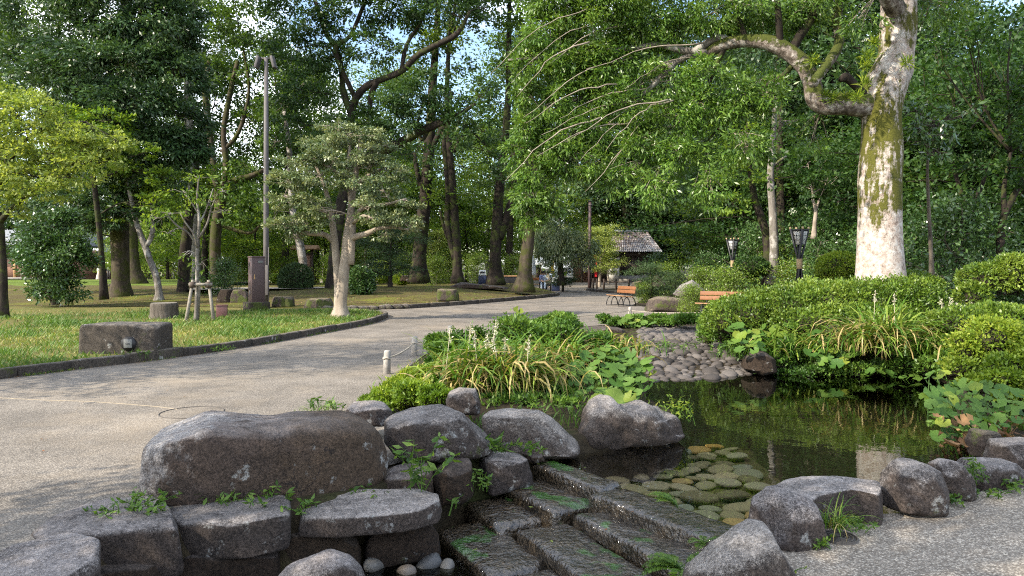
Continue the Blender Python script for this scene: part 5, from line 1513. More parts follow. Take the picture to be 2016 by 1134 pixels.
proto('ever', 'wood2', 'bark', seed=1, h=15, r=0.30, base=2.2, cr=4.6, n=19000, L=0.27, W=0.12, limbs=26, rise=(0.05, 1.1), sr=0.95, nspray=8)
proto('ever2', 'camphor', 'bark', seed=2, h=17, r=0.34, base=2.5, cr=5.2, n=20000, L=0.28, W=0.12, limbs=28, rise=(0.0, 1.1), sr=1.0, nspray=8)
proto('decid', 'wood', 'bark', seed=3, h=19, r=0.30, base=6.0, cr=5.6, n=16000, L=0.26, W=0.13, limbs=20, rise=(0.25, 1.2), sr=1.0, nspray=8)
proto('decid2', 'mapleG', 'barkgrey', seed=4, h=16, r=0.24, base=3.5, cr=5.0, n=15000, L=0.25, W=0.13, limbs=20, rise=(0.25, 1.2), sr=1.0, nspray=8)
proto('maple', 'mapleD', 'bark', seed=5, h=8, r=0.16, base=1.3, cr=4.0, n=17000, L=0.17, W=0.10, limbs=20, rise=(0.05, 0.75), sr=0.85, flat=0.22, droop=0.15, up=1.8, nspray=9)
proto('maple2', 'mapleG', 'bark', seed=6, h=7, r=0.14, base=1.4, cr=3.4, n=13000, L=0.17, W=0.10, limbs=18, rise=(0.1, 0.8), sr=0.8, flat=0.25, droop=0.15, up=1.6, nspray=8)
proto('shrub', 'azalea', 'twig', seed=7, h=2.2, r=0.05, base=0.15, cr=1.3, n=6500, L=0.10, W=0.05, limbs=16, rise=(0.3, 1.2), sr=0.42, flat=0.8, nspray=6)
proto('shrubD', 'camellia', 'twig', seed=8, h=2.6, r=0.06, base=0.1, cr=1.4, n=6500, L=0.12, W=0.055, limbs=16, rise=(0.2, 1.2), sr=0.45, flat=0.8, nspray=6)
proto('shrubP', 'pine', 'bark', seed=9, h=2.4, r=0.09, base=0.5, cr=1.5, n=8000, L=0.11, W=0.022, limbs=9, rise=(0.0, 0.5), sr=0.36, flat=0.3, droop=-0.4, up=0.3, nspray=6)
proto('yellow', 'mapleY', 'barkpale', seed=10, h=5.5, r=0.15, base=1.8, cr=2.2, n=8000, L=0.16, W=0.09, limbs=14, rise=(0.3, 1.1), sr=0.6, flat=0.4, nspray=7)

rng = np.random.default_rng(77)
def wood(lst, group, label, name='tree', cat='tree', jit=0.12):
    for key, px, Y, s in lst:
        x = (px - CX) * Y / F
        z = ground_at(x, Y) if Y < 60 else 0.0
        plant(key, name, label, cat, (x, Y, z - 0.05), rng.uniform(0, 6.28), s * rng.uniform(1 - jit, 1 + jit), group)

# deep wood closing the view on the right
wood([('ever', 1330, 92, 1.35), ('ever2', 1400, 86, 1.3), ('ever', 1470, 80, 1.3), ('ever2', 1545, 76, 1.3), ('ever', 1620, 72, 1.25), ('ever2', 1700, 66, 1.25), ('ever', 1780, 62, 1.2),
      ('ever2', 1860, 58, 1.2), ('ever', 1940, 54, 1.15), ('ever2', 2020, 50, 1.15), ('ever', 2110, 46, 1.1), ('ever2', 1450, 70, 1.0), ('ever', 1440, 62, 1.05), ('ever2', 1590, 54, 1.0), ('ever', 1680, 50, 1.0),
      ('ever2', 1830, 44, 0.95), ('ever', 1990, 40, 0.9), ('ever2', 2100, 36, 0.9), ('ever', 2260, 40, 1.1), ('ever2', 2300, 30, 1.0), ('ever2', 1235, 86, 1.75), ('ever2', 1165, 90, 1.8), ('ever', 1310, 84, 1.8), ('ever2', 1430, 86, 1.7), ('ever', 1490, 50, 1.3), ('ever2', 1570, 44, 1.2), ('ever', 1650, 40, 1.15), ('ever2', 1760, 36, 1.1)],
     'evergreens of the wood on the right', 'tall dark evergreen crowding the wood behind the white-barked tree')
wood([('maple', 1470, 44, 1.0), ('maple', 1560, 38, 1.0), ('maple', 1650, 34, 0.95), ('maple', 1800, 29, 1.0), ('maple', 1880, 26, 0.95), ('maple', 1960, 24, 0.95), ('maple', 2050, 22, 0.95), ('maple', 1730, 40, 1.1),
      ('maple2', 1430, 48, 1.0), ('maple', 1900, 34, 1.25), ('maple', 2000, 31, 1.2), ('maple2', 1420, 58, 1.1), ('maple', 1620, 46, 1.2), ('maple2', 1500, 52, 1.2), ('maple', 2140, 27, 1.1)],
     'layered maples of the right-hand wood', 'spreading deep green maple layered under the wood on the right', 'maple_tree')
wood([('shrubD', 1480, 34, 1.1), ('shrub', 1530, 33, 0.9), ('shrubD', 1620, 27, 1.0), ('shrub', 1660, 26, 0.8), ('shrubD', 1830, 22, 0.9), ('shrubD', 1880, 21, 1.0), ('shrubD', 1780, 24, 1.0), ('shrubD', 1950, 20, 1.0), ('shrubD', 1860, 18, 0.9), ('shrubD', 1700, 25, 1.0), ('shrubD', 1600, 31, 1.2), ('shrub', 1560, 29, 0.8)],
     'undergrowth bushes behind the long hedge', 'dark leafy bush in the undergrowth behind the long hedge', 'bush', 'bush')
# far middle, bright with sun coming through
wood([('decid2', 800, 82, 1.1), ('decid2', 880, 74, 1.0), ('decid2', 960, 88, 1.15), ('decid', 1030, 100, 1.2), ('decid2', 1100, 96, 1.1), ('ever', 1170, 104, 1.2), ('ever', 1240, 98, 1.3), ('decid2', 1300, 92, 1.0), ('ever', 1060, 112, 1.3), ('decid2', 720, 86, 1.0),
      ('maple2', 840, 62, 1.2), ('maple2', 920, 66, 1.2), ('maple2', 1000, 72, 1.3), ('maple2', 760, 66, 1.2), ('decid2', 1150, 86, 0.8), ('ever', 1215, 88, 0.9), ('ever2', 1290, 84, 0.95)],
     'bright trees beyond the far plaza', 'sunlit yellow-green tree far beyond the trunks in the middle')
# left distance
wood([('decid2', 640, 80, 1.0), ('decid', 560, 92, 1.1), ('decid2', 470, 104, 1.0), ('decid', 380, 108, 1.1), ('decid2', 290, 112, 1.0), ('decid', 200, 116, 1.1), ('ever', 110, 118, 1.2), ('ever', 20, 118, 1.2), ('ever', -70, 112, 1.2), ('decid', -160, 104, 1.2),
      ('maple2', 470, 66, 1.1), ('maple2', 540, 62, 1.0), ('maple2', 640, 64, 1.1), ('maple2', 330, 72, 1.1), ('maple2', 240, 74, 0.7), ('maple2', 500, 52, 0.9), ('maple2', 400, 58, 1.1), ('decid2', 700, 62, 0.9)],
     'bright trees beyond the lawn', 'yellow-green tree far beyond the lawn on the left')
# tall trees whose crowns close the top of the picture
wood([('decid', 90, 46, 1.05), ('decid', 400, 52, 1.0), ('decid', 560, 56, 1.05), ('decid', 620, 66, 1.1), ('decid', 260, 62, 1.15), ('decid', 1000, 64, 1.1), ('decid', -60, 50, 1.0), ('decid', 760, 70, 1.1), ('ever2', -100, 62, 1.1)],
     'tall trees closing the sky', 'tall slender-trunked deciduous tree rising behind the lawn')
# the far-off wood all round, one mass
mb = MB(); q_ = np.random.default_rng(12)
for i in range(150):
    a = -1.15 + 2.3 * (i + q_.random()) / 150
    d = q_.uniform(125, 150)
    foliage(mb, q_, (d * math.sin(a), d * math.cos(a), q_.uniform(2, 13)), (6, 5, 4.5), 190, 1.0, 0.6, 14, 0.4, 0.6)
tag(mb.build('distant_wood', M['mapleG']), kind='stuff')
wood([('shrub', px, 88 + (px * 7) % 19, 2.4 + (px % 5) * 0.3) for px in range(250, 760, 42)], 'tall hedge bushes far behind the lawn', 'tall sunlit bush in the far hedge behind the lawn', 'bush', 'bush')
# outside the frame on the left: the trees whose shade lies on the near pavement
for i, (x, y, k, s) in enumerate(((-5.8, -1.2, 'decid', 0.72), (-7.3, 1.5, 'decid', 0.42), (-11.0, 8.6, 'decid', 0.44))):
    plant(k, 'tree', 'tree outside the left of the view shading the near pavement', 'tree', (x, y, 0), i * 2.0, s, 'trees outside the view')

def tubes_px(mb, rows, sub=4, n=12, wob=0.07, seed=0, flare=1.0):
    """Limb from rows (px, py, Y, radius in px)."""
    rows = np.array(rows, float)
    q = np.array([P(a, b, c) for a, b, c, _ in rows]); r = rows[:, 3] * rows[:, 2] / F
    s = spline(np.concatenate([q, r[:, None]], 1), sub)
    s[:, 3] = np.maximum(s[:, 3], 0.003)
    if flare > 1:
        k = min(4, len(s)); s[:k, 3] *= np.linspace(flare, 1, k)
    tube(mb, s[:, :3], s[:, 3], n, wob=wob, seed=seed)
    return s

def custom(name, label, cat, trunks, clumps, leaf, bark, L, W, seed, density=1.0, group=None, twig=True, sub=14, subr=0.34, flat=0.5, droop=0.25, up=0.7, shell=0.4, tone=0.5, depth=0.9, hang=0.0, limbname=True, n=12, base=None, tn=7):
    """A tree of its own: trunk and limbs drawn as space curves, crown as clumps hung on twigs."""
    rng = np.random.default_rng(seed)
    b0 = P(*trunks[0][0][:3])
    if base is not None: b0[2] = base
    t = thing(name, label, cat, b0, group)
    allp = []
    tm = MB()
    for i, rows in enumerate(trunks):
        mb = tm if i == 0 else MB()
        s = tubes_px(mb, rows, 4, n, 0.08, seed + i, 1.5 if i == 0 else 1.0)
        allp.append(s[:, :3])
        if i: mb.build('limb', M[bark], t)
    allp = np.concatenate(allp)
    cm_ = MB()
    for c in clumps:
        px, py, Y, rx, ry = c[:5]
        dn = c[5] if len(c) > 5 else 1.0
        ctr = P(px, py, Y); rad = np.array([rx * Y / F, rx * Y / F * depth, ry * Y / F])
        area = 4 * rad[0] * rad[2]
        m = int(density * dn * area / (L * W * 0.5) * 2.7)
        sc = foliage(cm_, rng, ctr, rad, m, L, W, max(5, int(sub * rx / 60)), subr, flat, shell, droop, up, tone, hang)
        if twig:
            # twigs reach from the closest lower limb point out to sprays of the clump
            dd = np.linalg.norm(allp - ctr, axis=1) + 0.6 * np.maximum(0, allp[:, 2] - ctr[2])
            a = allp[np.argmin(dd)]
            mid = (a + ctr) / 2 + rng.normal(size=3) * 0.06 * np.linalg.norm(ctr - a) + np.array([0, 0, 0.05 * np.linalg.norm(ctr - a)])
            q = spline(np.array([a, mid, ctr]), 4)
            r0 = 0.010 + 0.009 * np.linalg.norm(ctr - a)
            tube(tm, q, np.linspace(r0, 0.010, len(q)), 6)
            for e in sc[:tn]:
                j = q[rng.integers(3, len(q))]
                tube(tm, [j, (j + e) / 2 + rng.normal(size=3) * 0.05, e], [0.013, 0.009, 0.004], 4, False)
    tm.build('trunk', M[bark], t)
    if cm_.n: cm_.build('crown', M[leaf], t)
    return t

# --- the white-barked tree by the pond
YT = 14.0
bt = thing('pond_tree', 'big old tree with patchy white mossy bark behind the hedge by the pond', 'tree', (P(1732, 545, YT)[0], YT, 0.3))
prof = [(1735, 700, 70), (1734, 600, 56), (1733, 545, 46), (1732, 500, 42.5), (1732, 440, 41), (1733, 380, 41), (1735, 320, 40), (1736, 270, 37.5), (1735, 230, 38), (1736, 200, 42), (1745, 165, 43), (1755, 140, 41), (1764, 105, 33), (1768, 60, 33.5), (1769, 0, 33), (1771, -80, 32), (1762, -180, 28), (1770, -300, 22), (1750, -420, 14), (1760, -540, 6)]
q = np.array([np.append(P(a, b, YT + 0.004 * (545 - b) * 0.2), c * YT / F) for a, b, c in prof])
s = spline(q, 5)
n = 44; mb = MB(); a = np.arange(n) * 2 * np.pi / n
V = []
for i in range(len(s)):
    fl = smooth(1.2, 0.2, s[i, 2]) * 0.22
    w = 1 + 0.05 * noise3(np.stack([np.cos(a) * 1.6, np.sin(a) * 1.6, np.full(n, s[i, 2] * 0.7)], -1), 5) + fl * np.cos(a * 5 + 0.7) * 0.5 \
        + 0.07 * smooth(2.6, 3.4, s[i, 2]) * noise3(np.stack([np.cos(a) * 2.6, np.sin(a) * 2.6, np.full(n, s[i, 2] * 1.3)], -1), 8)
    V.append(np.stack([s[i, 0] + np.cos(a) * s[i, 3] * w, s[i, 1] + np.sin(a) * s[i, 3] * w, np.full(n, s[i, 2])], -1))
i0 = np.arange(n); i1 = (i0 + 1) % n
mb.add(np.concatenate(V), np.concatenate([np.stack([j * n + i0, j * n + i1, (j + 1) * n + i1, (j + 1) * n + i0], -1) for j in range(len(V) - 1)]))
mb.build('trunk', M['bigbark'], bt)
LIMBS = [
    [(1742, 226, 13.68, 22), (1722, 214, 13.70, 25), (1695, 207, 13.78, 23), (1660, 205, 13.9, 21), (1625, 203, 13.8, 22), (1604, 188, 13.75, 20), (1598, 165, 13.7, 17), (1585, 132, 13.6, 17), (1555, 104, 13.5, 16), (1515, 84, 13.4, 15), (1475, 80, 13.2, 13), (1430, 86, 13.0, 12), (1392, 104, 12.8, 9)],
    [(1440, 84, 13.0, 10), (1410, 76, 12.9, 8), (1375, 96, 12.8, 7), (1340, 118, 12.6, 6), (1290, 140, 12.4, 5), (1230, 180, 12.2, 4), (1150, 190, 12.0, 3.2), (1070, 225, 11.8, 2)],
    [(1392, 104, 12.8, 9), (1345, 100, 12.7, 7), (1300, 88, 12.6, 6), (1240, 96, 12.4, 5), (1170, 100, 12.3, 4), (1090, 112, 12.1, 3), (1000, 118, 12.0, 2)],
    [(1330, 122, 12.6, 6), (1260, 190, 12.4, 5), (1200, 210, 12.3, 4), (1130, 260, 12.2, 3.2), (1080, 330, 12.1, 2.2), (1040, 400, 12.0, 1.5)],
    [(1555, 104, 13.5, 10), (1575, 70, 13.4, 9), (1605, 20, 13.3, 8), (1620, -40, 13.2, 7), (1600, -120, 13.0, 5)],
    [(1535, 95, 13.5, 7), (1534, 50, 13.6, 6.5), (1530, 0, 13.6, 6), (1520, -90, 13.5, 5), (1490, -180, 13.4, 3)],
    [(1600, 165, 13.7, 9), (1640, 110, 14.3, 10), (1652, 80, 14.6, 9), (1648, 40, 14.7, 9), (1650, -20, 14.8, 8), (1640, -120, 14.8, 6)],
    [(1765, 20, 14.0, 20), (1700, -80, 13.3, 14), (1560, -160, 12.6, 10), (1400, -190, 12.0, 7), (1240, -150, 11.6, 5), (1120, -80, 11.3, 3)],
    [(1770, -60, 14.0, 20), (1850, -150, 13.2, 14), (1960, -220, 12.4, 10), (2080, -240, 11.4, 6), (2200, -200, 10.6, 3)],
    [(1768, -150, 14.0, 18), (1720, -260, 12.8, 12), (1700, -340, 11.0, 8), (1690, -420, 9.0, 4)],
    [(1700, 185, 14.1, 8), (1680, 165, 14.0, 8), (1665, 152, 13.95, 9), (1655, 158, 13.9, 5)],
    [(1430, 86, 14.85, 6), (1405, 140, 15.0, 5), (1385, 190, 15.0, 4), (1350, 250, 15.0, 3), (1310, 310, 15.0, 2)],
    [(1570, 118, 14.4, 5), (1540, 150, 14.6, 5), (1500, 175, 14.8, 4), (1450, 215, 14.9, 3), (1390, 280, 15.0, 2)],
    [(1470, 80, 13.2, 6), (1455, 40, 13.1, 5), (1440, -10, 13.0, 5), (1400, -80, 12.9, 3)],
]
def mirY(Y): return 14.0 + (14.0 - Y) * 0.85
for i in (0, 1, 2, 3, 4, 5, len(LIMBS) - 1):
    LIMBS[i] = [(a, b_, mirY(c), r_) for a, b_, c, r_ in LIMBS[i]]
limb_pts = [s[:, :3]]
for i, rows in enumerate(LIMBS):
    mb = MB(); ss = tubes_px(mb, rows, 5, 14, 0.10, 300 + i)
    limb_pts.append(ss[:, :3])
    mb.build('limb', M['limbbark'] if i in (0, 6, 7, 8) else M['bark'] if i in (4, 5, 9, 10, 11, 12, 13) else M['barkgrey'], bt)
limb_pts = np.concatenate(limb_pts)
rng = np.random.default_rng(31)
cmb, twg = MB(), MB()
CL = [  # px, py, Y, rx, ry, amount : the hanging sunlit side
    (1220, -20, 12.2, 120, 50, 1.5), (1090, -10, 12.0, 80, 45, 1.2), (1340, -20, 12.4, 90, 50, .8), (1080, 60, 12.0, 65, 48, 1), (1170, 55, 12.1, 75, 50, 1.1), (1265, 50, 12.2, 75, 48, 1), (1345, 55, 12.5, 60, 45, .6),
    (1050, 125, 11.9, 48, 42, 1), (1125, 130, 12.0, 68, 46, 1.1), (1215, 130, 12.2, 75, 50, 1.1), (1300, 165, 12.5, 70, 45, .7), (1030, 190, 11.9, 36, 40, .9), (1090, 200, 12.0, 58, 46, 1.1), (1170, 200, 12.1, 68, 46, 1.1), (1250, 215, 12.4, 62, 45, .8),
    (1035, 262, 12.0, 36, 42, .9), (1105, 265, 12.0, 60, 46, 1.1), (1180, 265, 12.2, 58, 42, .9), (1060, 325, 12.0, 46, 44, 1), (1120, 320, 12.1, 50, 40, .9), (1045, 385, 12.0, 40, 42, 1), (1085, 385, 12.1, 34, 36, .7), (1042, 432, 12.0, 26, 26, .9), (1015, 300, 12.0, 26, 34, .8), (1175, 330, 12.4, 44, 36, .6),
    (1400, 30, 12.9, 75, 40, .9), (1470, 20, 13.0, 70, 36, .9), (1380, 150, 12.9, 60, 36, .9), (1320, 235, 12.8, 62, 42, .9), (1390, 215, 13.0, 60, 44, .9), (1260, 295, 12.7, 55, 40, .8), (1340, 310, 13.0, 60, 44, .8), (1440, 190, 13.3, 55, 50, .8), (1520, 200, 13.6, 50, 45, .7), (1500, 160, 12.6, 50, 30, .6), (1290, 370, 13.0, 45, 40, .6), (1470, 290, 13.5, 55, 45, .6), (1400, 370, 13.5, 50, 42, .5), (1220, 350, 12.6, 40, 36, .5), (1560, 30, 13.0, 60, 40, .8), (1600, 280, 13.0, 40, 30, .4),
    (1600, 10, 13.3, 70, 40, .5), (1700, 40, 14.4, 40, 40, .4), (1850, 10, 13.4, 60, 40, .5),
    # above the frame and over the near pavement
    (1560, -140, 12.6, 170, 70, .6), (1380, -170, 12.0, 160, 70, .6), (1200, -130, 11.6, 130, 60, .6), (1850, -170, 13.0, 150, 80, .6), (2000, -220, 12.2, 160, 80, .6), (2120, -230, 11.2, 150, 80, .6), (1700, -300, 12.5, 180, 90, .6), (1690, -420, 10.0, 260, 110, .6), (1750, -560, 12.0, 260, 120, .5), (1600, -330, 11.0, 200, 90, .5), (2000, -420, 12.0, 240, 110, .5)]
for px, py, Y, rx, ry, dn in CL:
    if py > -60: Y = mirY(Y)
    ctr = P(px, py, Y); rad = np.array([rx, rx * 0.85, ry]) * Y / F
    far_ = py < -60
    L, W = (0.20, 0.07) if far_ else (0.105, 0.031)
    m = int(dn * 4 * rad[0] * rad[2] / (L * W * 0.5) * (0.7 if far_ else 3.6))
    sc = foliage(cmb, rng, ctr, rad, m, L, W, int(10 + rx / 4), 0.30, 0.7, 0.25, 0.75, 0.5, 0.45, 0.03)
    dd = np.linalg.norm(limb_pts - ctr, axis=1) + 0.5 * np.maximum(0, ctr[2] - limb_pts[:, 2])
    a = limb_pts[np.argmin(dd)]
    q = spline(np.array([a, (a + ctr) / 2 + [0, 0, 0.12], ctr]), 4)
    tube(twg, q, np.linspace(0.010 + 0.006 * np.linalg.norm(a - ctr), 0.006, len(q)), 6)
    for e in sc[:9]:
        j = q[rng.integers(2, len(q))]
        tube(twg, [j, (j + e) / 2 + np.array([0, 0, 0.05]), e], [0.008, 0.006, 0.003], 4, False)
for k in range(18):
    px, py = rng.uniform(1130, 1400), rng.uniform(10, 260)
    dx, dy, Y0 = rng.uniform(110, 230), rng.uniform(50, 130), rng.uniform(14.6, 15.6)
    q = spline(np.array([P(px, py, Y0), P(px - dx * 0.5, py + dy * 0.36 - 8, Y0 - 0.15), P(px - dx, py + dy, Y0 - 0.5)]), 5)
    tube(twg, q + rng.normal(size=q.shape) * 0.012, np.linspace(rng.uniform(0.012, 0.022), 0.004, len(q)), 5)
cmb.build('crown', M['canopy'], bt); twg.build('twigs', M['barkpale'], bt)['kind'] = 'stuff'
# ferny epiphytes on the fork and the knee of the limb
ep = MB()
for px, py, Y, rr in ((1708, 112, 13.55, 22), (1703, 130, 13.55, 18), (1702, 165, 13.55, 16), (1690, 190, 13.6, 14), (1785, 125, 13.6, 16), (1600, 120, 13.5, 14), (1622, 190, 13.55, 16), (1668, 193, 13.65, 16), (1640, 195, 13.65, 14), (1720, 85, 13.55, 10)):
    if px < 1680: Y = mirY(Y + 0.15) - 0.22
    m = 90; c = P(px, py, Y); r_ = rr * Y / F * 0.5
    pos = c + rng.normal(size=(m, 3)) * r_ * 0.4
    add_leaves(ep, rng, pos, 0.16, 0.016, rng.normal(size=(m, 3)) * 0.5 + np.array([-0.1, -0.6, 0.5]), 0.15, 0.4, rng.random(m))
ep.build('epiphytes', M['lime'], bt)

# --- yellow-green maple at the left border
custom('maple_tree', 'yellow-green maple leaning in from the left border of the lawn', 'tree',
       [[(4, 628, 21.7, 9), (6, 560, 21.7, 8), (2, 480, 21.7, 8), (-2, 440, 21.6, 8), (-14, 380, 21.4, 7), (-30, 300, 21.2, 6), (-40, 200, 21, 5)], [(0, 436, 21.6, 6), (22, 412, 21.3, 5), (45, 392, 21, 4), (90, 350, 20.6, 3), (150, 320, 20.2, 2)], [(-12, 390, 21.4, 5), (30, 300, 20.8, 4), (90, 250, 20.3, 3), (170, 240, 20, 2)]],
       [(20, 195, 20.5, 60, 30), (80, 215, 20.2, 60, 26), (-20, 230, 20.8, 60, 40), (40, 255, 20.2, 70, 28), (120, 265, 20, 55, 24), (190, 265, 20, 55, 18, .8), (170, 285, 19.8, 60, 20), (235, 280, 19.8, 42, 12, .9), (80, 300, 20, 80, 24), (180, 318, 19.8, 60, 18, .9), (10, 310, 20.5, 60, 30), (60, 345, 20.2, 80, 22), (140, 350, 20, 60, 18, .8), (0, 370, 20.6, 60, 26), (90, 380, 20.2, 60, 16, .7), (-60, 300, 21, 60, 60), (-50, 180, 21, 60, 50), (20, 415, 20.8, 40, 16, .7)],
       'mapleY', 'bark', 0.105, 0.06, 401, 0.95, flat=0.35, up=1.2, droop=0.3, sub=22, subr=0.30, base=0.1)
custom('maple_tree', 'green maple with flat layered sprays right of the yellow-green one', 'tree',
       [[(205, 590, 30, 6), (200, 500, 30, 5), (190, 400, 29.8, 5), (180, 320, 29.6, 4), (170, 250, 29.5, 3)]],
       [(130, 225, 28.5, 60, 18), (210, 238, 28.5, 60, 20), (170, 262, 28.2, 80, 20), (250, 285, 28.2, 50, 14), (120, 290, 28.6, 70, 20), (290, 300, 28.4, 34, 14), (200, 320, 28.4, 60, 16), (330, 350, 29, 45, 20, .8), (310, 400, 29, 45, 20, .8)],
       'mapleG', 'bark', 0.15, 0.085, 402, 0.9, flat=0.25, up=1.8, droop=0.1, sub=20, subr=0.3)

# --- dark camphor mass upper left
custom('camphor_tree', 'massive dark evergreen with a half mossy straight trunk on the left lawn', 'tree',
       [[(238, 592, 33, 18), (237, 540, 33, 17), (236, 470, 33, 17), (236, 400, 33, 16), (238, 300, 33, 15), (242, 180, 33, 13), (248, 40, 33, 11), (250, -120, 33, 8), (255, -280, 33, 4)], [(237, 330, 33, 8), (190, 250, 32, 7), (140, 170, 31, 5), (110, 100, 30.5, 3)], [(240, 280, 33, 8), (300, 200, 32, 7), (350, 130, 31, 5)], [(240, 200, 33, 8), (200, 100, 32, 6), (180, 0, 31, 4)]],
       [(230, 40, 31, 90, 60), (150, 80, 31, 80, 55), (310, 60, 31, 80, 60), (220, 130, 30.5, 100, 50), (330, 150, 30.8, 70, 55), (130, 165, 30.5, 80, 50), (260, 210, 30.5, 90, 50), (350, 230, 30.8, 60, 55), (180, 235, 30.5, 80, 40), (300, 290, 30.8, 80, 45), (375, 290, 31, 40, 40, .8), (240, 320, 31, 70, 40), (320, 350, 31, 60, 30, .7), (180, 300, 31.5, 50, 30), (250, 380, 31.5, 50, 30, .9), (200, 400, 31.5, 50, 40, .9), (130, 400, 32, 60, 40, .7), (280, -60, 31, 110, 70), (160, -50, 31, 100, 70), (80, 120, 32, 60, 50, .8), (60, 30, 32, 70, 60, .6), (370, 60, 32, 40, 60, .5), (220, -170, 32, 120, 80, .7), (90, 470, 34, 70, 30, .6), (170, 430, 31.5, 60, 28, .7), (300, 420, 31.5, 40, 24, .6), (230, 425, 31, 50, 22, .7), (60, 410, 33, 60, 30, .6)],
       'camphor', 'barkmoss', 0.20, 0.075, 403, 1.7, sub=22, subr=0.3, droop=0.45, n=18)
custom('tree', 'trunk with a flared foot standing behind the straight mossy trunk', 'tree',
       [[(268, 568, 48, 18), (262, 520, 48, 13), (258, 470, 48, 12), (256, 400, 48, 11), (262, 250, 48, 10), (270, 100, 48, 8), (290, -60, 48, 5)]],
       [(300, 380, 46, 50, 30, .5), (330, 100, 47, 60, 60, .4), (300, -40, 47, 80, 60, .5), (400, 20, 47, 60, 50, .4)], 'wood', 'barkmoss', 0.26, 0.12, 404, 0.8)
custom('tree', 'twin slender trunks rising out of the top beside the dark evergreen', 'tree',
       [[(390, 575, 50, 9), (386, 500, 50, 8), (380, 400, 50, 8), (372, 250, 50, 8), (370, 120, 50, 8), (360, 40, 50, 7), (352, -60, 50, 6), (350, -200, 50, 3)], [(371, 130, 50, 6), (378, 60, 50, 6), (384, 0, 50, 5), (392, -120, 50, 3)]],
       [(420, 40, 49, 50, 40, .5), (330, -60, 49, 80, 50, .6), (440, -80, 49, 80, 50, .6), (470, 90, 49, 45, 26, .5)], 'wood', 'barkgrey', 0.26, 0.12, 405, 0.8)
# slim white-footed trunk that forks
custom('tree', 'slim crooked tree with a pale foot forking just above the lawn', 'tree',
       [[(313, 594, 31, 7.5), (312, 570, 31, 7), (306, 540, 31, 6.5), (294, 510, 31, 6), (286, 485, 31, 6), (276, 460, 31, 5.5), (266, 428, 31, 5), (256, 380, 31, 4), (240, 330, 31, 3)], [(288, 485, 31, 5), (298, 466, 31, 4.5), (302, 440, 31, 4.5), (300, 400, 31, 3.5), (310, 350, 31, 2.5)]],
       [(270, 360, 30.8, 50, 24, .7), (320, 370, 30.6, 45, 22, .7), (300, 320, 30.8, 50, 22, .7), (330, 420, 30.6, 34, 16, .5), (245, 420, 31, 30, 20, .5)], 'mapleG', 'barkgrey', 0.16, 0.09, 406, 0.9, flat=0.35, up=1.2)
# mossy forked tree left of the lamp post
custom('tree', 'dark forked tree with a yellow mossy left side near the lamp post', 'tree',
       [[(428, 560, 42, 10), (424, 520, 42, 10), (424, 480, 42, 10), (428, 430, 42, 10), (438, 390, 42, 9), (455, 360, 42, 8), (490, 348, 42, 6), (520, 335, 42, 4)], [(430, 430, 42, 8), (428, 380, 42, 7), (420, 320, 42, 6), (410, 240, 42, 6), (404, 180, 42, 5), (412, 120, 42, 4)], [(432, 410, 42, 7), (445, 330, 42, 6), (440, 260, 42, 5), (452, 190, 42, 5), (468, 120, 42, 4)], [(440, 445, 42, 4), (470, 455, 42, 3.5), (495, 458, 42, 3), (516, 440, 42, 2)], [(436, 300, 42, 4), (470, 260, 42, 4), (490, 180, 42, 3), (480, 100, 42, 2)]],
       [(430, 60, 41.5, 60, 40, .7), (500, 60, 41.5, 60, 45, .7), (470, 140, 42, 40, 26, .4), (410, 150, 42, 34, 40, .5), (500, 240, 42, 34, 40, .5), (450, 370, 41.5, 50, 26, .7), (500, 390, 41.5, 40, 30, .6), (400, 300, 42, 26, 40, .4), (480, 320, 42, 40, 24, .5), (460, -20, 42, 90, 50, .8), (470, 430, 41.5, 40, 24, .5)],
       'wood', 'barkmoss', 0.22, 0.11, 407, 0.85)
custom('tree', 'short-boled brown trunk right behind the propped young tree', 'tree',
       [[(362, 588, 35, 11), (362, 540, 35, 11), (365, 490, 35, 11), (372, 430, 35, 9), (380, 380, 35, 7), (390, 300, 35, 5)]],
       [(360, 400, 34.5, 40, 26, .7), (420, 360, 34.5, 40, 24, .6), (390, 330, 34.6, 45, 24, .6)], 'mapleG', 'bark', 0.17, 0.09, 408, 0.9, flat=0.3, up=1.4)
# leaning grey trunk behind the round shrub
custom('tree', 'grey leaning trunk rising behind the clipped round shrub', 'tree',
       [[(600, 560, 40, 8), (597, 520, 40, 8), (590, 480, 40, 8), (580, 440, 40, 7), (574, 390, 40, 6), (570, 300, 40, 5), (560, 220, 40, 4)]],
       [(560, 200, 39.5, 50, 40, .6), (600, 160, 39.5, 55, 40, .6), (540, 280, 39.8, 30, 30, .5), (540, 420, 39.6, 40, 30, .5)], 'wood', 'barkgrey', 0.22, 0.11, 409, 0.85)

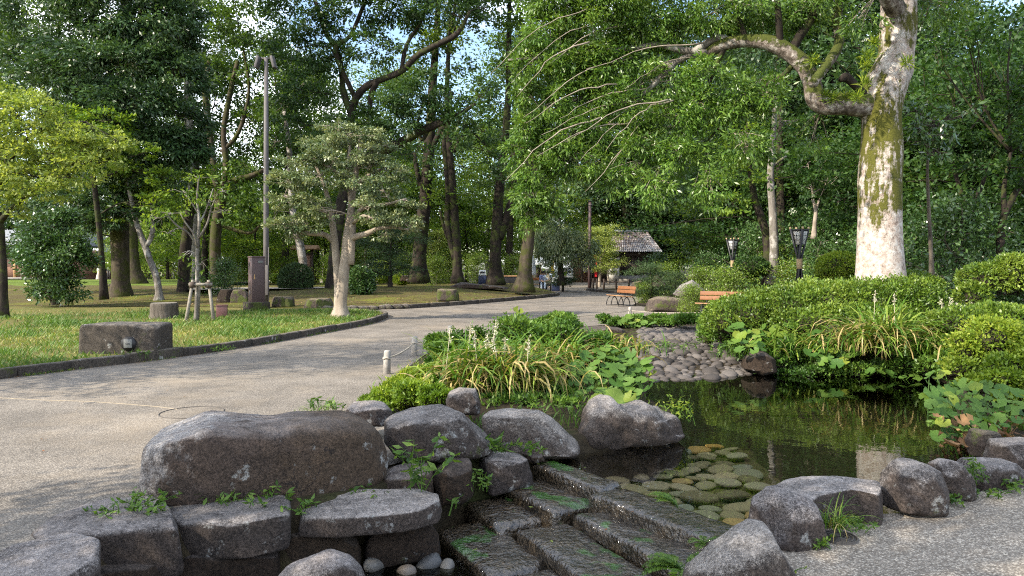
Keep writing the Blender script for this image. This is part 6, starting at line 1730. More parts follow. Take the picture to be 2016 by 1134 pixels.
# --- broad dark-limbed trees in the middle
custom('spreading_tree', 'mossy trunk behind the pale tree carrying long dark arching limbs', 'tree',
       [[(655, 578, 37, 12), (656, 520, 37, 11), (664, 450, 37, 11), (672, 400, 37, 11), (690, 340, 37, 11), (712, 316, 37, 10), (750, 300, 37, 9.5), (790, 280, 36.5, 9), (830, 258, 36, 8), (862, 244, 35.5, 7), (900, 228, 35, 5), (935, 205, 34.5, 3)],
        [(690, 345, 37, 9), (688, 290, 37, 8), (692, 230, 37, 8), (700, 195, 36.6, 7.5), (722, 170, 36.3, 7), (748, 158, 36, 6), (790, 140, 35.6, 6), (820, 110, 35.3, 6), (860, 88, 35, 6), (900, 66, 34.6, 5), (925, 22, 34.2, 3)],
        [(742, 160, 36, 6), (730, 190, 36.4, 5.5), (728, 230, 36.6, 5)],
        [(690, 220, 37, 7), (676, 180, 37, 6), (668, 110, 37, 5), (640, 60, 37, 5), (620, 0, 37, 4)],
        [(790, 142, 35.6, 4.5), (800, 90, 35.8, 4), (830, 40, 36, 3), (850, -20, 36, 3)],
        [(845, 252, 36, 4.5), (830, 275, 36, 4), (822, 240, 36.2, 3), (840, 190, 36.4, 3)],
        [(700, 195, 36.6, 5), (660, 100, 36, 5), (690, 70, 36, 4), (720, 0, 36, 4)]],
       [(600, 20, 36, 70, 50), (690, 20, 36, 70, 50, .9), (790, 15, 35.5, 70, 40, .9), (870, 20, 35, 60, 32, .8), (580, 100, 36, 60, 45), (650, 110, 36, 50, 40, .7), (740, 90, 35.5, 60, 36, .9), (600, 180, 36, 60, 40, .9), (660, 260, 36.5, 50, 36, .6), (760, 200, 35.5, 50, 32, 1), (830, 170, 35, 55, 32, .9), (720, 250, 36, 36, 30, .7), (790, 240, 35.5, 55, 24, 1), (870, 195, 35, 50, 24, .8), (920, 230, 34.8, 50, 22, .9), (860, 215, 35.2, 50, 20, .8), (900, 275, 35, 50, 20, .7), (950, 260, 35, 36, 22, .7), (640, 320, 36.5, 40, 26, .5), (570, 250, 36.6, 36, 36, .7), (820, 300, 35.8, 50, 20, .6), (960, 180, 35, 40, 26, .5), (900, 130, 35, 36, 20, .5), (700, -60, 36, 140, 50, .9), (880, -50, 35.5, 120, 46, .8), (550, -50, 36.5, 100, 50, .9), (960, 20, 35.5, 40, 36, .6), (980, 320, 35.5, 30, 22, .6), (620, -180, 36, 150, 90, .4), (790, -190, 34, 150, 90, .4), (700, -310, 36, 170, 90, .4)],
       'wood2', 'bark', 0.19, 0.09, 410, 0.92, sub=20, subr=0.32, droop=0.35)
custom('tree', 'thick dark upright trunk on the mound left of the slender forked one', 'tree',
       [[(824, 556, 45, 16), (826, 500, 45, 14), (832, 440, 45, 13.5), (838, 380, 45, 12), (843, 320, 45, 11), (848, 250, 45, 10), (852, 160, 45, 8), (860, 60, 45, 6), (866, -60, 45, 4)], [(838, 390, 45, 6), (824, 350, 45, 5), (815, 300, 45, 4)], [(845, 300, 45, 6), (870, 250, 44.6, 5), (890, 180, 44.4, 4)]],
       [(800, 350, 44.5, 50, 26, .5), (860, 120, 44, 50, 50, .5), (910, 30, 44, 60, 45, .5), (830, 60, 44.5, 60, 50, .5), (880, -50, 44.5, 110, 50, .7), (860, 330, 44.6, 40, 18, .5), (780, -180, 44, 150, 90, .4), (950, -190, 42, 150, 90, .4), (860, -310, 44, 170, 90, .4)], 'wood', 'bark', 0.22, 0.11, 411, 0.8)
custom('tree', 'slender trunk that splits low into two dark stems on the mound', 'tree',
       [[(901, 558, 43, 10), (900, 520, 43, 9), (898, 470, 43, 8.5), (893, 400, 43, 8), (888, 330, 43, 7), (882, 260, 43, 6), (880, 180, 43, 5), (884, 80, 43, 4)], [(896, 512, 43, 6), (886, 470, 43, 6), (880, 430, 43, 5.5), (882, 380, 43, 5), (876, 300, 43, 5), (872, 220, 43, 4)], [(882, 470, 43, 4), (872, 440, 43, 3), (866, 415, 43, 2)], [(893, 300, 43, 4), (905, 270, 43, 3), (918, 240, 43, 2)]],
       [(890, 60, 42.5, 50, 40, .5), (920, 330, 42.5, 40, 16, .5), (870, 390, 42.8, 36, 16, .5), (930, 380, 42.6, 36, 18, .5), (930, -40, 42.5, 80, 40, .6), (820, -180, 43, 150, 90, .4), (990, -190, 41, 150, 90, .4), (900, -310, 43, 170, 90, .4)], 'mapleG', 'bark', 0.2, 0.1, 412, 0.8)
custom('tree', 'stout dark trunk forking at head height right of the slender pair', 'tree',
       [[(975, 560, 44, 15), (975, 520, 44, 12), (976, 480, 44, 11), (979, 440, 44, 11), (981, 400, 44, 10), (986, 350, 44, 9), (992, 300, 44, 8), (1000, 200, 44, 6), (1002, 80, 44, 5), (1004, -60, 44, 3)], [(982, 470, 44, 9), (992, 445, 44, 8), (1000, 420, 44, 8), (1004, 402, 44, 6), (1018, 380, 44, 4), (1030, 330, 44, 3)]],
       [(990, 270, 43.5, 40, 24, .5), (960, 350, 43.6, 40, 24, .5), (1010, 150, 43.5, 40, 50, .4), (980, 60, 43.5, 50, 40, .5), (1010, -40, 43.5, 90, 50, .7), (960, 400, 43.6, 34, 18, .4), (920, -180, 44, 150, 90, .4), (1090, -190, 42, 150, 90, .4), (1000, -310, 44, 170, 90, .4)], 'wood', 'bark', 0.22, 0.11, 413, 0.85)
custom('tree', 'leaning dark trunk thick with moss at the bend of the kerb', 'tree',
       [[(1030, 574, 38, 17), (1034, 530, 38, 13.5), (1038, 490, 38, 12), (1043, 440, 38, 11), (1045, 380, 38, 10), (1040, 330, 38, 8), (1034, 280, 38, 8), (1038, 200, 38, 7), (1046, 80, 38, 5), (1050, -60, 38, 3)], [(1044, 400, 38, 6), (1052, 330, 38, 6), (1056, 270, 38, 5), (1080, 200, 38, 4)], [(1040, 340, 38, 5), (1015, 320, 38, 4), (1000, 290, 38, 3)]],
       [(1060, 180, 38, 60, 50, .5), (1020, 350, 38, 40, 22, .4), (1050, 60, 38, 70, 60, .5), (1080, 300, 38, 40, 30, .4), (1060, -50, 38, 110, 50, .7), (980, -180, 38, 150, 90, .4), (1150, -190, 36, 150, 90, .4), (1060, -310, 38, 170, 90, .4)], 'wood', 'barkmoss', 0.2, 0.1, 414, 0.85, n=16)

# --- pale multi-stemmed tree with flat grey-green pads
YC = 21.75
custom('pale_tree', 'pale smooth multi-stemmed tree with flat grey-green pads by the kerb corner', 'tree',
       [[(670, 626, YC, 14), (672, 590, YC, 11), (676, 545, YC, 10.5), (681, 500, YC, 9.5), (684, 465, YC, 9), (690, 420, YC, 7), (696, 370, YC, 6), (704, 320, YC, 5), (710, 270, YC, 3)],
        [(666, 612, YC, 9), (665, 560, YC + .1, 7.5), (662, 510, YC + .1, 7.5), (658, 470, YC + .1, 7), (652, 425, YC + .1, 6), (640, 370, YC + .1, 4), (620, 320, YC + .1, 3)],
        [(684, 475, YC, 7), (700, 466, YC - .2, 6.5), (722, 460, YC - .4, 5.5), (745, 450, YC - .6, 4), (775, 448, YC - .8, 3), (805, 452, YC - .9, 2)],
        [(690, 520, YC, 7), (692, 480, YC - .1, 7), (694, 440, YC - .1, 6), (690, 390, YC - .1, 5), (684, 340, YC, 4), (690, 280, YC, 2)],
        [(660, 480, YC + .1, 5), (640, 462, YC, 5), (612, 460, YC - .3, 4.5), (590, 456, YC - .5, 3.5), (560, 448, YC - .8, 2)],
        [(694, 425, YC, 5), (720, 408, YC - .3, 4), (760, 402, YC - .5, 3), (800, 392, YC - .7, 2)],
        [(655, 430, YC + .1, 4), (630, 408, YC, 4), (600, 398, YC - .3, 3), (560, 385, YC - .5, 2)],
        [(695, 370, YC, 4), (725, 345, YC, 3), (770, 325, YC, 2)], [(690, 360, YC, 3), (650, 330, YC - .4, 3), (610, 310, YC - .6, 2)], [(694, 440, YC - .1, 4), (715, 425, YC - .8, 3), (735, 430, YC - 1.2, 2)]],
       [(690, 262, YC, 60, 18), (640, 280, YC, 55, 18), (735, 285, YC, 50, 18, .9), (600, 315, YC - .4, 50, 20), (660, 310, YC - .5, 60, 20), (725, 318, YC - .4, 50, 20), (775, 340, YC - .2, 44, 20), (570, 355, YC - .4, 44, 20), (630, 350, YC - .7, 56, 18, .9), (700, 355, YC - .7, 50, 18, .9), (755, 372, YC - .7, 48, 20), (800, 400, YC - .6, 36, 18), (555, 395, YC - .6, 40, 18), (605, 395, YC - .7, 44, 18), (730, 395, YC - 1, 44, 16, .8), (780, 430, YC - .9, 46, 18), (810, 442, YC - .9, 28, 14), (560, 440, YC - .8, 40, 18), (605, 440, YC - .6, 40, 18, .8), (740, 428, YC - 1.2, 40, 14, .8), (640, 415, YC - .9, 34, 14, .7), (660, 250, YC, 40, 14, .7), (760, 465, YC - .8, 36, 10, .5), (590, 470, YC - .5, 30, 10, .5)],
       'grey', 'barkpale', 0.085, 0.042, 415, 1.25, flat=0.4, up=1.3, droop=0.1, sub=26, subr=0.26, shell=0.2, base=0.1, n=14)

# --- young propped tree and its supports
custom('young_tree', 'young thin tree with sparse drooping leaves tied to a wooden support', 'tree',
       [[(386, 634, 20.3, 3.5), (387, 590, 20.3, 3.4), (388, 540, 20.3, 3.3), (388, 500, 20.3, 3.2), (391, 460, 20.3, 3), (392, 430, 20.3, 2.6), (388, 390, 20.3, 2), (392, 345, 20.3, 1.2)], [(388, 485, 20.3, 2.4), (372, 460, 20.2, 2), (350, 445, 20, 1.8), (330, 425, 19.9, 1.2)], [(389, 490, 20.3, 2.4), (382, 462, 20.1, 2), (366, 440, 20, 1.6), (355, 420, 20, 1)], [(391, 470, 20.3, 2.4), (408, 440, 20.2, 2), (416, 410, 20.1, 1.6), (430, 380, 20, 1)], [(392, 440, 20.3, 1.8), (405, 415, 20.4, 1.4), (420, 370, 20.4, 0.8)], [(390, 420, 20.3, 1.5), (378, 400, 20.3, 1.2), (360, 375, 20.3, .8)]],
       [(340, 420, 20, 30, 18, .5), (310, 430, 19.9, 26, 14, .4), (392, 350, 20.3, 24, 14, .5), (430, 378, 20, 28, 12, .45), (360, 380, 20.2, 34, 14, .35), (410, 400, 20.2, 30, 16, .35), (330, 460, 20, 26, 12, .3), (440, 420, 20.1, 22, 12, .3), (370, 500, 20.2, 14, 12, .3), (400, 520, 20.3, 16, 14, .3)],
       'mapleG', 'barkgrey', 0.12, 0.045, 416, 0.6, droop=0.9, flat=0.6, sub=14, subr=0.4, base=0.1, n=10, tn=5)
sup = thing('tree_support', 'three-legged wooden support frame around the young thin tree', 'tree support', P(388, 632, 20.3))
legs = [((366, 636, 19.9), (379, 556, 20.15)), ((421, 632, 20.1), (411, 556, 20.25)), ((389, 634, 20.9), (392, 560, 20.5))]
for a, c in legs:
    mb = MB(); q0, q1 = P(*a), P(*c); tube(mb, [q0, (q0 + q1) / 2, q1 + (q1 - q0) * 0.06], [0.050, 0.044, 0.04], 10, wob=0.06); mb.build('leg', M['strut'], sup)
mb = MB(); tube(mb, [P(372, 560, 20.1), P(418, 560, 20.2)], 0.045, 10); mb.build('crossbar', M['strut'], sup)
for a in ((379, 560, 20.12), (411, 560, 20.22)):
    mb = MB(); c = P(*a); tube(mb, [c - (0, 0, 0.09), c + (0, 0, 0.07)], 0.085, 10, wob=0.12); mb.build('rope_binding', M['darkwood'], sup)

# --- bushes
custom('round_bush', 'large rounded glossy bush with bare stems at its foot on the left lawn', 'bush',
       [[(110, 600, 28, 5), (106, 560, 28, 4), (100, 500, 28, 3), (104, 450, 28, 2)], [(105, 598, 28, 4), (85, 550, 27.8, 3), (70, 500, 27.6, 2)], [(112, 598, 28, 4), (135, 550, 27.8, 3), (145, 500, 27.6, 2)]],
       [(100, 450, 27.6, 45, 26), (75, 480, 27.4, 45, 28), (130, 480, 27.4, 40, 28), (60, 510, 27.3, 34, 28), (105, 510, 27, 50, 28), (150, 510, 27.4, 30, 28), (75, 545, 27.2, 40, 22, .8), (130, 545, 27.2, 40, 24, .9), (90, 575, 27.3, 34, 14, .6), (140, 580, 27.4, 30, 14, .8), (118, 430, 27.8, 34, 14)],
       'camellia', 'twig', 0.13, 0.06, 417, 2.2, flat=0.9, sub=16, subr=0.4, shell=0.5, base=0.1)
def clipped(name, px, py0, py1, wpx, Y, leaf, label, seed, n=9000, L=0.07, W=0.035, cat='shrub', group=None, rough=0.12):
    """Shrub kept to a rounded shape: twiggy inside, leaves over its bumpy skin."""
    rng = np.random.default_rng(seed)
    c = P(px, (py0 + py1) / 2, Y); rad = np.array([wpx / 2, wpx / 2, (py1 - py0) / 2]) * Y / F
    base = c.copy(); base[2] -= rad[2]
    t = thing(name, label, cat, base, group)
    mb = MB(); q = rng.normal(size=(n, 3)); q /= np.linalg.norm(q, axis=1)[:, None]
    k = 1 + rough * fbm(q * 2.6 + seed, seed, 3) - np.abs(rng.normal(size=n)) * 0.08
    add_leaves(mb, rng, c + q * rad * k[:, None], L, W, q * 0.9, 0.0, 0.8, np.clip(0.5 + 0.3 * fbm(q * 4, seed + 3, 2) + rng.normal(size=n) * 0.2, 0, 1))
    mb.build('leaves', M[leaf], t)
    mb = MB()
    for i in range(26):
        e = q[i] * rad * 0.85 + c
        tube(mb, [base + rng.normal(size=3) * [0.06, 0.06, 0], (base + e) / 2 + rng.normal(size=3) * 0.05, e], [0.02, 0.014, 0.006], 5, False)
    blob(mb, c - (0, 0, rad[2] * 0.1), rad * 0.72, 3, 0.1, 2, seed)
    mb.build('branches', M['bark'], t)
    return t
clipped('clipped_shrub', 583, 519, 586, 66, 36.5, 'pine', 'dark clipped round shrub beside the lamp post', 431, 9000, 0.10, 0.04)
clipped('clipped_shrub', 545, 540, 556, 24, 44, 'azalea', 'tiny clipped yellow-green shrub left of the dark round one', 432, 2500, 0.09, 0.05)
clipped('clipped_shrub', 712, 525, 585, 50, 33, 'camellia', 'dark leafy shrub right behind the pale multi-stemmed tree', 433, 5000, 0.12, 0.06, rough=0.35)
clipped('clipped_shrub', 750, 515, 556, 44, 46, 'lime', 'low bright shrub beyond the mound under the layered pine', 434, 3000, 0.13, 0.06)
clipped('clipped_shrub', 790, 540, 560, 34, 52, 'lime', 'small yellow hedge shrub at the back of the mound', 435, 2500, 0.13, 0.06)
clipped('clipped_shrub', 1650, 495, 560, 80, 19.5, 'lime', 'rounded olive shrub just left of the white-barked trunk', 436, 7000, 0.06, 0.03, rough=0.2)
clipped('clipped_shrub', 1480, 505, 545, 70, 30, 'mapleD', 'low dark spreading shrub beneath the farther lantern', 437, 5000, 0.08, 0.04, rough=0.3)
clipped('clipped_shrub', 1700, 480, 545, 60, 21, 'camellia', 'dark shrub directly behind the white-barked trunk', 438, 5000, 0.08, 0.04, rough=0.3)
wood([('shrubP', 768, 38, 1.25)], None, 'layered dark pine on a thin trunk upon the mound', 'pine_tree', 'pine')
wood([('shrubP', 1108, 47.5, 1.0)], None, 'low spreading dark pine beneath the weeping tree', 'pine_tree', 'pine')
wood([('shrubP', 1282, 33, 0.72)], None, 'small pruned garden pine left of the pale weathered rock', 'pine_tree', 'pine')
wood([('shrubP', 1330, 38, 0.6)], None, 'smaller pruned pine at the back of the far garden', 'pine_tree', 'pine')
wood([('shrub', 1430, 27, 0.62), ('shrub', 1310, 40, 0.7), ('shrub', 1380, 33, 0.6), ('shrub', 1268, 33, 0.35), ('shrubD', 1300, 45, 0.8), ('shrubD', 1400, 40, 0.8), ('shrub', 1360, 25, 0.4)],
     'small shrubs of the far garden', 'small leafy shrub among the rocks of the far garden', 'bush', 'bush', 0.05)
wood([('shrubD', 440, 33, 0.6), ('shrub', 860, 50, 0.8), ('shrub', 940, 52, 0.9), ('shrub', 800, 56, 0.9), ('shrub', 1010, 60, 1.0), ('shrub', 650, 52, 0.9), ('shrub', 560, 58, 1.1), ('shrub', 480, 54, 1.0), ('shrub', 520, 60, 1.2), ('shrub', 880, 58, 1.1), ('shrub', 690, 58, 1.1)],
     'low bushes between the far trunks', 'low bush growing between the far trunks', 'bush', 'bush')
# weeping tree, yellow garden trees
custom('weeping_tree', 'blue-green weeping tree with an umbrella crown by the far plaza', 'tree',
       [[(1105, 562, 47, 6), (1104, 530, 47, 5.5), (1102, 500, 47, 5), (1100, 470, 47, 4), (1098, 445, 47, 3)], [(1103, 505, 47, 4), (1125, 480, 47, 3), (1145, 465, 47, 2)], [(1103, 500, 47, 4), (1080, 478, 47, 3), (1066, 465, 47, 2)]],
       [(1100, 445, 47, 36, 16), (1075, 462, 46.8, 28, 20), (1128, 462, 46.8, 34, 20), (1100, 475, 46.2, 40, 22), (1065, 490, 47, 18, 26, .9), (1085, 505, 46.5, 22, 18, .6), (1150, 485, 47, 30, 24), (1170, 495, 47, 20, 22, .8), (1130, 500, 46.6, 30, 18, .6)],
       'grey', 'bark', 0.24, 0.05, 441, 0.9, droop=1.6, flat=0.9, sub=20, subr=0.35, hang=0.25)
wood([('yellow', 1180, 58, 0.9)], None, 'yellow-green tree on a pale trunk in front of the stall', 'garden_tree', 'tree')
wood([('yellow', 1198, 66, 0.55)], None, 'yellow-green tree on a pale trunk close left of the shuttered hut', 'garden_tree', 'tree')
wood([('yellow', 855, 58, 0.7)], None, 'small pale-trunked tree behind the slender trunks on the mound', 'garden_tree', 'tree')
# trunks standing in the right-hand wood
custom('tree', 'grey straight trunk rising between the two lanterns', 'tree',
       [[(1520, 560, 30, 11), (1524, 500, 30, 9), (1523, 450, 30, 8.5), (1520, 400, 30, 7.5), (1517, 350, 30, 7), (1519, 310, 30, 6), (1524, 240, 30, 5), (1530, 160, 30, 4)], [(1518, 330, 30, 3), (1535, 316, 30, 2.5), (1548, 308, 30, 2)]],
       [(1530, 170, 29.6, 70, 30, .6), (1490, 230, 29.6, 50, 24, .5), (1560, 240, 29.6, 50, 22, .5)], 'mapleD', 'barkgrey', 0.17, 0.09, 442, 0.8, flat=0.3, up=1.5)
custom('tree', 'dark leaning trunk crossing just left of the grey straight one', 'tree',
       [[(1514, 562, 31, 10), (1512, 510, 31, 9), (1508, 460, 31, 8), (1496, 420, 31, 8), (1485, 390, 31, 7), (1478, 340, 31, 6), (1470, 280, 31, 5), (1480, 200, 31, 3)]],
       [(1450, 260, 30.5, 60, 30, .6), (1420, 330, 30.5, 50, 26, .6), (1480, 350, 30.6, 40, 20, .4), (1440, 400, 30.6, 44, 22, .6)], 'mapleG', 'bark', 0.17, 0.09, 443, 0.9, flat=0.3, up=1.5)
custom('tree', 'thick black trunk behind the grey straight one', 'tree', [[(1538, 560, 36, 9), (1538, 480, 36, 8), (1537, 400, 36, 8), (1535, 300, 36, 7), (1536, 200, 36, 6), (1530, 80, 36, 5)]], [(1560, 120, 35.5, 70, 40, .6), (1500, 90, 35.5, 60, 40, .6)], 'camphor', 'bark', 0.24, 0.11, 444, 0.8)
custom('tree', 'small pale forked trunk left of the white-barked tree', 'tree', [[(1602, 470, 27, 4.5), (1604, 440, 27, 4), (1606, 415, 27, 3.5), (1600, 392, 27, 2.5)], [(1606, 418, 27, 2.5), (1612, 395, 27, 2)]], [(1600, 370, 26.8, 50, 18, .8), (1630, 350, 26.6, 50, 16, .8), (1590, 320, 26.8, 50, 18, .8)], 'mapleD', 'barkpale', 0.15, 0.08, 445, 0.9, flat=0.3, up=1.6)
custom('maple_tree', 'dark maple with trunk splitting in a V right of the white-barked tree', 'tree',
       [[(1895, 545, 19, 7), (1900, 470, 19, 6), (1903, 430, 19, 6), (1896, 395, 19, 5), (1886, 360, 19, 4), (1870, 300, 19, 3)], [(1904, 432, 19, 5), (1916, 400, 19, 5), (1930, 372, 19, 4), (1950, 320, 19, 3)]],
       [(1840, 230, 18.5, 50, 22, .8), (1900, 250, 18.2, 60, 22, .8), (1960, 280, 18.4, 60, 22, .8), (1850, 300, 18.4, 60, 20, .7), (1930, 330, 18.3, 70, 18, .7), (1990, 230, 18.5, 50, 24, .7), (1880, 170, 18.6, 70, 26, .8), (1960, 150, 18.6, 60, 26, .8)],
       'mapleD', 'bark', 0.12, 0.07, 446, 0.9, flat=0.28, up=1.8, droop=0.1, sub=24)
custom('maple_tree', 'dark maple with crooked V trunk at the right border', 'tree',
       [[(1972, 545, 17.5, 8), (1970, 470, 17.5, 7), (1975, 430, 17.5, 6.5), (1990, 395, 17.5, 6), (2005, 370, 17.5, 5), (2030, 330, 17.5, 4)], [(1978, 420, 17.5, 5), (1976, 390, 17.5, 4.5), (1978, 360, 17.5, 4), (1990, 300, 17.5, 3)]],
       [(2010, 190, 17, 60, 26, .8), (2050, 260, 17, 60, 26, .8), (1990, 330, 17, 50, 18, .6), (2040, 350, 17, 50, 18, .6), (1990, 60, 17, 70, 40, .6), (1900, 60, 17.4, 60, 34, .6), (1840, 110, 17.6, 40, 26, .6)],
       'mapleD', 'bark', 0.12, 0.07, 447, 0.9, flat=0.28, up=1.8, droop=0.1, sub=24)
custom('camellia_branch', 'glossy-leaved small tree reaching out just right of the white-barked trunk', 'tree',
       [[(1835, 560, 16, 4), (1832, 480, 15.8, 3.5), (1828, 400, 15.6, 3), (1826, 330, 15.4, 2.5), (1830, 260, 15.2, 2)]],
       [(1800, 255, 14.6, 28, 18, .7), (1840, 240, 14.6, 36, 18, .7), (1890, 215, 14.6, 34, 12, .7), (1860, 265, 14.6, 34, 14, .7), (1800, 215, 14.7, 24, 12, .5), (1850, 300, 14.8, 30, 14, .5), (1810, 285, 14.8, 24, 14, .5)],
       'camellia', 'twig', 0.13, 0.05, 448, 0.9, flat=0.5, sub=16, droop=0.3)

# ------------------------------------------------------------------ planting round the pond
def mounds(name, label, cat, lumps, leaf, n, L, W, seed, group=None, up=0.9, rough=0.16, twig='bark', droop=0.0, core=0.78, frag=0, shag=0.05):
    """Low mounded shrub: overlapping cushions skinned with leaves over a dark twiggy inside."""
    rng = np.random.default_rng(seed)
    cs = [(P(px, py, Y), np.array([rx, rx * dp, ry]) * Y / F) for px, py, Y, rx, ry, dp in lumps]
    if frag:
        cs = [(c + rng.uniform(-0.7, 0.7, 3) * r, r * rng.uniform(0.30, 0.55, 3)) for c, r in cs for _ in range(frag)]
    base = np.mean([c for c, _ in cs], 0); base[2] = min(c[2] - r[2] * 0.3 for c, r in cs)
    t = thing(name, label, cat, base, group)
    area = np.array([r[0] * r[1] + r[0] * r[2] * 2 for _, r in cs]); area /= area.sum()
    mb, br = MB(), MB()
    for (c, r), a in zip(cs, area):
        m = int(n * a)
        q = rng.normal(size=(m, 3)); q /= np.linalg.norm(q, axis=1)[:, None]
        q[:, 2] = np.where(q[:, 2] < -0.45, -q[:, 2], q[:, 2])
        bump = fbm((c + q * r) * 2.2, seed, 3) * rough + fbm((c + q * r) * 9, seed + 5, 2) * rough * 0.55
        pos = c + q * r * (1 + bump + rng.normal(size=m) * shag)[:, None]
        tone = np.clip(0.45 + 1.3 * bump + 0.45 * fbm(pos * 1.1, seed + 8, 3) + rng.normal(size=m) * 0.2, 0, 1)
        add_leaves(mb, rng, pos, L, W, q * 0.8 + np.array([0, 0, 0.35]), droop, up, tone)
        blob(br, c - (0, 0, r[2] * 0.05), r * core, 3, 0.12, 2, seed)
        for i in range(24):
            e = c + q[i] * r * 0.95
            tube(br, [np.array([c[0], c[1], c[2] - r[2] * 0.8]) + rng.normal(size=3) * [r[0] * 0.3, r[1] * 0.3, 0], e], [0.010, 0.004], 4, False)
    mb.build('leaves', M[leaf], t); br.build('branches', M[twig], t)['kind'] = 'stuff'
    return t

mounds('azalea_hedge', 'long clipped azalea hedge bright green in front of the white-barked tree', 'hedge',
       [(1470, 622, 13.4, 70, 36, 1.0), (1540, 612, 13.5, 80, 46, 1.0), (1620, 608, 13.5, 85, 48, 1.0), (1700, 604, 13.5, 85, 50, 1.0), (1775, 604, 13.4, 75, 52, 1.0), (1810, 618, 13.2, 60, 46, 1.0), (1440, 634, 13.3, 50, 28, 1.0), (1600, 640, 12.9, 90, 36, .8), (1720, 640, 12.8, 90, 40, .8), (1790, 655, 12.6, 60, 34, .8)],
       'azalea', 60000, 0.055, 0.026, 501, rough=0.34, shag=0.10)
mounds('azalea_hedge', 'rounded dull-leaved azalea rising at the right foot of the white-barked tree', 'shrub', [(1770, 562, 14.6, 70, 26, .8), (1820, 570, 14.4, 40, 22, .8)], 'azalea', 9000, 0.055, 0.025, 502)
mounds('azalea_bush', 'tall loose azalea with bare pinkish stems at the right border behind the hedge', 'shrub', [(1935, 555, 13.2, 42, 36, 1), (1985, 545, 13.2, 45, 45, 1), (2040, 550, 13.2, 45, 50, 1), (1915, 585, 13, 30, 26, 1)], 'azalea', 12000, 0.06, 0.027, 503, rough=0.35, core=0.5)
mounds('azalea_bush', 'mid-height azalea mass between the hedge and the yellow-green right bank', 'shrub', [(1890, 640, 11.5, 60, 30, 1), (1960, 635, 11.5, 60, 32, 1), (2030, 640, 11.5, 60, 34, 1), (1860, 665, 11.6, 40, 26, 1)], 'azalea', 14000, 0.055, 0.026, 504, rough=0.25)
mounds('azalea_bush', 'yellow-green azalea bank in the sun at the right border above the round leaves', 'shrub', [(1990, 690, 8.8, 80, 60, 1), (1920, 710, 8.7, 60, 46, 1), (1990, 715, 8.5, 75, 50, 1), (1930, 735, 8.4, 60, 38, 1), (2060, 700, 8.6, 60, 60, 1), (1900, 755, 8.3, 40, 24, 1), (1990, 765, 8.0, 70, 34, 1)], 'lime', 30000, 0.045, 0.024, 505, rough=0.45, shag=0.18, frag=5, core=0.6)
mounds('ground_cover', 'bright yellow-green feathery ground cover spilling over stones by the first fence post', 'ground cover', [(775, 778, 8.2, 60, 24, .8), (830, 770, 8.0, 50, 26, .8), (740, 790, 8.4, 36, 14, .8), (860, 784, 7.7, 34, 20, .8), (840, 745, 9.0, 40, 24, .8), (800, 752, 9.0, 30, 18, .8)], 'lime', 24000, 0.046, 0.017, 506, rough=0.5, frag=7, shag=0.22, core=0.5)
mounds('ground_cover', 'green leafy cover between the fence posts and the strap-leaved clump', 'ground cover', [(890, 706, 10.4, 40, 28, .8), (865, 728, 9.8, 34, 22, .8), (890, 690, 10.8, 40, 30, .8), (870, 735, 9.6, 40, 24, .8)], 'herb', 16000, 0.055, 0.026, 507, rough=0.5, frag=6, shag=0.22, core=0.5)
mounds('ground_cover', 'mixed green herbs in the middle of the island between the two strap clumps', 'ground cover', [(1085, 740, 9.8, 40, 30, .8), (1060, 780, 8.5, 40, 18, .8), (1120, 782, 8.4, 40, 18, .8), (940, 800, 8.0, 40, 12, .8), (1080, 800, 8.0, 50, 12, .8), (1140, 795, 8.2, 40, 14, .8), (930, 695, 9.7, 56, 46, .8), (1010, 680, 10.2, 64, 48, .8), (1090, 682, 10.2, 60, 44, .8), (1160, 690, 10.4, 50, 34, .8), (1010, 790, 8.1, 50, 14, .8), (1200, 720, 9.6, 50, 40, .8), (1240, 745, 9.4, 34, 26, .8)], 'herb', 30000, 0.055, 0.026, 508, rough=0.5, frag=6, shag=0.25, core=0.5)
mounds('ground_cover', 'leafy green bushlet at the far end of the island beyond the dry clump', 'ground cover', [(1090, 636, 15.5, 36, 18, .8), (1040, 645, 15, 30, 14, .8), (1120, 645, 15.3, 22, 14, .8)], 'herb', 7000, 0.065, 0.034, 509, rough=0.5, frag=6, shag=0.2, core=0.5)
mounds('ground_cover', 'low herbs between the far fence post and the cobbled shore', 'ground cover', [(1210, 632, 19.5, 30, 12, .8), (1260, 634, 19, 34, 10, .8), (1310, 632, 19, 34, 10, .8), (1360, 630, 18.5, 40, 12, .8)], 'herb', 9000, 0.075, 0.035, 510, rough=0.5, frag=6, shag=0.25, core=0.5)
mounds('ground_cover', 'dense green herbs on the far bank above the right of the cobbled shore', 'ground cover', [(1420, 650, 14.2, 44, 28, .8), (1400, 628, 16, 34, 14, .8), (1450, 690, 12.8, 34, 22, .8), (1560, 690, 12.4, 60, 30, .8), (1640, 700, 12.3, 50, 26, .8), (1500, 670, 13, 40, 22, .8), (1570, 728, 11.9, 50, 12, .8), (1650, 728, 11.9, 50, 12, .8), (1730, 730, 11.9, 50, 12, .8), (1800, 728, 11.6, 50, 14, .8)], 'herb', 26000, 0.058, 0.028, 511, rough=0.5, frag=7, shag=0.22, core=0.5)
mounds('ground_cover', 'dark green herbs at the water edge under the right border azaleas', 'ground cover', [(1850, 690, 11.3, 50, 26, .8), (1880, 715, 10.8, 40, 26, .8), (1830, 720, 11.2, 36, 20, .8), (1790, 715, 11.5, 40, 24, .8)], 'herb', 12000, 0.06, 0.028, 512, rough=0.5, frag=6, shag=0.22, core=0.5)

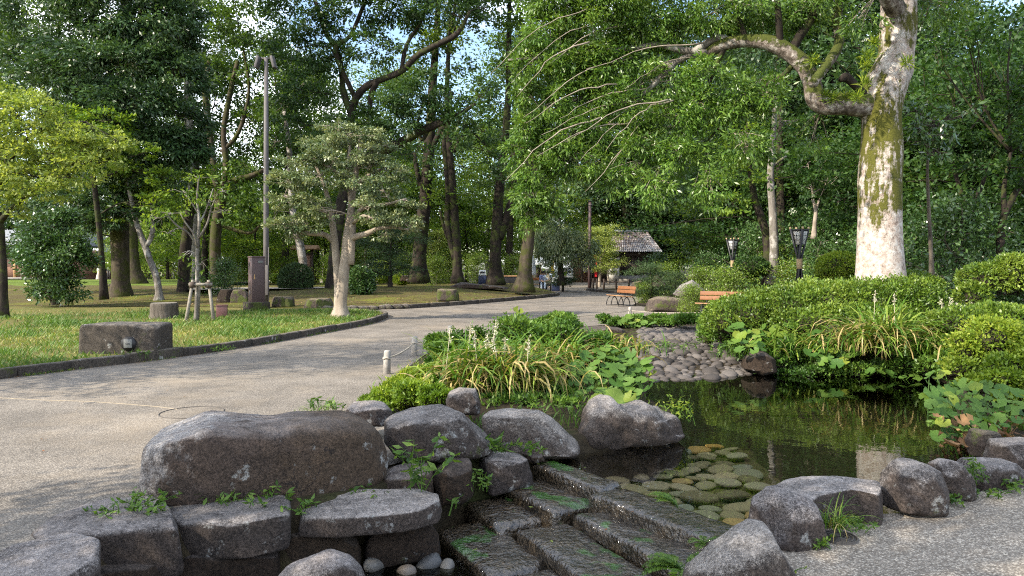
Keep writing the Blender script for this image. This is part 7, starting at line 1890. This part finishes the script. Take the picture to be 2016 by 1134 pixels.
# strap-leaved clumps
def straps(name, label, px, py, Y, n, Lm, wid, spread, leaf, seed, cat='plant', group=None, dead=0.0, rise=0.75, fl=0, w2=1.0):
    rng = np.random.default_rng(seed)
    c = P(px, py, Y)
    t = thing(name, label, cat, c, group)
    mb, md, mf = MB(), MB(), MB()
    K = 7
    for i in range(n):
        az = rng.uniform(0, 2 * np.pi); L = Lm * rng.uniform(0.55, 1.15)
        d = np.array([math.cos(az), math.sin(az), 0])
        s = np.linspace(0, 1, K)
        isd = rng.random() < dead; el0 = rng.uniform(rise, 1.45); bend = rng.uniform(2.0, 3.6) if isd else rng.uniform(1.0, 2.8)
        el = el0 - bend * s ** 1.4
        st = L / (K - 1)
        p = np.concatenate([[np.zeros(3)], np.cumsum((d * np.cos(el)[:, None] + np.array([0, 0, 1]) * np.sin(el)[:, None])[:-1] * st, 0)])
        b = c + rng.normal(size=3) * np.array([spread * w2, spread * 0.6, 0.0])
        sd = np.array([-d[1], d[0], 0]) * 0.8 + np.array([0, 0, 0.25]) * rng.normal()
        w = wid * np.array([0.6, 0.95, 1, 1, 0.85, 0.55, 0.05]) * rng.uniform(0.7, 1.2)
        V = np.concatenate([b + p + sd * w[:, None] / 2, b + p - sd * w[:, None] / 2])
        V[:, 2] = np.maximum(V[:, 2], ZW - 0.02)
        f = np.stack([np.arange(K - 1), np.arange(1, K), K + np.arange(1, K), K + np.arange(K - 1)], -1)
        (md if isd else mb).add(V, f, rng.random())
    if mb.n:
        o = mb.build('blades', M[leaf], t); o['kind'] = 'stuff'
    if md.n:
        o = md.build('dead_blades', M['strap'], t); o['kind'] = 'stuff'
    for i in range(fl):
        b = c + rng.normal(size=3) * np.array([spread * w2, spread * 0.5, 0])
        h = Lm * rng.uniform(0.72, 0.92)
        tip = b + np.array([rng.normal() * 0.06, -0.05, h])
        tube(mf, [b, (b + tip) / 2, tip], [0.006, 0.005, 0.003], 4, False)
        m = 40
        u = rng.random(m) * 0.17
        pos = tip - np.array([0, 0, 1]) * u[:, None] + rng.normal(size=(m, 3)) * 0.010
        add_leaves(mf, rng, pos, 0.034, 0.013, rng.normal(size=(m, 3)), -0.4, 0.3)
    if mf.n: mf.build('flower_spikes', M['flower'], t)
    return t
straps('strap_plant', 'big clump of brown and yellow strap leaves with pale flower spikes on the island', 985, 770, 8.5, 760, 0.86, 0.030, 0.22, 'iris', 520, dead=0.42, fl=6, w2=1.35)
straps('strap_plant', 'fading straw-coloured strap clump right of the spiked one on the island', 1100, 735, 9.5, 480, 0.74, 0.030, 0.2, 'iris', 521, dead=0.5, w2=1.1)
straps('strap_plant', 'yellowing strap leaves arching over the round leaves at the island right end', 1190, 700, 10.2, 150, 0.6, 0.030, 0.2, 'iris', 522, dead=0.5, w2=1.5)
straps('strap_plant', 'fresh green strap leaves at the left flank of the spiked clump', 955, 730, 9.0, 170, 0.7, 0.03, 0.22, 'iris', 523, dead=0.12, fl=2)
straps('strap_plant', 'large straw-yellow clump arching down to the water below the white-barked tree', 1735, 690, 11.7, 560, 1.05, 0.032, 0.22, 'iris', 524, dead=0.42, fl=2, w2=1.4)
straps('strap_plant', 'broad green and yellow blades at the water edge left of the straw-yellow clump', 1590, 700, 12.1, 120, 0.75, 0.030, 0.25, 'iris', 525, dead=0.15, w2=1.8)
straps('strap_plant', 'green blades at the water edge next to the smooth dark boulder', 1550, 705, 12.1, 60, 0.6, 0.028, 0.2, 'iris', 526, dead=0.05)
straps('strap_plant', 'dark green fans of blades under the azaleas right of the straw-yellow clump', 1850, 700, 11.2, 120, 0.7, 0.028, 0.3, 'iris', 527, dead=0.1, w2=1.6)
straps('strap_plant', 'grey-green blades with white spikes among the right-hand azaleas', 1895, 640, 12.2, 60, 0.5, 0.02, 0.2, 'iris', 528, dead=0.1, fl=4)
straps('strap_plant', 'short green strap leaves by the third fence post', 905, 700, 11.8, 50, 0.32, 0.018, 0.18, 'iris', 529, dead=0.05)

# round-leaved plants: every leaf is a piece of its own
def round_leaf(seed, cup=0.12, lobes=9, ruff=0.05):
    rng = np.random.default_rng(seed)
    n = 22
    a = np.linspace(0.28, 2 * np.pi - 0.28, n)
    V = [(0, 0, 0)]
    for rr in (0.55, 1.0):
        for t in a:
            r = rr * (1 + ruff * math.cos(lobes * t) * (rr > 0.9)) * (1 + 0.06 * rng.normal() * (rr > 0.9))
            V.append((r * math.cos(t), r * math.sin(t), cup * rr * rr + 0.05 * math.cos(lobes * t) * rr + 0.05 * math.sin(2 * t + seed) * rr))
    f3 = [(0, i, i + 1) for i in range(1, n)]
    f4 = [(i, n + i, n + i + 1, i + 1) for i in range(1, n)]
    return MB().add(np.array(V), [np.array(f3), np.array(f4)])
RL = [round_leaf(i, (0.1, 0.2, -0.06, 0.15)[i]).mesh('leaf', M['round']) for i in range(4)]
RY = [round_leaf(i, (0.12, 0.22)[i]).mesh('leaf', M['roundY']) for i in range(2)]
RD = [round_leaf(i, 0.5, 7, 0.15).mesh('withered_leaf', M['dry']) for i in range(1)]
def butterbur(label, spots, seed, base, group='round-leaved plants at the pond', yellow=0.15, dead=0.0):
    rng = np.random.default_rng(seed)
    b0 = P(*base)
    t = thing('round_leaf_plant', label, 'plant', b0, group)
    st = MB()
    for px, py, Y, rp in spots:
        c = P(px, py, Y); r = rp * Y / F
        u = rng.random()
        me = RD[0] if u < dead else (RY[rng.integers(2)] if u < dead + yellow else RL[rng.integers(4)])
        o = link('leaf', me, t, tuple(c - b0))
        nrm = Vector((rng.normal() * 0.45 - 0.15, -0.5 + rng.normal() * 0.4, 1.0)).normalized()
        o.rotation_mode = 'QUATERNION'
        o.rotation_quaternion = nrm.to_track_quat('Z', 'Y') @ Matrix.Rotation(rng.uniform(0, 6.28), 3, 'Z').to_quaternion()
        o.scale = (r, r, r)
        foot = b0 + np.array([rng.normal() * 0.12, rng.normal() * 0.08, 0])
        foot = foot + (c - foot) * np.array([0.55, 0.55, 0])
        foot[2] = min(b0[2], c[2] - 0.1)
        tube(st, [foot, (foot + c) / 2 + np.array([0, 0, 0.04]), c], [0.008, 0.007, 0.005], 5, False)
    st.build('stalks', M['herb'], t)['kind'] = 'stuff'
    return t
rng = np.random.default_rng(9)
def spots(cx, cy, Y, rx, ry, n, r0, r1, seed, dY=0.5):
    q = np.random.default_rng(seed)
    out = []
    for _ in range(n * 60):
        a, k = q.uniform(0, 6.28), math.sqrt(q.random())
        px, py = cx + rx * k * math.cos(a), cy + ry * k * math.sin(a)
        r = q.uniform(r0, r1)
        if all((px - o[0]) ** 2 + ((py - o[1]) * 1.5) ** 2 > (0.75 * (r + o[3])) ** 2 for o in out):
            out.append((px, py, Y + dY * (cy - py) / max(ry, 1) + q.normal() * 0.08, r))
        if len(out) >= n: break
    return out
butterbur('round glossy leaves tumbling to the water at the right end of the island', spots(1205, 738, 8.7, 82, 58, 95, 9, 18, 1), 1, (1205, 785, 8.8), yellow=0.06)
butterbur('tattered yellowing round leaves low by the knobbly rock', spots(1210, 775, 8.3, 40, 16, 12, 14, 22, 2), 2, (1210, 795, 8.3), yellow=0.5)
butterbur('large bright round leaves above the smooth dark boulder on the far bank', spots(1500, 645, 12.6, 75, 34, 40, 9, 20, 3), 3, (1500, 690, 12.6), yellow=0.35)
butterbur('low yellow round leaves at the far water edge left of the dark blades', spots(1480, 672, 12.1, 40, 20, 14, 9, 15, 4), 4, (1480, 700, 12.1), yellow=0.6)
butterbur('round leaves along the far water edge beside the straw-yellow clump', spots(1640, 680, 12.0, 50, 40, 34, 8, 15, 5), 5, (1640, 725, 12.0), yellow=0.25)
butterbur('few round leaves hanging at the water beneath the straw-yellow clump', spots(1770, 725, 11.6, 60, 20, 20, 7, 13, 6), 6, (1770, 740, 11.6), yellow=0.3)
butterbur('dense round leaves, some brown and withered, covering the right bank', spots(1925, 800, 7.2, 95, 48, 170, 9, 18, 7), 7, (1935, 850, 7.2), yellow=0.08, dead=0.12)
butterbur('sunlit round leaves leaning over the water at the tip of the right bank', spots(1850, 765, 7.6, 36, 34, 30, 10, 19, 8), 8, (1875, 835, 7.5), yellow=0.3)
butterbur('drooping round leaves with a yellow one at the foot of the right bank', spots(1885, 855, 6.9, 40, 24, 16, 12, 20, 10), 10, (1895, 885, 6.9), yellow=0.3, dead=0.3)
butterbur('single upright round leaf above the island beside the far fence post', [(1020, 612, 15.0, 11), (1030, 626, 15, 8), (1006, 632, 15, 8)], 11, (1020, 650, 15), yellow=0.4)
butterbur('round leaves on the strip between the far path and the cobbled shore', spots(1255, 633, 18.5, 34, 10, 14, 6, 10, 12), 12, (1250, 645, 18.5), yellow=0.4)
butterbur('pair of little round leaves at the top of the lowest step', [(886, 980, 5.7, 10), (906, 975, 5.7, 9), (897, 986, 5.65, 8)], 13, (896, 995, 5.7), yellow=0.0)
for px, py, Y, rx, ry, k in ((1945, 835, 7.1, 70, 24, 1),):
    mb = MB(); q = np.random.default_rng(55); m = 260
    pos = np.array([P(px + q.normal() * rx * 0.6, py + 20 + q.normal() * ry * 0.6, Y + q.normal() * 0.2) for _ in range(m)])
    add_leaves(mb, q, pos, 0.09, 0.05, None, 0.4, 0.6); tag(mb.build('dead_leaves', M['dry']), kind='stuff')

# ferns, weeds and tufts
def fern(label, px, py, Y, n, Lm, seed, z=None, group='ferns at the cascade', az=None):
    rng = np.random.default_rng(seed)
    c = P(px, py, Y)
    t = thing('fern', label, 'fern', c, group)
    for i in range(n):
        a = rng.uniform(0, 6.28) if az is None else az + rng.normal() * 0.6
        d = np.array([math.cos(a), math.sin(a), 0]); L = Lm * rng.uniform(0.7, 1.1)
        s = np.linspace(0, 1, 12)
        el = rng.uniform(0.6, 1.1) - 1.5 * s
        p = c + np.concatenate([[np.zeros(3)], np.cumsum((d * np.cos(el)[:, None] + np.array([0, 0, 1]) * np.sin(el)[:, None])[:-1] * L / 11, 0)])
        mb = MB(); tube(mb, p, np.linspace(0.004, 0.001, 12), 4, False, 0.3)
        sd = np.array([-d[1], d[0], 0])
        for j in range(1, 12):
            for u in (0, 0.5):
                q = p[j - 1] + (p[j] - p[j - 1]) * (1 - u)
                ll = L * 0.26 * math.sin(math.pi * min(0.96, (j - u + 1.2) / 13)) ** 0.8
                for sg in (-1, 1):
                    e = sd * sg + (p[j] - p[j - 1]) / np.linalg.norm(p[j] - p[j - 1]) * 0.35
                    add_leaves(mb, rng, q[None], ll, ll * 0.28, (e * 30)[None], 0, 1.5, np.array([rng.uniform(0.4, 1)]), jit=0.05)
        mb.build('frond', M['herb'], t)
    return t
fern('feathery fern at the bottom edge beside the big pointed stone', 1345, 1128, 4.15, 9, 0.24, 1)
fern('small fern fronds floating by the sill of the cascade', 1335, 1000, 5.0, 4, 0.22, 2, az=3.2)
fern('fern frond hanging beside the moss-covered upright stone at the right', 1845, 835, 7.0, 4, 0.22, 3, az=3.6)
fern('little fern below the rugged upright stone on the rim', 1385, 1075, 4.5, 4, 0.16, 4)
def weed(label, px, py, Y, n, h, L, W, seed, leaf='herb', spread=0.08, cat='weed', name='weed', group='weeds among the stones', per=9, lean=0.5, flw=None):
    rng = np.random.default_rng(seed)
    c = P(px, py, Y)
    t = thing(name, label, cat, c, group)
    st, lf = MB(), MB()
    for i in range(n):
        b = c + rng.normal(size=3) * np.array([spread, spread * 0.7, 0])
        tip = b + np.array([rng.normal() * lean * h, rng.normal() * lean * h * 0.6, h * rng.uniform(0.6, 1.1)])
        mid = (b + tip) / 2 + np.array([0, 0, 0.12 * h])
        q = spline(np.array([b, mid, tip]), 4)
        tube(st, q, np.linspace(0.004, 0.0015, len(q)), 4, False)
        k = rng.integers(2, len(q), per)
        od = rng.normal(size=(per, 3)) * np.array([1, 1, 0.3]) * 1.3
        add_leaves(lf, rng, q[k], L, W, od, -0.1, 1.2)
    st.build('stems', M['herb'], t)['kind'] = 'stuff'; lf.build('leaves', M[leaf], t)
    return t
weed('tall weed with toothed compound leaves in front of the domed boulder', 825, 980, 5.35, 7, 0.42, 0.085, 0.032, 1, spread=0.05, per=14, lean=0.28)
weed('rosette of jagged leaves at the foot of the low sloping boulder', 990, 890, 6.2, 9, 0.10, 0.10, 0.026, 2, spread=0.03, lean=0.9, per=5)
weed('clover-like sprig right of the jagged rosette', 1045, 890, 6.3, 7, 0.07, 0.05, 0.035, 3, spread=0.05, lean=0.6, per=6)
weed('leafy sprigs creeping along the foot of the huge boulder over the squarish slab', 470, 990, 5.0, 16, 0.09, 0.06, 0.02, 4, spread=0.11, lean=0.8, per=7)
weed('green sprigs at the foot of the huge boulder over the long thin slab', 570, 998, 5.05, 12, 0.08, 0.055, 0.022, 5, spread=0.10, lean=0.8, per=7)
weed('weeds and grass at the left end of the huge boulder', 280, 1005, 4.7, 16, 0.10, 0.05, 0.018, 6, spread=0.07, lean=0.7, per=8)
weed('thin line of weeds where the second slab meets the path', 215, 1015, 4.6, 10, 0.05, 0.04, 0.015, 7, spread=0.09, lean=0.8, per=6)
weed('sprig between the second slab and the squarish slab', 318, 1015, 4.62, 6, 0.06, 0.04, 0.018, 8, spread=0.03, lean=0.8, per=6)
weed('leafy weed in the cleft beside the squared block', 940, 965, 5.75, 9, 0.14, 0.05, 0.02, 9, spread=0.05, lean=0.4, per=8)
weed('small weeds on the upper end of the long thin slab', 722, 975, 5.35, 8, 0.06, 0.05, 0.022, 10, spread=0.08, lean=0.8, per=6)
weed('sunlit sprigs at the waterside right of the knobbly rock', 1335, 830, 7.5, 14, 0.22, 0.05, 0.02, 11, 'lime', spread=0.1, lean=0.4, per=9)
weed('weeds behind the huge boulder beside the small low block', 640, 808, 7.2, 14, 0.10, 0.06, 0.016, 12, spread=0.13, lean=0.5, per=7)
weed('fine weeds among pebbles between the low boulder and the knobbly rock', 1110, 815, 7.6, 18, 0.12, 0.045, 0.018, 13, spread=0.22, lean=0.5, per=8)
weed('low mat of weeds right of the drain cover tuft', 1650, 1040, 4.45, 22, 0.05, 0.03, 0.018, 14, spread=0.09, lean=1.0, per=9)
weed('mat of weeds left of the drain cover at the foot of the rim stone', 1615, 1075, 4.2, 16, 0.05, 0.03, 0.018, 15, spread=0.05, lean=1.0, per=9)
weed('weeds between the blocky rim stone and the leaning wedge', 1852, 995, 4.95, 20, 0.07, 0.035, 0.02, 16, spread=0.06, lean=0.8, per=9)
weed('pair of weeds growing out of the long mossy rim stone', 1922, 950, 5.2, 10, 0.17, 0.05, 0.016, 17, spread=0.05, lean=0.3, per=7)
weed('weed at the foot of the long mossy rim stone', 1925, 975, 5.15, 14, 0.07, 0.045, 0.02, 18, spread=0.06, lean=0.8, per=8)
weed('tiny weed at the pavement edge by the right border', 1995, 962, 5.2, 10, 0.06, 0.04, 0.018, 19, spread=0.05, lean=0.8, per=7)
weed('straggling weeds over the nearer left part of the cobbled shore', 1310, 690, 13.0, 22, 0.16, 0.06, 0.022, 20, spread=0.3, lean=0.5, per=8)
weed('pale weeds against the smooth dark boulder', 1445, 705, 12.0, 24, 0.22, 0.06, 0.022, 21, spread=0.16, lean=0.4, per=9)
weed('weed with a yellow flower at the bottom edge on the big pointed stone', 1545, 1128, 3.85, 4, 0.05, 0.03, 0.014, 22, 'lime', spread=0.02, lean=0.6, per=6)
weed('green tuft at the path edge under the lawn kerb', 430, 690, 13.7, 18, 0.07, 0.06, 0.02, 23, spread=0.14, lean=0.8, per=6)
weed('weed sprouting from the kerb right of the stone light box', 275, 706, 12.4, 18, 0.14, 0.06, 0.02, 24, spread=0.1, lean=0.5, per=6)
weed('shrubby weeds around the foot of the mossy forked trunk', 420, 575, 34, 26, 1.0, 0.16, 0.08, 25, spread=0.5, lean=0.3, per=14, name='bush', cat='bush')
straps('grass_tuft', 'tuft of long green grass beside the drain cover', 1640, 1040, 4.38, 60, 0.26, 0.008, 0.035, 'iris', 540, cat='grass tuft', dead=0.05, rise=0.5)
straps('grass_tuft', 'tuft of grass in the shadow at the left end of the huge boulder', 262, 1008, 4.75, 40, 0.14, 0.006, 0.05, 'iris', 541, cat='grass tuft', dead=0.05, rise=0.5)
straps('grass_tuft', 'grass growing by the path behind the huge boulder', 625, 812, 7.3, 60, 0.20, 0.008, 0.10, 'iris', 542, cat='grass tuft', dead=0.1, rise=0.5)

# fallen leaves on the steps and in the water
LV = MB(); add_leaves(LV, np.random.default_rng(3), np.zeros((1, 3)), 1.0, 0.55, np.array([[40.0, 0, 0]]), 0, 40, np.array([0.6]))
lvY = LV.mesh('fallen_leaf', M['mapleY']); lvD = LV.mesh('fallen_leaf', M['orange'])
FL = [(1057, 915, -0.12, 0.045, 'Y', 'yellow fallen leaf at the corner of the sill'), (1150, 923, -0.13, 0.045, 'Y', 'yellow fallen leaf on the wet sill'), (1250, 1010, -0.13, 0.035, 'D', 'orange fallen leaf on the right part of the sill'),
      (940, 1082, -0.39, 0.05, 'Y', 'pale yellow leaf on the lowest step'), (1084, 1066, -0.30, 0.035, 'Y', 'greenish yellow leaf on the third step'), (1040, 1000, -0.21, 0.04, 'Y', 'small yellow leaf on the left of the second step'),
      (1120, 1018, -0.21, 0.03, 'D', 'small orange leaf on the second step'), (970, 1040, -0.30, 0.035, 'D', 'orange leaf on the left of the third step'), (1195, 1043, -0.21, 0.04, 'D', 'pink-brown leaf stuck on the right of the second step'),
      (85, 888, 0.006, 0.04, 'D', 'orange leaf lying on the path left of the huge boulder')]
for i, (px, py, z, s, k, lb) in enumerate(FL):
    c = G(px, py, z)
    o = link('fallen_leaf', lvY if k == 'Y' else lvD, None, (c[0], c[1], z + 0.012)); o.scale = (s, s, s); o.rotation_euler = (0.1, 0.15, i * 1.3)
    tag(o, lb, 'leaf', 'fallen leaves')

# ------------------------------------------------------------------ grass and leaf litter
def grass(name, n, reg, hmin, hmax, wid, seed, mat='blade', dens=None, zf=ground_at):
    rng = np.random.default_rng(seed)
    Y = reg[2] + (reg[3] - reg[2]) * rng.random(n) ** 1.7
    X = rng.uniform(reg[0], reg[1], n)
    keep = dens(X, Y, rng)
    X, Y = X[keep], Y[keep]; m = len(X)
    Z = zf(X, Y)
    pn = noise2(X, Y, 0.8, seed, 3)
    h = (hmin + (hmax - hmin) * rng.random(m) ** 1.5) * (1 + 0.8 * pn)
    az = rng.uniform(0, 6.28, m); d = np.stack([np.cos(az), np.sin(az), np.zeros(m)], -1); sd = np.stack([-d[:, 1], d[:, 0], np.zeros(m)], -1)
    b = np.stack([X, Y, Z - 0.01], -1); w = (wid * rng.uniform(0.6, 1.3, m))[:, None]
    k = rng.uniform(0.2, 0.9, m)[:, None]
    V = np.stack([b - sd * w / 2, b + sd * w / 2, b + d * k * h[:, None] * 0.35 + np.array([0, 0, 1]) * h[:, None] * 0.6 + sd * w * 0.35, b + d * k * h[:, None] * 1.0 + np.array([0, 0, 1]) * h[:, None]], 1)
    mb = MB(); mb.add(V.reshape(-1, 3), np.arange(4 * m).reshape(m, 4), np.clip(0.38 - 0.8 * pn + 0.35 * noise2(X, Y, 0.3, seed + 4, 2) + rng.normal(size=m) * 0.22, 0, 1))
    return tag(mb.build(name, M[mat]), kind='stuff')
def on_lawn(x, y, rng):
    kx = np.interp(y, KERB1[:, 1], KERB1[:, 0])
    g = noise2(x, y, 0.42, 9, 3)
    stripe = np.exp(-((y - 17.5) / 3.6) ** 2) * 0.8
    return (x < kx - 0.12) & (y < 25.2) & (rng.random(len(x)) < np.clip(0.42 + 1.5 * g - 0.35 * smooth(-10.0, -12.5, x) + stripe * smooth(-11.5, -8.5, x), 0.08, 1))
grass('grass', 130000, (-17, -4, 9.8, 25.3), 0.04, 0.13, 0.012, 61, dens=on_lawn, zf=lawn_z)
def on_mound(x, y, rng):
    d = y - kerb2_y(x)
    return (d > 0.2) & (x < 2.2) & (rng.random(len(x)) < np.clip(0.15 + 1.1 * noise2(x, y, 0.3, 19, 3), 0.03, 0.7))
grass('mound_grass', 26000, (-18, 2.4, 27.3, 46), 0.03, 0.08, 0.022, 62, dens=on_mound, zf=mound_z)
def edge_dens(x, y, rng):
    kx = np.interp(y, KERB1[:, 1], KERB1[:, 0])
    return (np.abs(x - kx - 0.11) < 0.05) & (noise2(x, y, 0.9, 29, 2) > 0.12)
grass('kerb_weeds', 60000, (-7.6, -3.8, 10.3, 22), 0.02, 0.07, 0.010, 63, dens=edge_dens, zf=lambda x, y: 0 * x)
def litter(name, n, reg, ok, zf, seed, L, mat='dry'):
    rng = np.random.default_rng(seed)
    X = rng.uniform(reg[0], reg[1], n); Y = rng.uniform(reg[2], reg[3], n); k = ok(X, Y, rng); X, Y = X[k], Y[k]
    mb = MB(); add_leaves(mb, rng, np.stack([X, Y, zf(X, Y) + 0.012], -1), L, L * 0.5, rng.normal(size=(len(X), 3)) * np.array([3, 3, 0.1]), 0, 4)
    return tag(mb.build(name, M[mat]), kind='stuff')
litter('leaf_litter', 5000, (-14, 2.2, 27.5, 42), lambda x, y, r: (y > kerb2_y(x) + 0.25) & (r.random(len(x)) < 0.7 * smooth(8, 1, y - kerb2_y(x))), mound_z, 71, 0.10)
litter('lawn_leaf_litter', 2200, (-14, -4, 17, 26), lambda x, y, r: (x < np.interp(y, KERB1[:, 1], KERB1[:, 0]) - 0.2) & (y < 25.4), lawn_z, 72, 0.055)
litter('path_leaf_litter', 2600, (-8, 4, 5, 40), lambda x, y, r: (x > np.interp(y, KERB1[:, 1], KERB1[:, 0]) + 0.2) & (sdist(x, y, np.array(PATH)) < -0.1) & (noise2(x, y, 0.5, 3, 3) > 0.0), lambda x, y: 0 * x, 73, 0.022)
litter('kerb_litter', 42000, (-8, -3.6, 9, 24), lambda x, y, r: (np.abs(x - np.interp(y, KERB1[:, 1], KERB1[:, 0]) - 0.10) < 0.05 + 0.22 * r.random(len(x)) ** 3) & (x > np.interp(y, KERB1[:, 1], KERB1[:, 0]) + 0.1), lambda x, y: 0 * x, 74, 0.024)
def bank_ok(x, y, r):
    return (sdist(x, y, POND) > 0.05) & (((sdist(x, y, FARBANK) < 0) & (r.random(len(x)) < 0.7)) | ((sdist(x, y, ISLAND) < 0) & (r.random(len(x)) < 0.22)))
grass('bank_grass', 40000, (-2, 8, 7.2, 18.5), 0.05, 0.14, 0.012, 64, dens=bank_ok, zf=soil_z)
